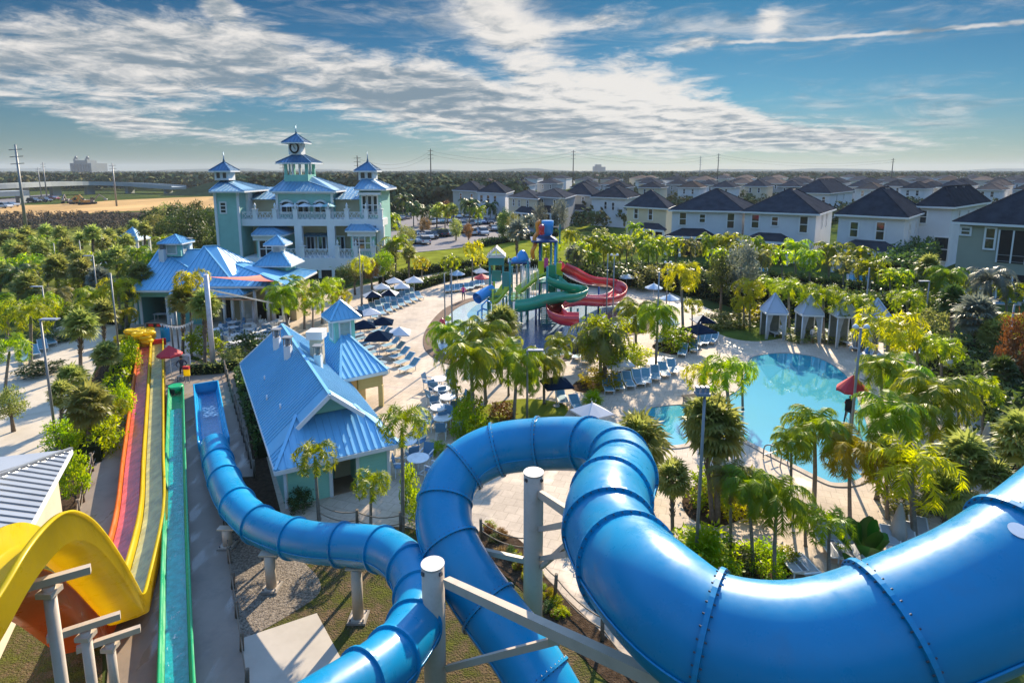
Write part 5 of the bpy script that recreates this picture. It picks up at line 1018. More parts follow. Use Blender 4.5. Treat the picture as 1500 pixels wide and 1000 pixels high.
# topiary, shrubs, beds
tp=at(115,735); o=new('topiary_shrub',recol(('bush',0),'lime')); s=ppm(tp); o.location=tp+V((0,0,40/s)); o.scale=(19/s,19/s,38/s); tag(o,'tall clipped oval shrub beside the rope fence of the slide pad','shrub')
for a in [
(686,642,50,58,'dense lime hedge shrub between the round tables and the twin trunk palm','lime'),(688,614,38,42,'lime shrub behind the second round table of the row','lime'),(640,665,30,20,'low shrub under the near edge of the central bed','fox'),(735,612,40,24,'reddish spiky plants at the foot of the central palms','rust'),
(1085,752,90,62,'wide yellow-green shrub in the round bed under the twin cabbage palm','gold'),(1040,735,70,50,'yellow-green shrub of the round bed next to the lamp','lime'),
(1075,835,60,42,'dark leafy shrub with orange flowers in the near bed','dark'),(1118,838,60,46,'leafy green shrub at the foot of the dark feather palms','fox'),(1152,828,34,32,'small round shrub at the deck end of the near bed','fox'),
(1030,838,96,66,'spiky low palmetto beside the lamp post in the near bed','fox'),
(862,790,60,34,'mixed flowering groundcover at the tube foot in the fenced bed','lime'),
(600,745,26,70,'spiky grass clump at the corner of the changing block','fox'),(615,770,40,60,'bushy fern under the tall lime foxtail palm','fox'),
(300,520,50,40,'lime shrub behind the lifeguard stand at the pad end','lime'),(370,520,60,34,'trimmed green shrub beside the sail post','dark'),(345,535,40,26,'small green shrub by the pad gate','olive'),
(440,745,36,30,'rounded green shrub against the changing block wall','dark'),
(880,566,60,26,'low flowering plants in the planter under the leafy tree','gold'),(985,510,60,34,'yellow-green shrub at the foot of the tall golden palm','lime'),(925,530,60,24,'yellow flowering shrub behind the blue loungers','gold'),
(1180,496,70,16,'low clipped shrub bed between first two cabanas and pool','olive'),(1230,500,60,14,'low clipped shrub bed before the third cabana','olive'),(1120,470,70,24,'yellow-green shrubs on the lawn left of the cabanas','gold'),(1060,478,70,20,'grassy mound planting behind the navy umbrella','olive'),
(1380,740,90,40,'brown-green hedge shrub between the pool deck and grey loungers','olive'),(1320,750,60,30,'short hedge shrub behind the closed grey umbrella','olive'),
(1450,620,40,34,'yellow flowered shrub by the lounger path','gold'),(1415,560,40,40,'pale leaved shrub in the dark thicket','olive'),(1455,575,60,70,'dark thicket shrub next to the rust coloured tree','dark'),(1490,600,70,80,'dark thicket shrub cut by the frame','dark'),(1430,590,60,60,'dark thicket shrub along the lounger path','dark'),
(180,620,34,60,'thin shrub on the slope beside the rope fence, nearest the topiary','fox'),(150,660,60,60,'leafy shrub below the shaggy cabbage palm','fox'),(195,545,24,50,'tall green shrub by the rope fence near the yellow tubes','fox'),(60,548,60,18,'low planter shrub beside the deck chairs','dark'),(70,500,60,16,'low planter shrub behind the deck chairs','dark'),(95,660,50,50,'leafy ground shrub beside the lamp pole of the promenade','fox'),
(415,390,50,40,'dark cypress like shrub at the clubhouse bay','dark'),(345,395,34,50,'dark tall shrub before the clubhouse cellar','dark'),(360,385,20,56,'thin olive shrub before the left clubhouse bay','olive'),(480,402,60,22,'green shrub along the clubhouse cellar wall','fox'),(560,402,40,40,'grey-green shrub at the clubhouse corner','olive'),
(1390,460,60,50,'lime shrub on the slope below the sage house','lime'),(1345,440,70,50,'dark shrub beneath the hedge row end','dark'),
]: bush(*a)
bush(1030,842,100,76,'spiky fan palmetto rosette standing in the near bed','lime',name='palmetto',kind='spike'); bush(936,735,80,70,'spiky palmetto rosette under the low dense cabbage palm','fox',name='palmetto',kind='spike'); bush(868,600,44,34,'lime spiky rosette beside the pale umbrella by the loop','lime',name='palmetto',kind='spike'); bush(862,530,40,44,'silver blue fan palm rosette in the planter by the loungers','grey',name='palmetto',kind='spike'); bush(845,400,40,50,'silver spiky rosette behind the dump bucket tower','grey',name='palmetto',kind='spike')
rb=random.Random(3)
for i in range(26):
    x=720+i*4.2+rb.uniform(-8,8); y=775+i*5.2+rb.uniform(-8,14); bush(x,y,rb.uniform(12,20),rb.uniform(9,14),'small mounded groundcover plant in the fenced bed under the looping tube',rb.choice(['fox','lime','gold','dark','rust']),name='groundcover_plant',cat='plant',group='groundcover plants in the fenced bed')
# big paddle leaved plant
bp_=at(1266,830); t=thing('bird_of_paradise','dark green paddle leaved plant beside the near blue tube and grey loungers','plant',bp_); s=ppm(bp_)
for i in range(13):
    a=i*2.4; el=R(82-42*(i/13)); l=rb.uniform(.9,1.2)*72/s; h=V((math.cos(a),math.sin(a),0)); sd_=V((-h.y,h.x,0)); m=MB(); P_=[]
    for k in range(9):
        f=k/8; e=el-f*.9*(1-el/PI*1.2); P_.append((h*math.cos(el)*l*f+V((0,0,math.sin(el)*l*f-.18*l*f*f*math.cos(el)*2)), 0 if k<3 else .17*l*math.sin(PI*(f-.33)/.70)))
    for k in range(8):
        (p,w0),(q,w1)=P_[k],P_[k+1]; w0=max(w0,.02);w1=max(w1,.012)
        if k<3: w0=w1=.02
        up=V((0,0,.35)); m.quad(p,q,q+sd_*w1+up*w1,p+sd_*w0+up*w0); m.quad(p-sd_*w0+up*w0,q-sd_*w1+up*w1,q,p)
    m.build('paddle_leaf',M_L['big'],t)
# hedges
hedge('tall dark hedge along the lawn behind the red slide and the pool',[(800,412),(860,418),(930,418),(1010,428),(1080,448),(1130,462)],2.6,2.6,'dark',70,.34,seed=1)
hedge('dark hedge behind the cabana tents',[(1110,458),(1180,466),(1260,474),(1330,486)],3.2,2.4,'dark',70,.32,seed=2)
hedge('low clipped hedge between lawn and white umbrellas',[(545,446),(600,428),(650,412),(700,402),(760,398)],1.1,1.4,'dark',90,.24,seed=3)
hedge('second clipped hedge along the park lawn behind the play tower',[(560,418),(620,402),(700,392),(790,392)],1.3,1.6,'dark',70,.28,seed=4)
hedge('sunlit hedge row by the umbrella corner of the deck',[(600,424),(640,413),(652,409)],.8,.9,'olive',120,.2,seed=9)
hedge('dark tall hedge climbing between the white house and the sage house',[(1300,432),(1330,410),(1352,392)],4.5,4,'dark',40,.45,seed=6)
hedge('thick dark hedge beside the lounger path at the park border',[(1396,540),(1440,580),(1490,640),(1540,720)],2.6,4.2,'dark',70,.3,seed=7)
hedge('hedge strip along the rope fence beside the changing block',[(352,552),(372,620),(388,670)],.9,.8,'dark',160,.18,seed=8)
hedge('clipped hedge at the end of the slide pad',[(276,548),(320,546),(345,540)],.8,.8,'olive',160,.18,seed=10)
hedge('mixed green hedge on the slope along the rope fence of the racer',[(196,505),(176,560),(152,620),(132,680)],1.1,1.3,'fox',130,.22,seed=12)
hedge('green hedge screening the promenade from the snack bar',[(-20,470),(60,462),(120,466),(175,474)],1.4,1.6,'dark',90,.26,seed=13)
hedge('dark hedge between the car park and the park lawn',[(700,362),(760,352),(815,346)],1.3,1.6,'dark',60,.35,seed=14)
hedge('dark estate hedge in front of the cream house porches',[(870,398),(980,400),(1090,412),(1200,424),(1290,440)],1.6,2.2,'dark',60,.34,seed=15)
# ---------------------------------------------------------------- estate houses
M_SHING=mat('dark_shingle',(.036,.040,.050),1,.3,.8,spec=0,rnd=.2,dirt=((.07,.07,.075),.3,.5),bump=.3,bscale=5); M_SHINGB=mat('brown_shingle',(.10,.08,.07),1,.25,.8,spec=0,rnd=.3)
HW={'white':mat('house_white',(.62,.63,.65),.75,.06,.4,spec=.2),'cream':mat('house_cream',(.62,.54,.40),.75,.06,.4,spec=.2),'beige':mat('house_beige',(.52,.47,.39),.75,.06,.4,spec=.2),'sage':mat('house_sage',(.30,.32,.26),.75,.06,.4,spec=.2),'grey':mat('house_grey',(.32,.33,.34),.75,.06,.4,spec=.2)}
def quadP(l,c,r): return [l,c,r,l+(r-c)]
def house(label,wall,L0,C0,R0,pye,pyr,porch=None,wins=(),roof=None,extra=None,group=None):
    """L0, C0, R0: foot pixels of the left, front and right corners; pye eave row at the front corner; pyr ridge row"""
    l,c,r=at(*L0),at(*C0),at(*R0); t=thing('estate_house',label,'house',(0,0,0),0,group); P=quadP(l,c,r); ze=top_z(c,C0[0],pye); block(t,P,0,ze,HW[wall])
    ux=(c-l).normalized(); uy=(r-c).normalized(); ov=.55; E=[P[0]-ux*ov-uy*ov,P[1]+ux*ov-uy*ov,P[2]+ux*ov+uy*ov,P[3]-ux*ov+uy*ov]; E=[V((q.x,q.y,ze)) for q in E]
    W=(c-l).length; D=(r-c).length; m=(P[0]+P[1]+P[2]+P[3])/4; zr=top_z(m,750,pyr)
    if W>D: a,b=m-ux*(W-D)/2*.8,m+ux*(W-D)/2*.8; EE=[E[3],E[0],E[1],E[2]]
    else: a,b=m-uy*(D-W)/2*.8,m+uy*(D-W)/2*.8; EE=E
    a=V((a.x,a.y,zr)); b=V((b.x,b.y,zr)); ro=hip(t,EE,a,b,roof or M_SHING,0,'roof',fh=.28)
    for k,(f,g) in enumerate(((.3,.4),(.62,.55))):
        q=a.lerp(b,f)+uy*.6+V((0,0,-.25)); v=MB(); v.box(q,(.9,.35,.22),rz=math.atan2(ux.y,ux.x)); v.build('ridge_vent',M_STEEL,ro)
    for s,f,z0,w,h in wins:          # side 'f' front / 's' side, fraction along it, sill height as a fraction, width, height
        if s=='f': o=P[0].lerp(P[1],f); d=ux
        else: o=P[1].lerp(P[2],f); d=uy
        window(t,V((o.x,o.y,ze*z0)),(d.x,d.y),w,h,ny=2,fr=.2,dep=.12)
    if porch:
        f0,f1,zf,dep=porch; a,b=P[0].lerp(P[1],f0),P[0].lerp(P[1],f1); n=-uy; zp=ze*zf; mb=MB(); z1=zp+ (b-a).length*.16
        A=[V((a.x,a.y,zp))+n*dep,V((b.x,b.y,zp))+n*dep,V((b.x,b.y,z1)),V((a.x,a.y,z1))]; mid0=A[3].lerp(A[2],.25); mid1=A[3].lerp(A[2],.75); back0=V((a.x,a.y,zp)); back1=V((b.x,b.y,zp))
        seam_plane(mb,[A[0]-ux*.4,A[1]+ux*.4,mid1,mid0],0); seam_plane(mb,[A[0]-ux*.4,mid0,back0-ux*.4],0); seam_plane(mb,[A[1]+ux*.4,back1+ux*.4,mid1],0); po=mb.build('porch_roof',M_SHING,t)
        fb_=MB(); fb_.bar(A[0]-V((0,0,.2)),A[1]-V((0,0,.2)),.2,.4); fb_.build('porch_beam',M_WHITE,po)
        for k in range(4): q=(A[0].lerp(A[1],k/3)); c_=MB(); c_.box((q.x,q.y,(zp-.3)/2),(.45,.45,zp-.3),rz=math.atan2(ux.y,ux.x)); c_.build('porch_column',M_WHITE,po)
        dk=MB(); q=(a+b)/2+n*.06; dk.box((q.x,q.y,zp*.42),((b-a).length*.8,.1,zp*.8),rz=math.atan2(ux.y,ux.x)); dk.build('porch_glazing',M_DARK,po)
    return t,P,ze
W2=[('f',.16,.80,1.3,2.4),('f',.44,.82,1.1,1.6),('f',.84,.78,1.3,2.8),('s',.35,.80,.9,2.4),('s',.62,.80,.9,2.4)]
t,P,ze=house('large sage green house with a recessed glazed balcony, cut by the frame','sage',(1394,432),(1560,452),(1640,440),333,262,None,[('f',.06,.88,1.0,1.0),('f',.29,.80,1.0,2.6),('f',.31,.26,1.0,2.4)])
d=(P[1]-P[0]); dr=math.atan2(d.y,d.x); n_=V((d.y,-d.x,0)).normalized()
for f,z0,z1 in ((.62,.50,.92),(.66,.03,.36)):
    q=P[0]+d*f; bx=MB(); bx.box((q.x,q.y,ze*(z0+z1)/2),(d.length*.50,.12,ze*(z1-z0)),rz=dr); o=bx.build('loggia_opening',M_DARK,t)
    for k in range(5): w=P[0]+d*(f-.25+.125*k)+n_*.1; c_=MB(); c_.box((w.x,w.y,ze*(z0+z1)/2),(.16,.14,ze*(z1-z0)),rz=dr); c_.build('loggia_post',M_WHITE,o)
    a,b=P[0]+d*(f-.25)+n_*.12,P[0]+d*(f+.25)+n_*.12; rl=MB()
    for z in (.02,.10): rl.bar((a.x,a.y,ze*(z0+z)),(b.x,b.y,ze*(z0+z)),.08,.08)
    rl.build('loggia_railing',M_STEEL,o)
house('white house with a lean-to porch roof next to the sage house','white',(1222,394),(1317,404),(1343,386),318,274,(.06,.98,.42,3.2),[('f',.26,.74,1.2,2.4),('f',.66,.74,1.2,2.8),('s',.3,.72,.9,2.6),('s',.65,.72,.9,2.6)])
house('pale blue-white house in the middle of the estate front row, cream side wall','white',(1087,380),(1190,388),(1214,372),313,276,(.06,.70,.45,3.2),W2)
house('white house with hipped porch, between cream house and pale blue-white house','white',(982,372),(1084,376),(1104,364),309,276,(.0,.62,.45,3.2),W2)
house('cream yellow house with a sunlit side strip in the estate front row','cream',(917,352),(974,358),(984,350),305,278,(.3,1.0,.42,2.5),[('f',.25,.80,1.1,2.3),('f',.62,.80,1.1,2.5)])
house('lone white house with a plain blank side, beside the park lawn','white',(866,330),(916,334),(937,326),290,272,None,[('f',.42,.72,1.0,2.2),('f',.64,.70,1.0,2.2),('f',.25,.3,1.2,1.6)])
house('beige house partly hidden behind the lone white house','beige',(826,322),(866,326),(880,318),286,268,(.1,.9,.45,2.5),[('f',.3,.8,1,2),('f',.7,.8,1,2)])
house('grey house behind the play tower with two dark gables','grey',(782,330),(826,336),(842,326),290,276,(.1,.9,.5,2.5),[('f',.3,.8,1,2),('f',.7,.8,1,2)])
house('cream house beside the slim trees at the car park end','cream',(745,328),(786,334),(800,324),291,278,(.3,1,.5,2.5),[('f',.2,.8,.9,2),('f',.4,.8,.9,2),('f',.7,.8,.9,2)])
house('pale house with white balconies rising behind the car park','white',(700,318),(740,322),(752,314),283,266,None,[('f',.15,.75,1.6,2.4),('f',.4,.75,1.6,2.4),('f',.65,.75,1.6,2.4),('f',.3,.3,1.6,2.4),('f',.6,.3,1.6,2.4)])
house('dark roofed house half hidden by car park palms','beige',(664,312),(704,316),(718,308),280,265,None,[('f',.3,.75,1.5,2.2),('f',.7,.75,1.5,2.2)])
house('tall narrow white house behind the gap of white and sage houses','white',(1338,388),(1384,392),(1436,372),303,272,None,[('f',.15,.82,1,2.2),('s',.2,.82,1,2.2),('s',.45,.8,1,2.2),('s',.7,.8,1,2.2),('f',.8,.3,2,4)])
house('white house with dark roof behind the pale blue-white house','white',(1160,320),(1212,322),(1246,314),283,262,None,[('s',.3,.8,1,2),('s',.6,.8,1,2),('f',.85,.75,1,2)])
# the estate beyond: roofs behind roofs up to the tree line
rh=random.Random(21); n=0
for row,(yb,x0,x1,step) in enumerate([(306,1255,1560,56),(300,840,1560,50),(292,700,1580,46),(284,930,1580,44),(278,760,1580,40),(272,940,1560,36),(268,700,1540,52)]):
    x=x0
    while x<x1:
        xx=x+rh.uniform(-6,6); w=step*.62; y=yb+rh.uniform(-2,2); hgt=(yb-250)/15.6; wc=rh.choice(['white','cream','beige','grey','white','white'])
        if not (row==0 and xx<1250): 
            lab='two storey house with dark hip roof in the packed estate behind the front row' if row<4 else 'small distant house roof near the tree line beyond the estate'
            nm=[('f',.3,.78,1.1,2.2),('f',.7,.78,1.1,2.2)] if row<3 else []
            house(lab,wc,(xx,y),(xx+w,y+1.3),(xx+w*1.35,y-1.6),y-8.2*hgt,y-11.2*hgt*rh.uniform(.97,1.03),None,nm,roof=M_SHING if rh.random()<.75 else M_SHINGB,group='estate houses behind the front row' if row<4 else 'distant estate roofs')
        x+=step
# private pools behind the porches
for i,(x0,y0,x1,y1,l) in enumerate([(1070,392,1125,404,'private pool behind the white house with hipped porch'),(1240,402,1280,412,'private pool behind the lean-to porch house'),(1452,436,1496,446,'private pool below the sage house')]):
    p=[at(x0,y1),at(x1,y1+2),at(x1,y0+1),at(x0,y0)]; u=thing('garden_pool',l,'pool',(0,0,0)); m=MB(); m.prism([(q.x,q.y) for q in p],.0,.10); m.build('pool_surround',M_CONC,u); c=(p[0]+p[1]+p[2]+p[3])/4; m=MB(); m.prism([tuple((c+(q-c)*.8).xy) for q in p],.10,.12); m.build('pool_basin',mat('private_pool_blue',(.03,.28,.42),.1),u)
# ---------------------------------------------------------------- far: hotel, castle hotel, overpass, mound
def far_box(t,px0,px1,py0,py1,Y,m,name,dep=20):
    a,b=atY(px0,py1,Y),atY(px1,py1,Y); z0=max(0,atY(px0,py0,Y).z) if py0 else 0; mb=MB(); mb.prism([(a.x,Y),(b.x,Y),(b.x,Y+dep),(a.x,Y+dep)],z0,a.z); return mb.build(name,m,t)
M_FAR=mat('hotel_concrete',(.13,.16,.18),.8,.1,.05); M_FARD=mat('hotel_windows',(.05,.07,.09),.3,.4,.2)
t=thing('hotel_tower','distant grey hotel block with two small roof turrets above the overpass','hotel',(0,0,0)); Yh=1500
far_box(t,102,133,None,239,Yh,M_FAR,'main_block',60); far_box(t,110,125,239,235,Yh,M_FAR,'roof_block',40)
for k in range(7): far_box(t,104+k*4.1,106+k*4.1,None,241,Yh-2,M_FARD,'window_band',2)
for px in (108.5,125.5): far_box(t,px-1.6,px+1.6,239,232.5,Yh,M_FAR,'turret',12); a=atY(px,231,Yh); m=MB(); m.lathe([(3.4,0),(3.8,2),(2.2,6),(.2,8)],(a.x,Yh+6,a.z-3),10); m.build('turret_dome',M_FARD,t)
t=thing('castle_hotel','tiny far hotel silhouette with a stepped roofline on the horizon','hotel',(0,0,0)); Yk=2600
for a,b,c in ((870,875,244),(873,881,241),(880,887,244.5)): far_box(t,a,b,None,c,Yk,M_FAR,'block',40)
t=thing('overpass','long pale concrete highway overpass curving across the far fields','bridge',(0,0,0)); op=[atY(x,y,Y) for x,y,Y in ((-80,276,300),(10,271.5,330),(70,269,360),(130,268,390),(200,270,410),(262,274,400))]; op=smooth_path(op,6); m=MB(); m.sweep([(-6,-1.6),(-6,1.0),(-5.6,1.0),(-5.6,0),(5.6,0),(5.6,1),(6,1),(6,-1.6)],op,smooth=False); m.build('deck',mat('bridge_concrete',(.33,.36,.36),.8,.1,.05),t)
for i in (3,8,13,18,23,28): p=op[min(i,len(op)-1)]; m=MB(); m.box((p.x,p.y,(p.z-1.6)/2),(2.2,7,max(1,p.z-1.6))); m.build('bridge_pier',mat('bridge_concrete',(.33,.36,.36)),t)
t=thing('ramp_bridge','short low ramp bridge with pale parapet at the frame edge, nearer than the overpass','bridge',(0,0,0)); op=[atY(x,y,Y) for x,y,Y in ((-90,287,260),(-20,284,275),(32,282,290))]; m=MB(); m.sweep([(-5,-1.5),(-5,1.0),(5,1.0),(5,-1.5)],op,smooth=False); m.build('deck',mat('bridge_concrete',(.33,.36,.36)),t)
for p in op: m=MB(); m.box((p.x,p.y,(p.z-1.5)/2),(2,6,max(1,p.z-1.5))); m.build('bridge_pier',mat('bridge_concrete',(.33,.36,.36)),t)
c=at(312,287); m=MB(); g=11
for i in range(g):
    for j in range(g):
        x,y=i/(g-1)*2-1,j/(g-1)*2-1; m.v.append((c.x+x*34,c.y+40+y*40,max(0,1-max(abs(x),abs(y))**1.0)*13.0-.1))
for i in range(g-1):
    for j in range(g-1): a=i*g+j; m.face((a,a+g,a+g+1,a+1))
struct('embankment_hill',m,mat('mound_grass',(.025,.042,.026),1,.3,.2,spec=0))
# transmission poles and wires
def pylon(px,pyb,pyt,label,arms=3,r=.32,m=None):
    b=at(px,pyb); z=top_z(b,px,pyt); t=thing('transmission_pole',label,'power pole',b); mb=MB(); mb.cyl((0,0,0),(0,0,z),r,r*.5,8); mb.build('pole',m or M_STEEL,t)
    for k in range(arms): a=MB(); zz=z-1.2-k*z*.075; a.bar((-1.6,0,zz),(1.6,0,zz+.2),.16); a.build('cross_arm',m or M_STEEL,t)
    return b,z
M_WOOD=mat('weathered_pole',(.07,.065,.06),.9)
PYL=[(40,348,212,'tall grey steel power pole standing before the dirt field, tallest of all',3,.38,None),(171,302,239,'power pole at the dirt field before the overpass end',2,.4,None),(69,290,238,'power pole next to the distant hotel, on its far field side',2,.4,None),(61,290,245,'shortest power pole near the distant hotel',1,.3,None),(632,292,218,'dark power pole rising behind the car park palms',3,.42,M_WOOD),(839,285,220,'dark power pole rising over the lone white house',3,.45,M_WOOD),(526,300,228,'power pole between the clubhouse lantern and its right tower',3,.4,M_WOOD),(1050,278,225,'taller of the twin power poles over the estate roofs',3,.5,M_WOOD),(1024,276,229,'shorter grey twin of the power poles over the estate roofs',4,.4,None),(1304,278,232,'power pole above the roofs beside the narrow white house',2,.5,M_WOOD),(418,300,238,'power pole peeking out beside the clubhouse lantern',2,.3,M_WOOD)]
tops={}
for px,yb,yt,l,a,r,m in PYL: tops[px]=pylon(px,yb,yt,l,a,r,m)
wi=0
for a,b in ((632,839),(839,1050),(1050,1304),(526,632)):
    (p,zp),(q,zq)=tops[a],tops[b]
    for k in range(2):
        A_=p+V((0,0,zp-1.2-k*zp*.075)); B_=q+V((0,0,zq-1.2-k*zq*.075)); pts=[A_.lerp(B_,i/14)-V((0,0,4*(i/14)*(1-i/14)*5)) for i in range(15)]; m=MB(); m.tube(pts,.045,4,caps=False); o=m.build('power_line',M_WOOD)
        tag(o,['upper','lower'][k]+' power line sagging between '+{632:'the car park pole and the white house pole',839:'the white house pole and the taller twin pole',1050:'the taller twin pole and the estate roof pole',526:'the clubhouse pole and the car park pole'}[a],'power line')
# ---------------------------------------------------------------- far woods as one mass, plus bands of scrub
def wood(name,n,xr,yr,h,col,seed,per=26,size=.5,dens=None):
    g=np.random.default_rng(seed); vs_=[];N_=0; X=g.uniform(*xr,n); Y=np.exp(g.uniform(math.log(yr[0]),math.log(yr[1]),n)); X=X*Y
    keep=[i for i in range(n) if (dens is None or dens(X[i],Y[i]))]; X,Y=X[keep],Y[keep]; n=len(X); H=g.uniform(h[0],h[1],n); Wd=H*g.uniform(.32,.55,n)
    m=n*per; base=np.repeat(np.stack([X,Y,H],1),per,0); W_=np.repeat(Wd,per); Hh=np.repeat(H,per)
    d=g.normal(0,1,(m,3)); d/=np.linalg.norm(d,axis=1)[:,None]; rr=g.uniform(.55,1.0,m)[:,None]; c=d*rr; P=np.stack([base[:,0]+c[:,0]*W_,base[:,1]+c[:,1]*W_,Hh*.62+c[:,2]*Hh*.40],1)
    s=(Hh*size*.30)[:,None]*(1+np.repeat(Y,per)[:,None]/2600); a=g.normal(0,1,(m,3)); a/=np.linalg.norm(a,axis=1)[:,None]; b=np.cross(a,d); b/=np.maximum(1e-6,np.linalg.norm(b,axis=1))[:,None]
    vv=np.stack([P-a*s,P+b*s*.9,P+a*s,P-b*s*.9+d*s*.4],1).reshape(-1,3); q=np.arange(m*4).reshape(m,4); return tag(new(name,fast_mesh(name,vv,q,M_L[col])),kind='stuff')
def leafmat_far(name,c1,c2,c3):
    m=bpy.data.materials.new(name); nt,b,out=nt_new(m); b.inputs['Roughness'].default_value=1; b.inputs['Specular IOR Level'].default_value=0; g=nt.nodes.new('ShaderNodeNewGeometry'); n=nt.nodes.new('ShaderNodeTexNoise'); n.inputs['Scale'].default_value=.06; n.inputs['Detail'].default_value=6; n.inputs['Roughness'].default_value=.8
    L(nt,g.outputs['Position'],n.inputs['Vector']); rp=nt.nodes.new('ShaderNodeValToRGB'); e=rp.color_ramp.elements; e[0].position=.36; e[0].color=(*c1,1); e[1].position=.66; e[1].color=(*c3,1); x=e.new(.5); x.color=(*c2,1); L(nt,n.outputs['Fac'],rp.inputs[0]); L(nt,rp.outputs[0],b.inputs['Base Color']); MATS[name]=m; return m
M_L['wood']=leafmat_far('far_wood',(.055,.08,.038),(.10,.115,.05),(.20,.145,.09)); M_L['scrub']=leafmat_far('scrub_leaf',(.10,.095,.06),(.14,.115,.085),(.18,.14,.10))
def in_estate(x,y): px=750+x/y*850; return (660<px<1700 and y<620 and 13200/max(y,1)+250>262) 
def open_left(x,y): px=750+x/y*850; return px<345 and y<455
wood('far_woods',15000,(-1.0,1.05),(330,3700),(7,13),'wood',1,22,.5,lambda x,y: not in_estate(x,y) and not open_left(x,y))
wood('near_woods',1700,(-.35,.02),(165,420),(6,11),'wood',2,40,.36,lambda x,y: not open_left(x,y) and (750+x/y*850)>560 and not (560<750+x/y*850<835 and y<225))
wood('estate_garden_trees',900,(-.05,1.0),(150,620),(3.5,6.5),'wood',4,34,.36,lambda x,y: (750+x/y*850)>840)
wood('field_scrub_shrubbery',1500,(-.95,-.46),(150,205),(.8,2.2),'scrub',3,34,.30,lambda x,y:(750+x/y*850)<350)
wood('overpass_treeline',500,(-1.0,-.46),(460,700),(5,10),'wood',5,20,.6)
# ridges of rising land on the skyline
rd=MB(); K=90; g=random.Random(5); prev=None
for i in range(K+1):
    a=-1.15+2.3*i/K; Y=3800; h=10+6*math.sin(i*.31)+5*math.sin(i*.83+1)+4*g.random(); x=a*Y
    cur=[(x,Y-500,-.5),(x,Y,h*1.15),(x,Y+700,h*1.5),(x,Y+1500,-.5)]
    if prev: 
        for k in range(3): rd.quad(prev[k],cur[k],cur[k+1],prev[k+1],True)
    prev=cur
struct('skyline_hills',rd,mat('far_hill_green',(.045,.06,.05),1,.3,.004,spec=0))
# ---------------------------------------------------------------- interactive water play tower
YP=60.0
def py(px,y,Y=YP): return atY(px,y,Y)
M_TEALP=mat('play_teal',(.012,.22,.22),.3,.08,1,coat=.4); M_NAVY=mat('play_navy',(.012,.07,.24),.3,.08,1,coat=.4); M_SKYB=mat('play_sky_blue',(.02,.26,.62),.3,.08,1,coat=.4); M_YGRN=mat('play_lime',(.42,.50,.02),.3,.08,1,coat=.4); M_ORNG=mat('play_orange',(.75,.26,.015),.3,.08,1,coat=.4); M_PRED=mat('play_red',(.55,.02,.025),.25,.08,1,coat=.6); M_PGRN=mat('play_green',(.008,.26,.13),.25,.08,1,coat=.6); M_PNK=mat('play_pink',(.55,.05,.22),.4)
t=thing('water_play_tower','colourful water play tower with dump bucket, blue domes and red and green slides','play structure',(0,0,0))
def ppost(px,y0,y1,m,r=.11,Y=YP):
    b=py(px,472,Y); z1=py(px,y1,Y).z; z0=max(0.0,py(px,y0,Y).z); mb=MB(); mb.cyl((b.x,Y,z0),(b.x,Y,z1),r,n=10); mb.build('post',m,t)
for px,y1,m,dy in ((718,378,M_TEALP,0),(737,378,M_TEALP,0),(724,388,M_YGRN,2.5),(742,400,M_TEALP,2.5),(747,382,M_TEALP,-1),(773,382,M_TEALP,-1),(757,388,M_STEEL,0),(763,388,M_STEEL,1.4),(750,390,M_TEALP,2),(771,388,M_PGRN,2),(790,352,M_NAVY,0),(812,352,M_SKYB,0),(792,352,M_PGRN,3),(814,350,M_PGRN,3),(801,390,M_TEALP,-1.5),(806,352,M_TEALP,1.5),(822,395,M_YGRN,0),(836,440,M_TEALP,1),(858,418,M_TEALP,2),(876,420,M_NAVY,3),(905,432,M_TEALP,3),(823,440,M_NAVY,-2),(846,452,M_TEALP,-2.5),(785,440,M_NAVY,-2),(764,446,M_TEALP,-2.2),(715,430,M_TEALP,0),(722,425,M_YGRN,-1)):
    ppost(px,480,y1,m,Y=YP+dy)
def deck(px0,px1,y,m,Y0=YP-.8,Y1=YP+3.2,th=.15):
    a,b=py(px0,y,YP),py(px1,y,YP); mb=MB(); mb.box(((a.x+b.x)/2,(Y0+Y1)/2,a.z),(b.x-a.x,Y1-Y0,th)); return mb.build('platform',m,t)
deck(716,743,432,M_TEALP); deck(745,775,438,M_PGRN); deck(788,826,412,M_TEALP); deck(788,822,440,M_TEALP); deck(778,816,353,M_NAVY,YP-.5,YP+3.4)
def panel(px0,px1,y0,y1,m,Y=YP,nm='panel',th=.1):
    a,b=py(px0,y1,Y),py(px1,y0,Y); mb=MB(); mb.box(((a.x+b.x)/2,Y,(a.z+b.z)/2),(b.x-a.x,th,abs(a.z-b.z))); return mb.build(nm,m,t,bevel=.03)
panel(803,814,388,428,M_PGRN,YP-.6); panel(815,823,385,412,M_YGRN,YP-.3); panel(788,797,382,402,M_YGRN,YP-.3); panel(736,746,398,420,M_TEALP,YP-.6); panel(720,734,396,412,M_TEALP,YP+2); panel(778,790,405,425,M_YGRN,YP+1); panel(797,803,378,392,M_PNK,YP-.5)
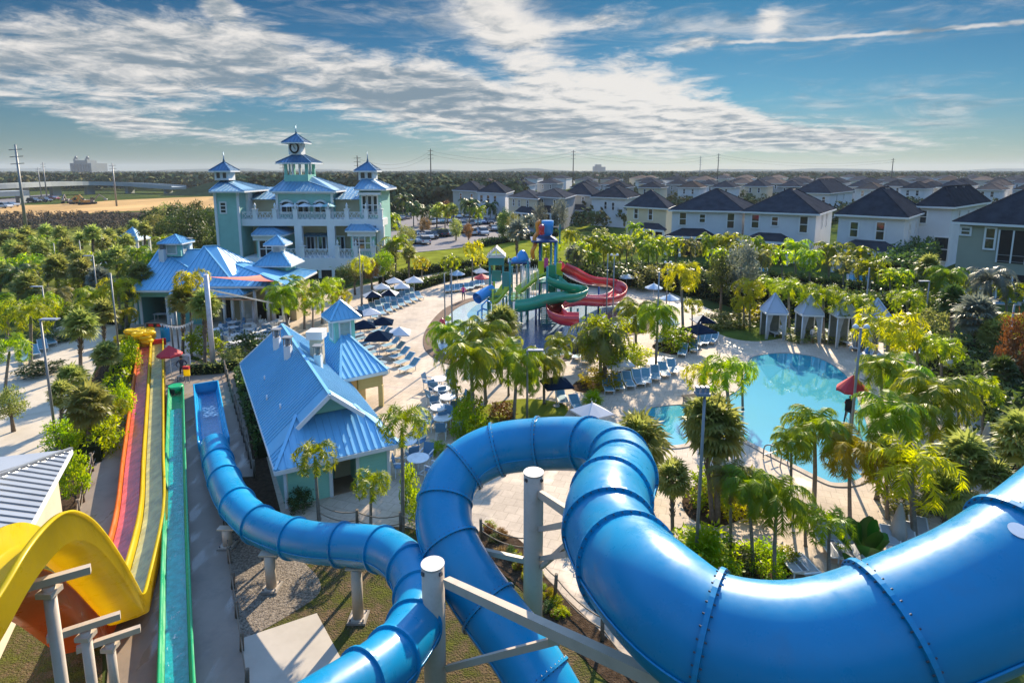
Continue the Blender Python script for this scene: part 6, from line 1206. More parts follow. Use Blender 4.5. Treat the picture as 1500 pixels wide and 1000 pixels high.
# striped play house on posts
a,b=py(715,388,YP),py(739,375,YP); cx,w=(a.x+b.x)/2,(b.x-a.x)/2; zb,ze=a.z,py(715,376,YP).z; zt=py(727,363,YP).z
hb=MB(); hb.box((cx,YP+1,(zb+ze)/2),(w*1.9,2.4,ze-zb)); ho=hb.build('play_house',M_TEALP,t)
rf=MB(); pink=mat('roof_cream_board',(.62,.50,.45),.6); brown=mat('roof_brown_board',(.25,.13,.11),.6)
for s in (-1,1):
    for k in range(7):
        rf.cur=k%2; f0,f1=k/7,(k+1)/7-.01; A0,A1=V((cx+s*w*1.15,0,ze)),V((cx,0,zt)); p,q=A0.lerp(A1,f0),A0.lerp(A1,f1); rf.quad((p.x,YP-.4,p.z),(p.x,YP+2.5,p.z),(q.x,YP+2.5,q.z+.02),(q.x,YP-.4,q.z+.02))
rf.build('play_house_roof',[pink,brown],ho); gb_=MB(); gb_.bar((cx-w*1.15,YP-.42,ze),(cx,YP-.42,zt),.12); gb_.bar((cx+w*1.15,YP-.42,ze),(cx,YP-.42,zt),.12); gb_.bar((cx-w*.6,YP-.42,ze),(cx-w*.6,YP-.42,ze+(zt-ze)*.5),.1); gb_.bar((cx-w*1.1,YP-.42,ze),(cx+w*1.1,YP-.42,ze),.12); gb_.bar((cx,YP-.42,ze),(cx,YP-.42,zt),.1); gb_.build('gable_frame',M_WHITE,ho)
# blue domes
for px,y0,y1,r in ((765,383,366,.72),(755,383,376,.5)):
    q=py(px,y0,YP); h=py(px,y1,YP).z-q.z; mb=MB(); mb.lathe([(r,0),(r*.96,h*.3),(r*.75,h*.62),(r*.42,h*.9),(.03,h)],(q.x,YP,q.z),14); mb.build('dome',M_SKYB,t)
fr=MB(); a,b=py(745,383,YP),py(776,384,YP); 
for dy in (-1,1.8): fr.bar((a.x,YP+dy,a.z),(b.x,YP+dy,a.z),.14)
for x in (a.x,b.x): fr.bar((x,YP-1,a.z),(x,YP+1.8,a.z),.14)
fr.build('dome_frame',M_NAVY,t)
# dump bucket on top with its frame
q=py(802,345,YP+1); zt=py(802,323,YP+1).z; mb=MB(); mb.lathe([(.38,0),(.56,.2),(.62,(zt-q.z)*.6),(.64,zt-q.z)],(q.x,YP+1,q.z),16); bk=mb.build('dump_bucket',M_SKYB,t); ax=MB(); ax.bar((q.x-1.3,YP+1,q.z+.9),(q.x+1.3,YP+1,q.z+.9),.12); ax.build('bucket_axle',M_STEEL,bk)
for s in (-1,1): m=MB(); m.bar((q.x+s*1.3,YP+1,q.z-.9),(q.x+s*1.3,YP+1,q.z+1.2),.14); m.build('bucket_arm',M_TEALP,t)
m=MB(); a,b,c=py(780,356,YP),py(800,350,YP),py(818,354,YP); m.poly([V((a.x,YP-.6,a.z)),V((c.x,YP-.6,c.z)),V((c.x,YP+3.4,c.z)),V((b.x,YP+1.4,b.z+.5)),V((a.x,YP+3.4,a.z))]); m.build('splash_roof',M_NAVY,t)
m=MB(); m.tube(smooth_path([py(x,y,YP+dy) for x,y,dy in ((781,378,0),(780,368,-.3),(784,358,0),(783,348,.2),(788,340,.4),(787,328,.4),(791,325,.5))],5),.22,10); m.build('twisting_pipe',M_ORNG,t)
m=MB(); q=py(793,344,YP); m.lathe([(.1,0),(.35,.1),(.28,.5),(.36,.9),(.1,1.1)],(q.x,YP-.2,q.z),10); m.build('spinner',M_PRED,t)
# nets and splash railings
nt_=MB(); a,b=py(748,392,YP),py(772,438,YP)
for k in range(9): x=a.x+(b.x-a.x)*k/8; nt_.bar((x,YP-.9,a.z),(x,YP-.9,b.z),.025)
for k in range(8): z=b.z+(a.z-b.z)*k/7; nt_.bar((a.x,YP-.9,z),(b.x,YP-.9,z),.025)
nt_.build('climbing_net',mat('net_rope',(.5,.4,.3)),t)
for (px0,px1,y,Y) in ((716,743,424,YP-.8),(745,775,430,YP-1),(788,824,404,YP-.8),(788,822,432,YP-.8)):
    a,b=py(px0,y,Y),py(px1,y,Y); m=MB(); m.bar(a,b,.07); m.bar(a-V((0,0,.45)),b-V((0,0,.45)),.06)
    for k in range(7): q=a.lerp(b,k/6); m.bar(q,q-V((0,0,.85)),.05)
    m.build('guard_railing',random.Random(px0).choice([M_YGRN,M_TEALP,M_PGRN]),t)
def flume(name,pts,w,h,mt,th=.05):
    P_=smooth_path(pts,8); m=MB(); m.sweep([(-w,h),(-w*.96,h*.2),(-w*.6,-h*.25),(w*.6,-h*.25),(w*.96,h*.2),(w,h),(w+.09,h),(w+.05,h*.15),(w*.66,-h*.25-.06),(-w*.66,-h*.25-.06),(-w-.05,h*.15),(-w-.09,h)],P_); return m.build(name,mt,t)
P3=lambda l:[py(x,y,Y) for x,y,Y in l]
flume('red_slide',P3([(820,392,60),(832,400,60.5),(846,408,62),(862,414,63.5),(880,416,66),(895,418,68.0),(906,425,67.5),(908,432,65),(900,440,62.5),(884,444,60.5),(866,444,59.5),(846,443,58.5),(828,446,57.5),(816,452,56.5),(812,458,55),(816,466,53.8),(828,471,53.2),(848,472,53)]),.72,.78,M_PRED)
flume('green_slide',P3([(806,412,59),(818,418,58.5),(832,424,58.6),(846,428,59.3),(850,433,58.6),(838,438,57.5),(818,440,56.8),(800,443,56.2),(780,449,55.8),(762,452,55.6),(754,452,55.6)]),.70,.72,M_PGRN)
flume('yellow_slide',P3([(797,402,60),(785,408,59.4),(770,420,58.6),(760,428,58.2)]),.5,.4,M_YGRN); flume('yellow_slide',P3([(745,418,60),(738,428,59.5),(728,440,59),(722,444,58.8)]),.5,.4,M_YGRN)
tb=MB(); pb=smooth_path(P3([(722,424,60),(714,428,59.6),(705,433,59),(699,437,58.5)]),4); tb.tube(pb,.6,14,caps=False); tb.build('blue_tube_slide',M_SKYB,t); ar=MB()
for k in range(17): a=k*2*PI/16; ar.v.append(tuple(pb[-1]+V((.0,0,0))+ (V((.7,.7,0))*0)))
for px,y0,y1,Y in ((700,462,452,58),(706,470,440,57.5)):
    b=py(px,y0,Y); b.z=0; m=MB(); z=py(px,y1,Y).z; m.tube([(b.x,Y,0),(b.x,Y,z*.8),(b.x+.5,Y,z),(b.x+1,Y,z*.9)],.09,8); m.build('water_spout',M_SKYB,t)
st=MB(); a,b=py(800,470,YP+1.5),py(800,441,YP+3)
for k in range(9): f=k/8; st.box((a.x,YP-2+f*2,.05+(b.z)*f),(1.4,.3,.08))
st.build('tower_stair',M_TEALP,t)
wj=MB(); g=random.Random(2)
for px,y0,y1,Y in ((768,390,440,58.6),(780,395,440,59),(786,390,430,60.5)):
    a,b=py(px,y0,Y),py(px,y1,Y)
    for k in range(14): x=a.x+g.uniform(-.7,.7); wj.bar((x,Y+g.uniform(-.4,.4),a.z+g.uniform(-.3,.3)),(x+g.uniform(-.2,.2),Y+g.uniform(-.4,.4),b.z+g.uniform(-.5,.5)),.03)
o=wj.build('falling_water',mat('falling_water_white',(.75,.8,.82),.2),t)
# small splash pad toys
for i,(px,yb,yt,m1,m2,l) in enumerate([(648,503,466,M_STEEL,M_PRED,'steel splash post with a red head at the brick coping of the splash pool'),(657,478,462,M_WHITE,M_YGRN,'cream round water bubbler toy near the brick coping'),(906,492,477,M_PRED,M_WHITE,'red and white fish shaped water toy in the splash pool, standing'),(915,490,478,M_WHITE,M_WHITE,'white water jet figure beside the red fish toy'),(893,494,482,M_WHITE,M_SKYB,'white water jet figure left of the red fish toy')]):
    b=at(px,yb); z=top_z(b,px,yt); u=thing('splash_toy',l,'water toy',b); m=MB(); m.tube([(0,0,0),(0,.0,z*.5),(0,0,z*.8)],[.16,.12,.1],10); m.build('stem',m1,u); m=MB(); m.lathe([(.05,z*.45),(.3,z*.55),(.34,z*.75),(.2,z*.95),(.03,z)],(0,0,0),12); m.build('head',m2,u)
# ---------------------------------------------------------------- furniture and people
M_NAVYC=mat('navy_canvas',(.008,.017,.036),1,.1,2,rnd=.15,spec=0); M_PALE=mat('pale_canvas',(.52,.52,.54),.75,.06,1); M_SLING=mat('teal_sling',(.10,.23,.29),.7,.12,3,rnd=.15); M_SLINGW=mat('grey_sling',(.32,.33,.35),.7,.1,3); M_FRAME=mat('white_frame',(.68,.69,.70),.4,.05,2); M_REDC=mat('red_canvas',(.50,.02,.03),.7,.1,2); M_BLUEC=mat('blue_canvas',(.03,.16,.45),.7,.1,2); M_BEIGEC=mat('taupe_canvas',(.42,.38,.33),.8,.1,2); M_CHAIRB=mat('blue_chair_sling',(.10,.22,.36),.7,.1,3)
def proto_umb(kind,c_out,c_in=None):
    t=thing('market_umbrella','x','umbrella',(0,0,0)); n=4 if kind=='sq' else 8; r=1.75 if kind=='sq' else 1.45; zt,zl=2.85,2.12; m=MB(); P=[V((r*math.cos(2*PI*(k+.5)/n),r*math.sin(2*PI*(k+.5)/n),zl)) for k in range(n)]
    for k in range(n):
        m.cur = 1 if (c_in and k%2) else 0; a,b=P[k],P[(k+1)%n]; top=V((0,0,zt)); mid=(a+b)/2-V((0,0,-.03)); m.tri(a,mid,top); m.tri(mid,b,top); m.quad(a,mid,mid-V((0,0,.13)),a-V((0,0,.13))); m.quad(mid,b,b-V((0,0,.13)),mid-V((0,0,.13)))
    m.build('canopy',[c_out,c_in or c_out],t); p=MB(); p.cyl((0,0,0),(0,0,zt+.12),.035,n=8); p.build('pole',M_FRAME,t); s=MB(); s.cyl((0,0,0),(0,0,.12),.32,n=14); s.build('base',M_CONC,t)
    rb_=MB()
    for q in P: rb_.bar((0,0,zt-.06),q-V((0,0,.03)),.03)
    rb_.build('rib',M_FRAME,t); return note(t)
UP_={'pale':proto_umb('sq',M_PALE),'navy':proto_umb('sq',M_NAVYC),'mix':proto_umb('sq',M_NAVYC,M_PALE),'blue':proto_umb('oct',mat('ice_canvas',(.32,.44,.55),.75)),'red':proto_umb('oct',M_REDC)}
used=set()
def first_or_dup(p,loc,rz,label,group,scale=1):
    if p.name not in used:
        used.add(p.name); p.location=loc; p.rotation_euler=(0,0,rz); p['label']=label; p.scale=scale if isinstance(scale,tuple) else (scale,)*3
        if group: p['group']=group
        return p
    return dup(p,loc,rz,label,group,scale)
for k,px,yc,wpx,l in [('pale',560,418,22,'pale square umbrella at the hedge, partly behind the half dark umbrella'),('pale',578,410,22,'pale square umbrella at the hedge, behind and above the others'),('pale',589,417,20,'white square umbrella at the hedge corner beside a taller white one'),('pale',607,408,24,'white square umbrella standing apart by the low clipped hedge'),('mix',571,427,20,'dark and pale square umbrella over the crowded hedge loungers'),('mix',546,430,17,'half shaded white umbrella at the near end of the hedge loungers'),('navy',521,457,24,'navy umbrella against the louvred cupola roof edge'),('pale',543,455,26,'lavender white umbrella over the near hedge loungers'),('navy',534,473,30,'navy square umbrella over the double lounger rows, closest to the blue roof'),('navy',562,468,27,'navy square umbrella over the back end of the double lounger rows'),('navy',556,489,34,'navy square umbrella over the middle of the double lounger rows'),('pale',586,483,30,'pale flat umbrella on open paving beside the double lounger rows'),
 ('blue',670,399,19,'ice blue umbrella over the teal chairs by the brick coping'),('pale',704,395,19,'white umbrella beside the striped play house'),('red',706,404,15,'red umbrella behind the play house posts'),('blue',917,403,20,'ice blue umbrella behind the red slide loop'),('blue',957,418,21,'ice blue umbrella under the hedge, second behind the red slide'),('blue',980,434,22,'ice blue umbrella under the hedge beside the tall golden palm'),('blue',978,468,20,'shaded pale umbrella behind the twin palms near the golden palm'),('mix',1028,466,24,'dark umbrella with one white edge on the pool lawn'),('navy',1024,479,33,'navy umbrella beside the yellow-green shrubs of the tall golden palm'),('navy',928,478,22,'navy umbrella half hidden by the palm with the hanging yellow frond'),('pale',903,525,38,'pale grey umbrella in the lounger planter next to the leafy tree'),('navy',815,557,36,'navy umbrella with a white panel at the edge of the central bed'),('pale',866,597,38,'white square umbrella just over the top of the looping tube'),('navy',848,507,20,'navy umbrella at the splash pool edge near the white figures')]:
    D=11*ppm(at(px,yc+20))/11; sc_=wpx/ppm(at(px,yc+22))/2.47 if k!='blue' else wpx/ppm(at(px,yc+18))/2.7
    sc_=max(.75,min(1.25,sc_)); 
    # foot: find the ground point whose canopy height lands on the photo row
    yb=yc+10
    for _ in range(60):
        b=at(px,yb)
        if pix(b+V((0,0,2.4*sc_)))[1]>=yc: break
        yb+=1
    first_or_dup(UP_[k],b,random.uniform(-.3,.3)+.25,l,'deck umbrellas',sc_)
# red umbrella of the slide attendant and the pool lifeguard
for px,yb,yt,l,wid in ((252,556,505,'red umbrella on a pole at the end of the racing lanes',1.2),(1243,628,548,'red umbrella over the lifeguard chair at the main pool',1.25)):
    b=at(px,yb); z=top_z(b,px,yt); first_or_dup(UP_['red'],b,.2,l,'red umbrellas',(wid*.5,wid*.5,z/2.87))
# closed umbrellas
for px,yb,yt,m,l in ((1267,556,508,M_BLUEC,'closed blue umbrella on the pool deck beside the lamp post'),(1313,800,737,M_BEIGEC,'closed taupe umbrella beside the large yellow foxtail palm'),(1469,650,598,M_BEIGEC,'closed taupe umbrella at the dark side of the lounger path'),(1438,690,618,M_BEIGEC,'closed taupe umbrella among the path loungers')):
    b=at(px,yb); z=top_z(b,px,yt); u=thing('closed_umbrella',l,'umbrella',b); p=MB(); p.cyl((0,0,0),(0,0,z),.04,n=8); p.build('pole',M_FRAME,u); c=MB()
    n=16; prof=[(.05,z*.98),(.14,z*.80),(.24,z*.45),(.30,z*.24),(.22,z*.22)]; base=len(c.v)
    for r,zz in prof:
        for j in range(n): a=2*PI*j/n; rr_=r*(1+.22*(j%2)); c.v.append((rr_*math.cos(a),rr_*math.sin(a),zz))
    for i in range(len(prof)-1):
        for j in range(n): a=base+i*n+j; b2=base+i*n+(j+1)%n; c.face((a,b2,b2+n,a+n),True)
    c.build('folded_canopy',m,u); s=MB(); s.cyl((0,0,0),(0,0,.12),.34,n=14); s.build('base',M_CONC,u)
# white square tent-like umbrella right
b=at(1398,566); z=top_z(b,1398,522); first_or_dup(UP_['pale'],b,.9,'white square umbrella with grey seams by the lounger path thicket','deck umbrellas',z/2.75)
# loungers
def proto_lounger(ms,mf):
    t=thing('sun_lounger','x','sun lounger',(0,0,0)); f=MB()
    for s in (-.32,.32): f.bar((s,-.95,.34),(s,.3,.34),.05); f.bar((s,.3,.34),(s,.95,.78),.05)
    for y in (-.95,.3): f.bar((-.32,y,.34),(.32,y,.34),.05)
    f.bar((-.32,.95,.78),(.32,.95,.78),.05); f.build('frame',mf,t)
    for sx in (-.32,.32):
        for y in (-.75,.35): l=MB(); l.bar((sx,y,0),(sx,y,.34),.05); l.build('leg',mf,t)
    s=MB(); s.box((0,-.33,.35),(.58,1.24,.025)); s.build('seat_sling',ms,t); q=MB(); q.bar((0,.31,.36),(0,.94,.795),.58,.025); q.build('back_sling',ms,t); return note(t)
LT,LW_=proto_lounger(M_SLING,M_FRAME),proto_lounger(M_SLINGW,M_FRAME)
def lrow(p,a,b,n,face,lab,group,sc_=1.0,skip=()):
    A_,B_=at(*a),at(*b); a2=math.atan2(face[1],face[0])-PI/2     # head end points along 'face'
    for i in range(n):
        if i in skip: continue
        q=A_.lerp(B_,i/max(1,n-1)); q=V((q.x,q.y,.02)); first_or_dup(p,q,a2+random.uniform(-.08,.08),lab.format(ORD[i]),group,sc_)
def gdir(a,b): d=at(*b)-at(*a); return (d.x,d.y)
HAB=gdir((560,545),(600,530))
lrow(LT,(512,484),(556,549),10,(-HAB[0],-HAB[1]),'{} lounger of the double row along the blue roof edge, counted from its far end','loungers in the double row')
lrow(LT,(552,482),(600,543),9,HAB,'{} lounger of the double row on the open paving side, counted from its far end','loungers in the double row')
lrow(LT,(530,462),(604,432),11,gdir((560,450),(552,440)),'{} lounger of the crowded row under the hedge umbrellas, counted from the cupola','loungers under the hedge umbrellas'); lrow(LT,(548,466),(614,438),8,gdir((560,450),(552,440)),'{} lounger of the outer hedge row, counted from the lavender white umbrella','loungers under the hedge umbrellas')
lrow(LT,(655,428),(690,424),6,(-.1,1),'{} teal lounger under the ice blue umbrella by the brick coping','teal loungers by the brick coping'); lrow(LT,(692,422),(706,419),3,(-.1,1),'{} teal lounger beside the red umbrella of the splash pool','teal loungers by the brick coping')
lrow(LT,(890,572),(935,562),4,gdir((905,570),(898,548)),'{} blue lounger before the lounger planter, counted from the pale grey umbrella','blue loungers by the lounger planter'); lrow(LT,(946,560),(985,545),4,gdir((965,555),(958,535)),'{} blue lounger at the palm end of the lounger planter, towards the main pool','blue loungers by the lounger planter')
lrow(LT,(1000,520),(1016,514),2,gdir((1010,520),(1012,500)),'{} blue lounger beside the yellow-green shrubs of the golden palm','blue loungers by the golden palm'); lrow(LT,(1024,506),(1044,502),3,gdir((1030,505),(1040,492)),'{} blue lounger beneath the navy umbrella by the pool lawn','blue loungers by the golden palm'); lrow(LW_,(968,502),(985,496),2,gdir((970,500),(980,490)),'{} grey lounger behind the twin palms by the golden palm','grey loungers')
lrow(LT,(835,520),(858,530),3,gdir((850,525),(856,512)),'{} blue lounger at the leafy tree side of the planter','blue loungers by the lounger planter'); lrow(LT,(822,588),(846,602),2,gdir((830,590),(822,578)),'{} shaded lounger beneath the navy umbrella with white panel','loungers by the central bed')
lrow(LW_,(1412,592),(1456,690),9,(.9,.5),'{} pale lounger on the thicket side of the lounger path, from the white umbrella','path loungers'); lrow(LW_,(1392,618),(1430,706),8,(-.9,-.3),'{} pale lounger on the pool side of the lounger path, from the white umbrella','path loungers')
lrow(LW_,(1166,842),(1184,846),2,(.2,-1),'{} grey lounger at the near tube, beside the near bed','grey loungers by the near tube'); lrow(LW_,(1212,806),(1246,812),3,(.1,1),'{} grey lounger behind the lime palm in the white tub','grey loungers by the near tube'); lrow(LW_,(1310,815),(1350,800),3,gdir((1330,810),(1320,790)),'{} white lounger beneath the closed taupe umbrella','grey loungers by the near tube')
lrow(LT,(38,530),(75,505),4,gdir((50,525),(40,505)),'{} blue and white lounger on the promenade, from the frame edge','promenade loungers'); lrow(LW_,(1255,512),(1285,536),3,gdir((1270,520),(1285,510)),'{} white lounger at the pool bend beside the closed blue umbrella','grey loungers'); lrow(LT,(1338,498),(1350,520),2,gdir((1340,510),(1355,505)),'{} lounger hidden behind the big yellow-green palm past the cabanas','grey loungers')
for i,(px,py_) in enumerate([(1132,490),(1148,492),(1184,494),(1196,496),(1216,498),(1236,504),(1268,508)]): first_or_dup(LW_,at(px,py_,.02),.2,ORD[i]+' lounger inside the cabanas, counted from the lawn end','cabana loungers')
# tables and chairs
def proto_table():
    t=thing('round_table','x','table',(0,0,0)); m=MB(); m.cyl((0,0,.70),(0,0,.735),.46,n=24); m.build('table_top',mat('table_white',(.66,.66,.66),.5),t); p=MB(); p.cyl((0,0,.03),(0,0,.70),.04,n=8); p.build('pedestal',M_FRAME,t)
    f=MB(); f.bar((-.3,0,.03),(.3,0,.03),.06,.04); f.bar((0,-.3,.03),(0,.3,.03),.06,.04); f.build('foot',M_FRAME,t); return note(t)
def proto_chair(ms):
    t=thing('sling_chair','x','chair',(0,0,0)); s=MB(); s.box((0,0,.43),(.46,.44,.03)); s.build('seat',ms,t); b=MB(); b.bar((0,.22,.45),(0,.34,.92),.46,.03); b.build('backrest',ms,t)
    for sx in (-.22,.22):
        for y in (-.2,.2): l=MB(); l.bar((sx,y,0),(sx,y,.43),.035); l.build('leg',M_FRAME,t)
        a=MB(); a.bar((sx*1.1,-.2,.64),(sx*1.1,.27,.66),.04); a.bar((sx*1.1,-.2,.43),(sx*1.1,-.2,.64),.035); a.build('armrest',M_FRAME,t)
    return note(t)
TB,CB,CW=proto_table(),proto_chair(M_CHAIRB),proto_chair(M_FRAME)
def dining(px,py_,lab,cl,grp,ch,sc_,k):
    b=at(px,py_,.02)
    b=b-V((0,0,0)); first_or_dup(TB,b,random.uniform(0,1),lab,grp,sc_); a0=random.uniform(0,6.28)
    for i in range(k):
        a=a0+2*PI*i/k+random.uniform(-.2,.2); q=b+V((math.cos(a),math.sin(a),0))*.72*sc_; first_or_dup(ch,q,a-PI/2,cl,grp+' chairs',sc_)
for i,(px,y) in enumerate([(644,572),(648,587),(657,600),(644,616),(649,632),(613,694),(596,668)]):
    n=['at the far end of the row beside the lime shrub','second from the far end of the row beside the lime shrub','closest to the lime shrub','standing a little out towards the changing block','at the near end of the row beside the lime shrub','alone beside the looping tube','near the tall lime foxtail palm by the changing block'][i]
    dining(px,y,'round white table '+n,'blue sling chair drawn up to a round white table by the central bed','round tables by the central bed',CB,1.25,4 if i<5 else 3)
for i,(px,y) in enumerate([(342,483),(365,478),(366,485),(342,491),(364,494),(318,494),(318,503),(347,502),(346,513),(373,500),(374,508),(391,485),(391,496),(395,509),(407,481),(408,491)]):
    dining(px,y,ORD[i]+' white dining table under the shade sails, counted row by row from the sail post','white metal chair at a dining table below the shade sails','dining terrace tables',CW if i%3 else CB,1.1,4)
# cabanas
for i,(px,yb,w) in enumerate([(1131,494,36),(1182,500,36),(1232,508,36),(1278,516,34)]):
    b=at(px,yb); s=ppm(b); hw=w/s/2*.74; ze=top_z(b,px,455+i*2.2); zt=top_z(b,px,430+i*2.5); t=thing('cabana',['first pale cabana tent from the lawn, tallest looking','second pale cabana tent from the lawn','third pale cabana tent, half behind a foxtail palm','last pale cabana tent beside the big yellow-green palm'][i],'cabana tent',b,-.12,'cabana tents by the pool')
    pyramid(t,(0,0),hw*1.12,ze,zt,mat('cabana_canvas',(.42,.47,.56),.7,.05,1),0,'canopy',0,.16); v=MB()
    for k in range(4): a=PI/4+k*PI/2; v.bar((hw*1.58*math.cos(a),hw*1.58*math.sin(a),ze+.02),(0,0,zt+.02),.06)
    v.build('canopy_seam',M_WHITE,t)
    for sx in (-1,1):
        for sy in (-1,1):
            p=MB(); p.cyl((sx*hw,sy*hw,0),(sx*hw,sy*hw,ze),.06,n=8); p.build('tent_pole',M_FRAME,t)
            c=MB(); n=8; pts=[]
            for k in range(n+1):
                f=k/n; pts.append((sx*hw*(1-.0),sy*hw,ze*(1-f),f))
            for k in range(n):
                f0,f1=k/n,(k+1)/n; wd=lambda f: hw*(.62*(1-f)**1.3+.12+(.12 if f>.6 else 0)); c.quad((sx*hw,sy*hw*1.01,ze*(1-f0)),(sx*(hw-wd(f0)),sy*hw*1.01+.06,ze*(1-f0)),(sx*(hw-wd(f1)),sy*hw*1.01+.06,ze*(1-f1)),(sx*hw,sy*hw*1.01,ze*(1-f1)))
            c.build('curtain',mat('cabana_curtain',(.36,.37,.37),.8),t)
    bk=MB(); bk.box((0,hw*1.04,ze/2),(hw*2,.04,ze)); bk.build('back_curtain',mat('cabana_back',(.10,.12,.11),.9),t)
# lamps
def lamp(px,yb,yt,head,l,hd=1):
    b=at(px,yb); z=top_z(b,px,yt); t=thing('lamp_post',l,'lamp post',b); s=ppm(b); p=MB(); p.cyl((0,0,0),(0,0,z),.075,.055,10); p.build('pole',M_STEEL,t); p=MB(); p.cyl((0,0,0),(0,0,.1),.2,n=12); p.build('base',M_STEEL,t)
    if head=='flat': m=MB(); m.box((hd*.5,0,z+.02),(.95,.4,.09)); m.bar((0,0,z-.05),(hd*.4,0,z),.06); m.build('lamp_head',mat('lamp_grey',(.22,.25,.30),.6,spec=.2),t,bevel=.03)
    elif head=='flood': 
        m=MB(); m.box((-.1,0,z),(.5,.4,.10)); o=m.build('floodlight_tray',mat('lamp_grey',(.33,.36,.42),.5),t)
        for k in range(3): f=MB(); f.box((-.28+k*.18,0,z+.16),(.11,.2,.22)); f.build('floodlight',mat('lamp_grey_blue',(.16,.2,.27),.5),o)
    elif head=='cam':
        for k in (-1,1): m=MB(); m.lathe([(.02,0),(.16,.03),(.13,.16),(.03,.24)],(k*.28,0,z-.05),10); m.build('lamp_head',M_WHITE,t)
        m=MB(); m.bar((-.3,0,z-.02),(.3,0,z-.02),.05); m.build('lamp_bracket',M_STEEL,t)
    return t
for a in [(84,658,468,'flat','tall lamp post with flat head standing by the grey pavilion roof',1),(72,500,420,'flat','lamp post with flat head behind the bushy cabbage palm of the promenade',-1),(147,470,375,'flat','slim lamp post beside the silvery palm by the snack bar',-1),(176,530,400,'none','bare slim pole at the rope fence by the yellow tubes',1),(1018,842,576,'flood','tall bare lamp post cutting in front of the twin cabbage palm',-1),(1241,690,480,'cam','lamp post with twin white heads at the red pool umbrella',1),(1353,486,412,'flat','lamp post with lavender flat head on the slope by the sage house',-1),(772,622,513,'flat','lamp post with flat grey head in the central palm bed',1),(897,482,374,'cam','lamp post in front of the red slide loop',1),(960,540,398,'none','slim lamp post between the twin palms of the main deck',1),(1447,775,688,'flood','floodlight on a short post right above the near tube',-1),(1466,590,446,'none','slim dark lamp post in the thicket below the private pool',1),(530,458,364,'none','lamp post in front of the clubhouse corner',1),(888,470,372,'none','slim lamp post behind the red slide loop',1),(1262,512,392,'none','lamp post at the third cabana tent',1),(652,470,400,'none','lamp post at the teal loungers near the splash pool',1),(663,520,395,'none','slim lamp post at the brick coping edge',1),(975,470,385,'cam','lamp post under the estate hedge beside the golden palm',1),(124,420,352,'none','lamp post on the sports court lawn',1),(86,418,356,'none','lamp post next to the blue banners',1)]: lamp(*a)
# shade sails with their posts
for px,yb,yt,l in ((313,540,402,'pale lavender steel sail post between the fan palms and the dining tables'),(374,482,440,'short sail post carrying the tan shade sail'),(402,478,440,'second short sail post beside the snack bar doors')):
    b=at(px,yb); z=top_z(b,px,yt); m=MB(); m.cyl((0,0,0),(0,0,z),.2,.18,14); o=m.build('sail_post',mat('sail_post_paint',(.50,.49,.54),.5)); o.location=b; tag(o,l,'post')
sb=at(313,540); ST=V((sb.x,sb.y,top_z(sb,313,405)))
def sail(l,pts,m):
    A_,B_,C_=pts; mb=MB(); n=8; g={}
    for i in range(n+1):
        for j in range(n+1-i):
            u,v=i/n,j/n; w=1-u-v; p=A_*w+B_*u+C_*v; p=p-V((0,0,2.2*(u*v+v*w+u*w)*.35)); c=(A_+B_+C_)/3; e=min(u,v,w); p=p+(c-p)*(.14*max(0,1-e*9)*4*max(u*v,v*w,u*w)); g[i,j]=len(mb.v); mb.v.append(tuple(p))
    for i in range(n):
        for j in range(n-i):
            mb.face((g[i,j],g[i+1,j],g[i,j+1]),True)
            if j<n-i-1: mb.face((g[i+1,j],g[i+1,j+1],g[i,j+1]),True)
    o=mb.build('shade_sail',m); tag(o,l,'shade sail',None)
sail('red shade sail stretched from the lavender post towards the kiosk tower',[ST,atY(412,412,58),atY(395,400,62)],mat('sail_red',(.42,.06,.03),.7)); sail('tan shade sail below the red one in front of the snack bar',[ST-V((0,0,1.6)),atY(390,437,55),atY(360,436,59)],mat('sail_tan',(.50,.28,.17),.7))
m=MB(); m.bar(ST-V((0,0,1.0)),atY(428,450,54),.22,.12); tag(m.build('sail_edge_strap',mat('strap_cream',(.66,.6,.5),.6)),'cream webbing strap of the shade sails running over the dining tables','strap')
# yellow inner tubes stacked by the lanes
tp=thing('inner_tube','x','inflatable tube',(0,0,0)); m=MB()
for z in (0,): 
    for cx in (-.38,.38): m.tube([V((cx+.34*math.cos(a*PI/9),.34*math.sin(a*PI/9),.2)) for a in range(19)],.17,8,caps=False)
m.build('ring_pair',M_YEL,tp); hd=MB()
for s in (-1,1): hd.tube([(s*.38-.1,.5,.3),(s*.38,.56,.38),(s*.38+.1,.5,.3)],.03,5)
hd.build('grip_handle',mat('grip_black',(.03,.03,.03)),tp); note(tp); g=random.Random(4); k=0
for px,yb in ((206,510),(213,508),(199,510),(190,512),(184,508),(210,514)):
    for lv in range(5 if px>195 else 3):
        b=at(px,yb); first_or_dup(tp,V((b.x+g.uniform(-.15,.15),b.y+g.uniform(-.1,.1),.03+lv*.34)),g.uniform(-.4,.4)+.3,'yellow double ring tube in the stack at the head of the racing lanes','yellow tubes stacked at the racing lanes',1.0); k+=1
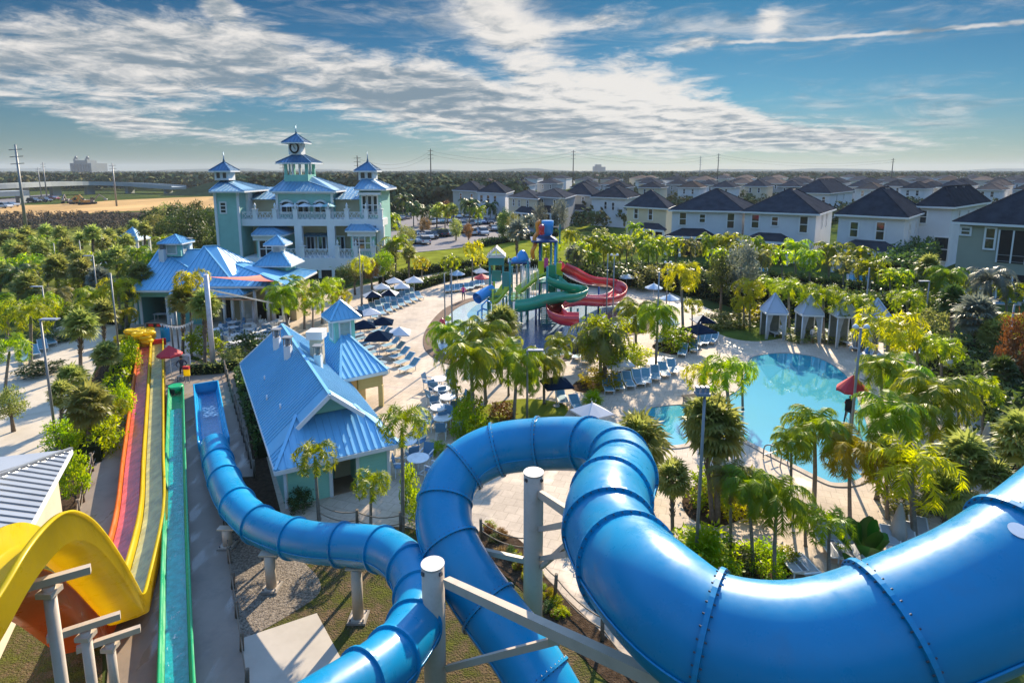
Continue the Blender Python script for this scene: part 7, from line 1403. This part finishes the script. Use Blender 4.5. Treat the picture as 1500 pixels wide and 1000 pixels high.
# slide end furniture: boards, signs, stand, trays
b=at(230,506); t=thing('timing_board','black board with red display panels on a white stand behind the yellow tubes','display board',b); z=top_z(b,230,476); m=MB(); m.box((.0,0,z),(1.5,.12,.36)); m.build('board',M_DARK,t)
for x in (-.32,.42): m=MB(); m.box((x,-.07,z),(.42,.03,.22)); m.build('display_panel',mat('display_red',(.55,.02,.03),.5),t)
m=MB(); m.bar((-.25,0,.05),(-.25,0,z),.08); m.bar((-.5,0,.0),(-.25,0,.5),.06); m.bar((0,0,0),(-.25,0,.5),.06); m.build('stand',M_FRAME,t)
b=at(243,500); t=thing('blue_barrel','blue recycling barrel bin behind the black display board','bin',b); m=MB(); m.lathe([(.34,0),(.38,.05),(.38,1.35),(.34,1.4)],(0,0,0),18); m.build('body',M_BLUEIN,t); m=MB(); m.lathe([(.36,1.4),(.3,1.5),(.04,1.55)],(0,0,0),18); m.build('lid',M_BLUE,t)
bn=MB(); a,c=atY(236,474,44),atY(282,470,46)
for k in range(13): 
    p=a.lerp(c,k/12)-V((0,0,.35*math.sin(PI*k/12))); bn.tri(p+V((-.12,0,0)),p+V((.12,0,0)),p-V((0,0,.28)))
pb2=[a.lerp(c,k/12)-V((0,0,.35*math.sin(PI*k/12))) for k in range(13)]; bn.tube(pb2,.015,4); tag(bn.build('bunting',mat('bunting_white',(.7,.7,.72))),'white pennant bunting strung from the black board to the gate posts','bunting')
for i,(px,yb,yt,l) in enumerate([(262,510,456,'slim grey gate post at the pad end, next to the bunting'),(254,512,462,'slim grey gate post at the pad end, nearer the red umbrella')]): b=at(px,yb); z=top_z(b,px,yt); m=MB(); m.cyl((0,0,0),(0,0,z),.07,n=10); o=m.build('gate_post',M_STEEL); o.location=b; tag(o,l,'post')
b=at(273,552); t=thing('notice_sign','grey and white notice board leaning beside the slide attendant','sign',b,.1); z=top_z(b,273,518); m=MB(); m.box((.05,0,z-.45),(.75,.05,.8)); m.build('board',mat('sign_white',(.62,.65,.72),.5),t); m=MB(); [m.bar((x,0,0),(x,0,z-.2),.05) for x in (-.2,.3)]; m.build('stand_frame',M_STEEL,t)
for k in range(4): m=MB(); m.box((.05,-.032,z-.22-.15*k),(.5-.08*(k%2),.01,.04)); m.build('text_line',M_CHAIRB,t)
b=at(275,561); t=thing('rescue_stand','yellow rescue tube stand with a red top beside the notice board','stand',b); m=MB(); m.box((0,0,.85),(.42,.16,.55)); m.build('rescue_tube',M_YEL,t); m=MB(); m.box((0,-.01,1.2),(.44,.2,.22)); m.build('red_top',M_REDC,t); m=MB(); m.bar((-.15,0,0),(-.12,0,.65),.05); m.bar((.15,0,0),(.12,0,.65),.05); m.build('stand_leg_frame',M_STEEL,t)
b=at(266,558); t=thing('step_stool','low beige step stool by the slide attendant','stool',b); m=MB(); m.box((0,0,.40),(.5,.4,.05)); m.build('seat',M_CONC,t); [ (lambda mm: (mm.box((x,y,.19),(.05,.05,.38)), mm.build('leg',M_STEEL,t)))(MB()) for x in (-.2,.2) for y in (-.15,.15)]
# rope fences
def rope_fence(label,pts,h=1.0,n=None,every=1.6,rows=2,m=None):
    P_=smooth_path([at(*p) for p in pts],8) if len(pts)>2 else [at(*p) for p in pts]; Ls=[0]
    for a,b in zip(P_[:-1],P_[1:]): Ls.append(Ls[-1]+(b-a).length)
    k=max(2,int(Ls[-1]/every)); t=thing('rope_fence',label,'fence',(0,0,0)); pos=[]
    for i in range(k+1):
        s=Ls[-1]*i/k; j=max(0,min(len(P_)-2,next((q for q in range(len(Ls)-1) if Ls[q+1]>=s-1e-6),len(P_)-2))); f=(s-Ls[j])/max(1e-6,Ls[j+1]-Ls[j]); p=P_[j].lerp(P_[j+1],f); pos.append(p); mb=MB(); mb.cyl(p,p+V((random.uniform(-.04,.04),random.uniform(-.04,.04),h)),.075,.065,8); mb.build('fence_post',m or mat('rope_post_wood',(.15,.12,.09),.9,.3,4),t)
    for i in range(k):
        for r in range(rows):
            z=h*(.86-.42*r); a,b=pos[i]+V((0,0,z)),pos[i+1]+V((0,0,z)); mb=MB(); mb.tube([a.lerp(b,q/6)-V((0,0,.2*4*(q/6)*(1-q/6))) for q in range(7)],.026,5,caps=False); mb.build('rope',mat('rope_fibre',(.20,.16,.12),.9),t)
rope_fence('rope fence climbing along the mulch side of the racing lanes',[(212,500),(185,560),(160,625),(128,715),(112,790)],1.05); rope_fence('rope fence on the changing block side of the slide pad',[(330,546),(345,600),(362,660),(373,700)],1.0,every=1.1); rope_fence('rope fence along the gravel edge of the slide pad',[(329,762),(341,860),(352,935),(362,1010)],.7,rows=1); rope_fence('dark rope fence before the changing block entrance, passing behind the tall lime palm',[(467,762),(495,768),(545,778),(600,780),(650,790)],.95,every=1.9); rope_fence('rope fence curving round the planting bed inside the loop',[(705,790),(762,800),(790,850),(860,915),(905,960),(960,1020)],.95,every=2.2); rope_fence('thin wire fence at the estate hedge behind the play tower',[(900,396),(1000,404),(1100,416),(1220,432)],1.5,every=6,rows=2,m=M_STEEL)
# pool ladder, lift and lifeguard chair
b=at(1136,676); t=thing('pool_ladder','chrome pool ladder rails at the near pool edge','pool ladder',b,.5); 
for s in (-.3,.3): m=MB(); m.tube(smooth_path([V((s,-.5,0)),V((s,-.5,.85)),V((s,0,1.0)),V((s,.5,.75)),V((s,.55,.05))],5),.035,8); m.build('handrail',M_STEEL,t)
for k in range(3): m=MB(); m.bar((-.3,.5-.35*k,.25+.25*k),(.3,.5-.35*k,.25+.25*k),.05); m.build('rung',M_STEEL,t)
b=at(1012,590); t=thing('slatted_bench','dark slatted bench on the edge between spa and main pool','bench',b,.3); m=MB(); [m.box((0,-.25+.12*k,.45),(1.1,.09,.04)) for k in range(6)]; m.build('seat_slat',M_DARK,t); [ (lambda mm: (mm.box((x,0,.21),(.06,.5,.42)), mm.build('leg',M_STEEL,t)))(MB()) for x in (-.45,.45)]
b=at(1246,632); t=thing('lifeguard_chair','dark lifeguard chair beneath the red pool umbrella','chair',b,.4); m=MB(); m.box((0,0,1.3),(.6,.55,.06)); m.build('seat',M_DARK,t); m=MB(); m.box((0,.28,1.65),(.6,.05,.7)); m.build('backrest',M_DARK,t); [ (lambda mm: (mm.bar((x,y,0),(x*.8,y*.8,1.3),.07), mm.build('leg',M_DARK,t)))(MB()) for x in (-.32,.32) for y in (-.3,.3)]
# promenade pavilion, banners, court
b=at(198,372); t=thing('white_pavilion','small white pavilion with blue roof among the palms behind the snack bar','pavilion',b); s=ppm(b); w=14/s; z=top_z(b,198,350); [ (lambda mm: (mm.box((x*w,y*w,z/2),(.35,.35,z)), mm.build('column',M_WHITE,t)))(MB()) for x in (-1,-.33,.33,1) for y in (-1,1)]
pyramid(t,(0,0),w*1.15,z,z+2.2,M_ROOFB); m=MB(); m.box((0,0,.3),(w*2.1,w*2.1,.6)); m.build('floor_base',M_WHITE,t); m=MB(); [m.bar((-w,y*w,1.2),(w,y*w,1.2),.12) for y in (-1,1)]; m.build('guard_railing',M_WHITE,t)
for px,l in ((96.5,'tall navy banner on the sports court lawn, by the lamp'),(105,'tall navy banner on the sports court lawn, away from the lamp')): b=at(px,384); z=top_z(b,px,368); t=thing('banner_flag',l,'banner',b); m=MB(); m.cyl((0,0,0),(0,0,z),.05,n=6); m.build('pole',M_STEEL,t); m=MB(); m.box((.36,0,z*.55),(.7,.04,z*.85)); m.build('cloth',mat('banner_navy',(.015,.03,.16),.7),t)
sheet('sports_court_floor',[(96,392),(112,384),(160,376),(172,382),(150,392),(110,396)],mat('court_white',(.52,.50,.52),.8,.08,.5),.02,False)
# ---------------------------------------------------------------- people
SKIN=mat('skin',(.42,.25,.17),.6,.05,4); M_HAIR=mat('hair_dark',(.03,.022,.018),.7)
def person(label,px,yb,hpx,top,bottom,pose='stand',rz=0.0,base_z=0.0,hat=None):
    b=at(px,yb,base_z); s=ppm(b); H=hpx/s; H=max(1.3,min(2.0,H)); k=H/1.75; root=thing('person',label,'person',b,rz)
    hip_z=.90; sit=pose=='sit'
    J={'pelvis':(0,0,hip_z),'waist':(0,.01,1.08),'chest':(0,.02,1.32),'neck':(0,.02,1.50),'head':(0,-.01,1.62),'crown':(0,0,1.72),'shl':(-.19,.02,1.42),'ell':(-.25,.03,1.14),'hal':(-.27,-.08,.90),'shr':(.19,.02,1.42),'elr':(.25,.03,1.14),'har':(.27,-.08,.90),'hil':(-.1,0,.88),'knl':(-.11,-.03,.48),'anl':(-.11,.02,.08),'tol':(-.12,-.14,.04),'hir':(.1,0,.88),'knr':(.11,-.03,.48),'anr':(.12,.02,.08),'tor':(.13,-.14,.04)}
    if pose=='wide': J.update(ell=(-.34,-.05,1.2),hal=(-.22,-.22,1.02),elr=(.34,-.05,1.2),har=(.22,-.22,1.02),anl=(-.18,.05,.08),tol=(-.2,-.1,.04),anr=(.18,-.05,.08),tor=(.2,-.2,.04))
    if sit:
        d=-.42; J={n:(x,y,z+d) for n,(x,y,z) in J.items()}; J.update(knl=(-.13,-.45,.52),anl=(-.13,-.42,.1),tol=(-.13,-.58,.06),knr=(.13,-.45,.52),anr=(.13,-.42,.1),tor=(.13,-.58,.06),hal=(-.17,-.35,.6),har=(.17,-.35,.6),ell=(-.25,-.05,.72),elr=(.25,-.05,.72))
    Ed=[('pelvis','waist'),('waist','chest'),('chest','neck'),('neck','head'),('head','crown'),('chest','shl'),('shl','ell'),('ell','hal'),('chest','shr'),('shr','elr'),('elr','har'),('pelvis','hil'),('hil','knl'),('knl','anl'),('anl','tol'),('pelvis','hir'),('hir','knr'),('knr','anr'),('anr','tor')]
    Rd={'pelvis':.13,'waist':.115,'chest':.13,'neck':.055,'head':.085,'crown':.07,'shl':.065,'ell':.045,'hal':.035,'shr':.065,'elr':.045,'har':.035,'hil':.10,'knl':.065,'anl':.045,'tol':.04,'hir':.10,'knr':.065,'anr':.045,'tor':.04}
    names=list(J); me=bpy.data.meshes.new('body'); me.from_pydata([V(J[n])*k for n in names],[(names.index(a),names.index(c)) for a,c in Ed],[]); o=new('body',me,root); sk=o.modifiers.new('skin','SKIN'); ss=o.modifiers.new('smooth','SUBSURF'); ss.levels=1; ss.render_levels=1
    for i,n in enumerate(names): me.skin_vertices[0].data[i].radius=(Rd[n]*k,Rd[n]*k*.85)
    me.skin_vertices[0].data[0].use_root=True
    m=bpy.data.materials.new('body_clothes'); nt,bs,out=nt_new(m); tc=nt.nodes.new('ShaderNodeTexCoord'); sp=nt.nodes.new('ShaderNodeSeparateXYZ'); L(nt,tc.outputs['Object'],sp.inputs[0]); rp=nt.nodes.new('ShaderNodeValToRGB'); rp.color_ramp.interpolation='CONSTANT'; mr=nt.nodes.new('ShaderNodeMath'); mr.operation='DIVIDE'; mr.inputs[1].default_value=1.8*k; L(nt,sp.outputs[2],mr.inputs[0]); L(nt,mr.outputs[0],rp.inputs[0]); e=rp.color_ramp.elements
    d=-.42 if sit else 0; e[0].position=0; e[0].color=(.42,.25,.17,1); e[1].position=(.50+d*.2)/1.8; e[1].color=(*bottom,1); x=e.new(max(.02,(1.0+d)/1.8)); x.color=(*top,1); x=e.new((1.50+d)/1.8); x.color=(.42,.25,.17,1); L(nt,rp.outputs[0],bs.inputs['Base Color']); bs.inputs['Roughness'].default_value=.8; me.materials.append(m)
    h=MB(); hz=J['head'][2]*k; h.lathe([(.098*k,hz),(.105*k,hz+.05*k),(.085*k,hz+.12*k),(.02*k,hz+.155*k)],(0,.015*k,0),12); h.build('hair' if not hat else 'hat',hat or M_HAIR,root); 
    for sx in (-1,1):
        for q in range(5):
            a=V(J['hal' if sx<0 else 'har'])*k+V((sx*.0+(q-2)*.012*k,-.02*k,-.03*k)); f=MB(); f.cyl(a,a+V((0,-.02*k,-(.075 if q else .045)*k)),.008*k,.006*k,5); f.build('finger',SKIN,root)
    return root
person('person in dark clothes standing by the red umbrella at the slide end',268,556,36,(.03,.03,.05),(.02,.02,.03),'wide',.4)
person('person in a pink shirt and dark trousers standing at the brick coping',679,441,26,(.60,.03,.20),(.03,.04,.10),'stand',.2,0,M_HAIR)
person('lifeguard in a red top standing beside the chair under the red pool umbrella',1243,612,34,(.55,.02,.03),(.03,.03,.04),'wide',-.6)
person('child in a red swimsuit standing in the blue splash pool',909,494,20,(.60,.02,.04),(.60,.02,.04),'wide',0)
person('person in blue resting on the thicket side of the lounger path',1438,616,24,(.05,.20,.45),(.30,.05,.06),'sit',-1.2,.0)
person('person in a red top on the upper deck of the play house',722,432,18,(.55,.03,.05),(.05,.08,.2),'stand',0,at(722,432).z)
person('person in white standing by the second cabana tent',1189,502,24,(.6,.6,.6),(.2,.2,.22),'stand',.3)
person('person in a navy shirt at the clubhouse side of the round tables row',636,470,20,(.03,.05,.12),(.1,.1,.12),'stand',.3) if False else None
# ---------------------------------------------------------------- cars
CARP={n:mat('car_'+n,c,.25,.05,1,coat=.8) for n,c in dict(white=(.6,.61,.62),silver=(.32,.34,.36),black=(.02,.02,.025),blue=(.03,.08,.2),navy=(.015,.025,.06),red=(.3,.02,.02),teal=(.03,.16,.2),grey=(.12,.13,.14)).items()}
M_TYRE=mat('tyre',(.015,.015,.015),.9); M_RIM=mat('wheel_rim',(.4,.4,.4),.3,metal=.8); M_HL=mat('headlight_lens',(.7,.7,.65),.1); M_TL=mat('tail_lamp',(.4,.01,.01),.2)
def car_proto(col,suv):
    t=thing('parked_car','x','car',(0,0,0)); h=1.65 if suv else 1.42; W=.9; pr=[(-2.25,.35),(-2.28,.75),(-2.1,.92),(-1.15,1.0),(1.75,1.02),(2.2,.9),(2.25,.4)]; m=MB(); b=len(m.v)
    for s in (-1,1):
        for y,z in pr: m.v.append((s*W*(1 if z<.9 else .95),y,z))
    k=len(pr); m.face([b+i for i in range(k)]); m.face([b+k+i for i in reversed(range(k))])
    for i in range(k): j=(i+1)%k; m.face((b+j,b+i,b+k+i,b+k+j))
    m.build('body',CARP[col],t,bevel=.06)
    r0,r1,t0,t1=(-1.15,2.0,-.45,1.85) if suv else (-1.1,1.7,-.3,1.05); g=MB(); b=len(g.v)
    for s in (-1,1):
        for y,z,w in ((r0,.98,.85),(t0,h-.04,.68),(t1,h-.04,.68),(r1,1.0,.85)): g.v.append((s*w,y,z))
    g.face((b,b+1,b+2,b+3)); g.face((b+7,b+6,b+5,b+4)); g.face((b,b+4,b+5,b+1)); g.face((b+1,b+5,b+6,b+2)); g.face((b+2,b+6,b+7,b+3)); g.build('glasshouse',M_GLASS,t)
    rf=MB(); rf.box((0,(t0+t1)/2,h-.02),(1.36,t1-t0,.06)); rf.build('roof',CARP[col],t,bevel=.03)
    for x in (-.82,.82):
        for y in (-1.38,1.38):
            w=MB(); w.cyl((x-.1,y,.33),(x+.1,y,.33),.33,n=16); wo=w.build('wheel',M_TYRE,t); q=MB(); q.cyl((x-.11,y,.33),(x+.11,y,.33),.2,n=12); q.build('rim',M_RIM,wo)
        l=MB(); l.box((x*.78,-2.22,.70),(.36,.12,.16)); l.build('headlight',M_HL,t); l=MB(); l.box((x*.8,2.22,.78),(.3,.08,.18)); l.build('tail_light',M_TL,t)
        mi=MB(); mi.box((x*1.17,-.75,1.02),(.2,.12,.14)); mi.build('wing_mirror',CARP[col],t)
    return note(t)
cars={(c,s):car_proto(c,s) for c,s in (('white',1),('silver',0),('black',1),('blue',0),('navy',1),('red',0),('teal',0),('grey',1),('white',0),('silver',1))}
cl=list(cars); g=random.Random(9)
rows=[('front row of car park, from the clubhouse',[(593,349),(603,349),(611,347),(619,352,'silver',0),(627,350,'white',1),(634,349),(642,346,'black',1),(598,357),(606,356,'teal',0),(614,356),(622,357,'white',1),(650,346),(657,345,'silver',0)],1.2),('middle row of car park, from the clubhouse',[(672,341),(680,340),(690,344),(700,343,'blue',1),(708,344,'white',0),(722,338),(730,337,'navy',1),(738,340)],1.2),('back row of car park, from the clubhouse',[(622,328,'teal',0),(632,328,'white',1),(640,327),(648,327),(660,326),(668,330),(678,333),(688,330),(698,329,'teal',0),(706,328),(716,328,'black',1)],1.2),('far edge row of car park, from the clubhouse',[(580,336,'black',1),(588,322),(598,320),(660,320),(672,319),(684,318,'white',0),(694,319),(720,318),(728,320,'black',1)],1.2)]
for lab,L_,rz in rows:
    for i,cc in enumerate(L_):
        key=next((k for k in cl if len(cc)>2 and k[0]==cc[2]),None) or g.choice(cl); nm={'teal':'teal','navy':'navy'}.get(key[0],key[0]); first_or_dup(cars[key],V((at(cc[0],cc[1]).x,at(cc[0],cc[1]).y,.012)),rz+g.uniform(-.05,.05)+(PI if g.random()<.3 else 0)-.9,f'{nm} {"tall car" if key[1] else "saloon car"}, {ORD[i]} of '+lab,'cars in the car park',1.12)
# machines on the dirt field
def digger(px,yb,c,label,rz):
    b=at(px,yb); t=thing('excavator',label,'construction machine',b,rz); 
    for s in (-1,1): m=MB(); m.box((s*1.2,0,.5),(.7,4.2,.9)); m.build('track',M_TYRE,t,bevel=.2)
    m=MB(); m.box((0,.4,1.6),(2.4,3.0,1.1)); m.build('body',c,t); m=MB(); m.box((-.6,-.6,2.5),(1.1,1.3,1.3)); m.build('cab',M_GLASS,t)
    m=MB(); m.bar((.4,-1,1.8),(.4,-3.2,4.4),.45); m.bar((.4,-3.2,4.4),(.4,-5.6,2.6),.38); m.build('boom_arm',c,t); m=MB(); m.lathe([(.2,0),(.7,.2),(.8,.9),(.3,1.0)],(.4,-5.7,1.4),8); m.build('bucket',M_STEEL,t)
Mo=mat('machine_ochre',(.42,.22,.05),.6); Mg=mat('machine_grey',(.2,.18,.18),.6)
digger(97,298,Mg,'grey excavator, first of the machines on the dirt field',.4); digger(110,299,Mo,'ochre excavator beside the grey one on the dirt field',1.2); digger(124,300,Mo,'ochre excavator in the middle of the machine park',-.5); digger(134,299,Mg,'grey excavator at the clubhouse end of the machine park',2.0)
for i,(px,yb) in enumerate([(6,305),(16,303),(50,297),(58,296),(66,296),(78,293)]): 
    k=cl[i]; q=at(px,yb); first_or_dup(cars[k],V((q.x,q.y,.03)),1.4,ORD[i]+' vehicle on the far field road, from the frame edge','vehicles on the far road',1.5)
for p in cars.values():
    if p.name not in used: first_or_dup(p,at(712,331),1.2,'spare car at the car park lane end','car',1.1)
for p in list(UP_.values())+[LT,LW_,TB,CB,CW,tp]:
    if p.name not in used: print('UNUSED PROTO',p.name)
# ---------------------------------------------------------------- air between the near palms and the skyline
hz_=MB(); hz_.box((0,2700,34),(11000,5600,70)); m=bpy.data.materials.new('haze_air'); m.use_nodes=True; nt=m.node_tree; nt.nodes.clear()
vp=nt.nodes.new('ShaderNodeVolumePrincipled'); vp.inputs['Color'].default_value=(.80,.88,.96,1); vp.inputs['Density'].default_value=.00012; vp.inputs['Anisotropy'].default_value=0.0; ou=nt.nodes.new('ShaderNodeOutputMaterial'); nt.links.new(vp.outputs[0],ou.inputs['Volume'])
tag(hz_.build('haze',m),kind='stuff')
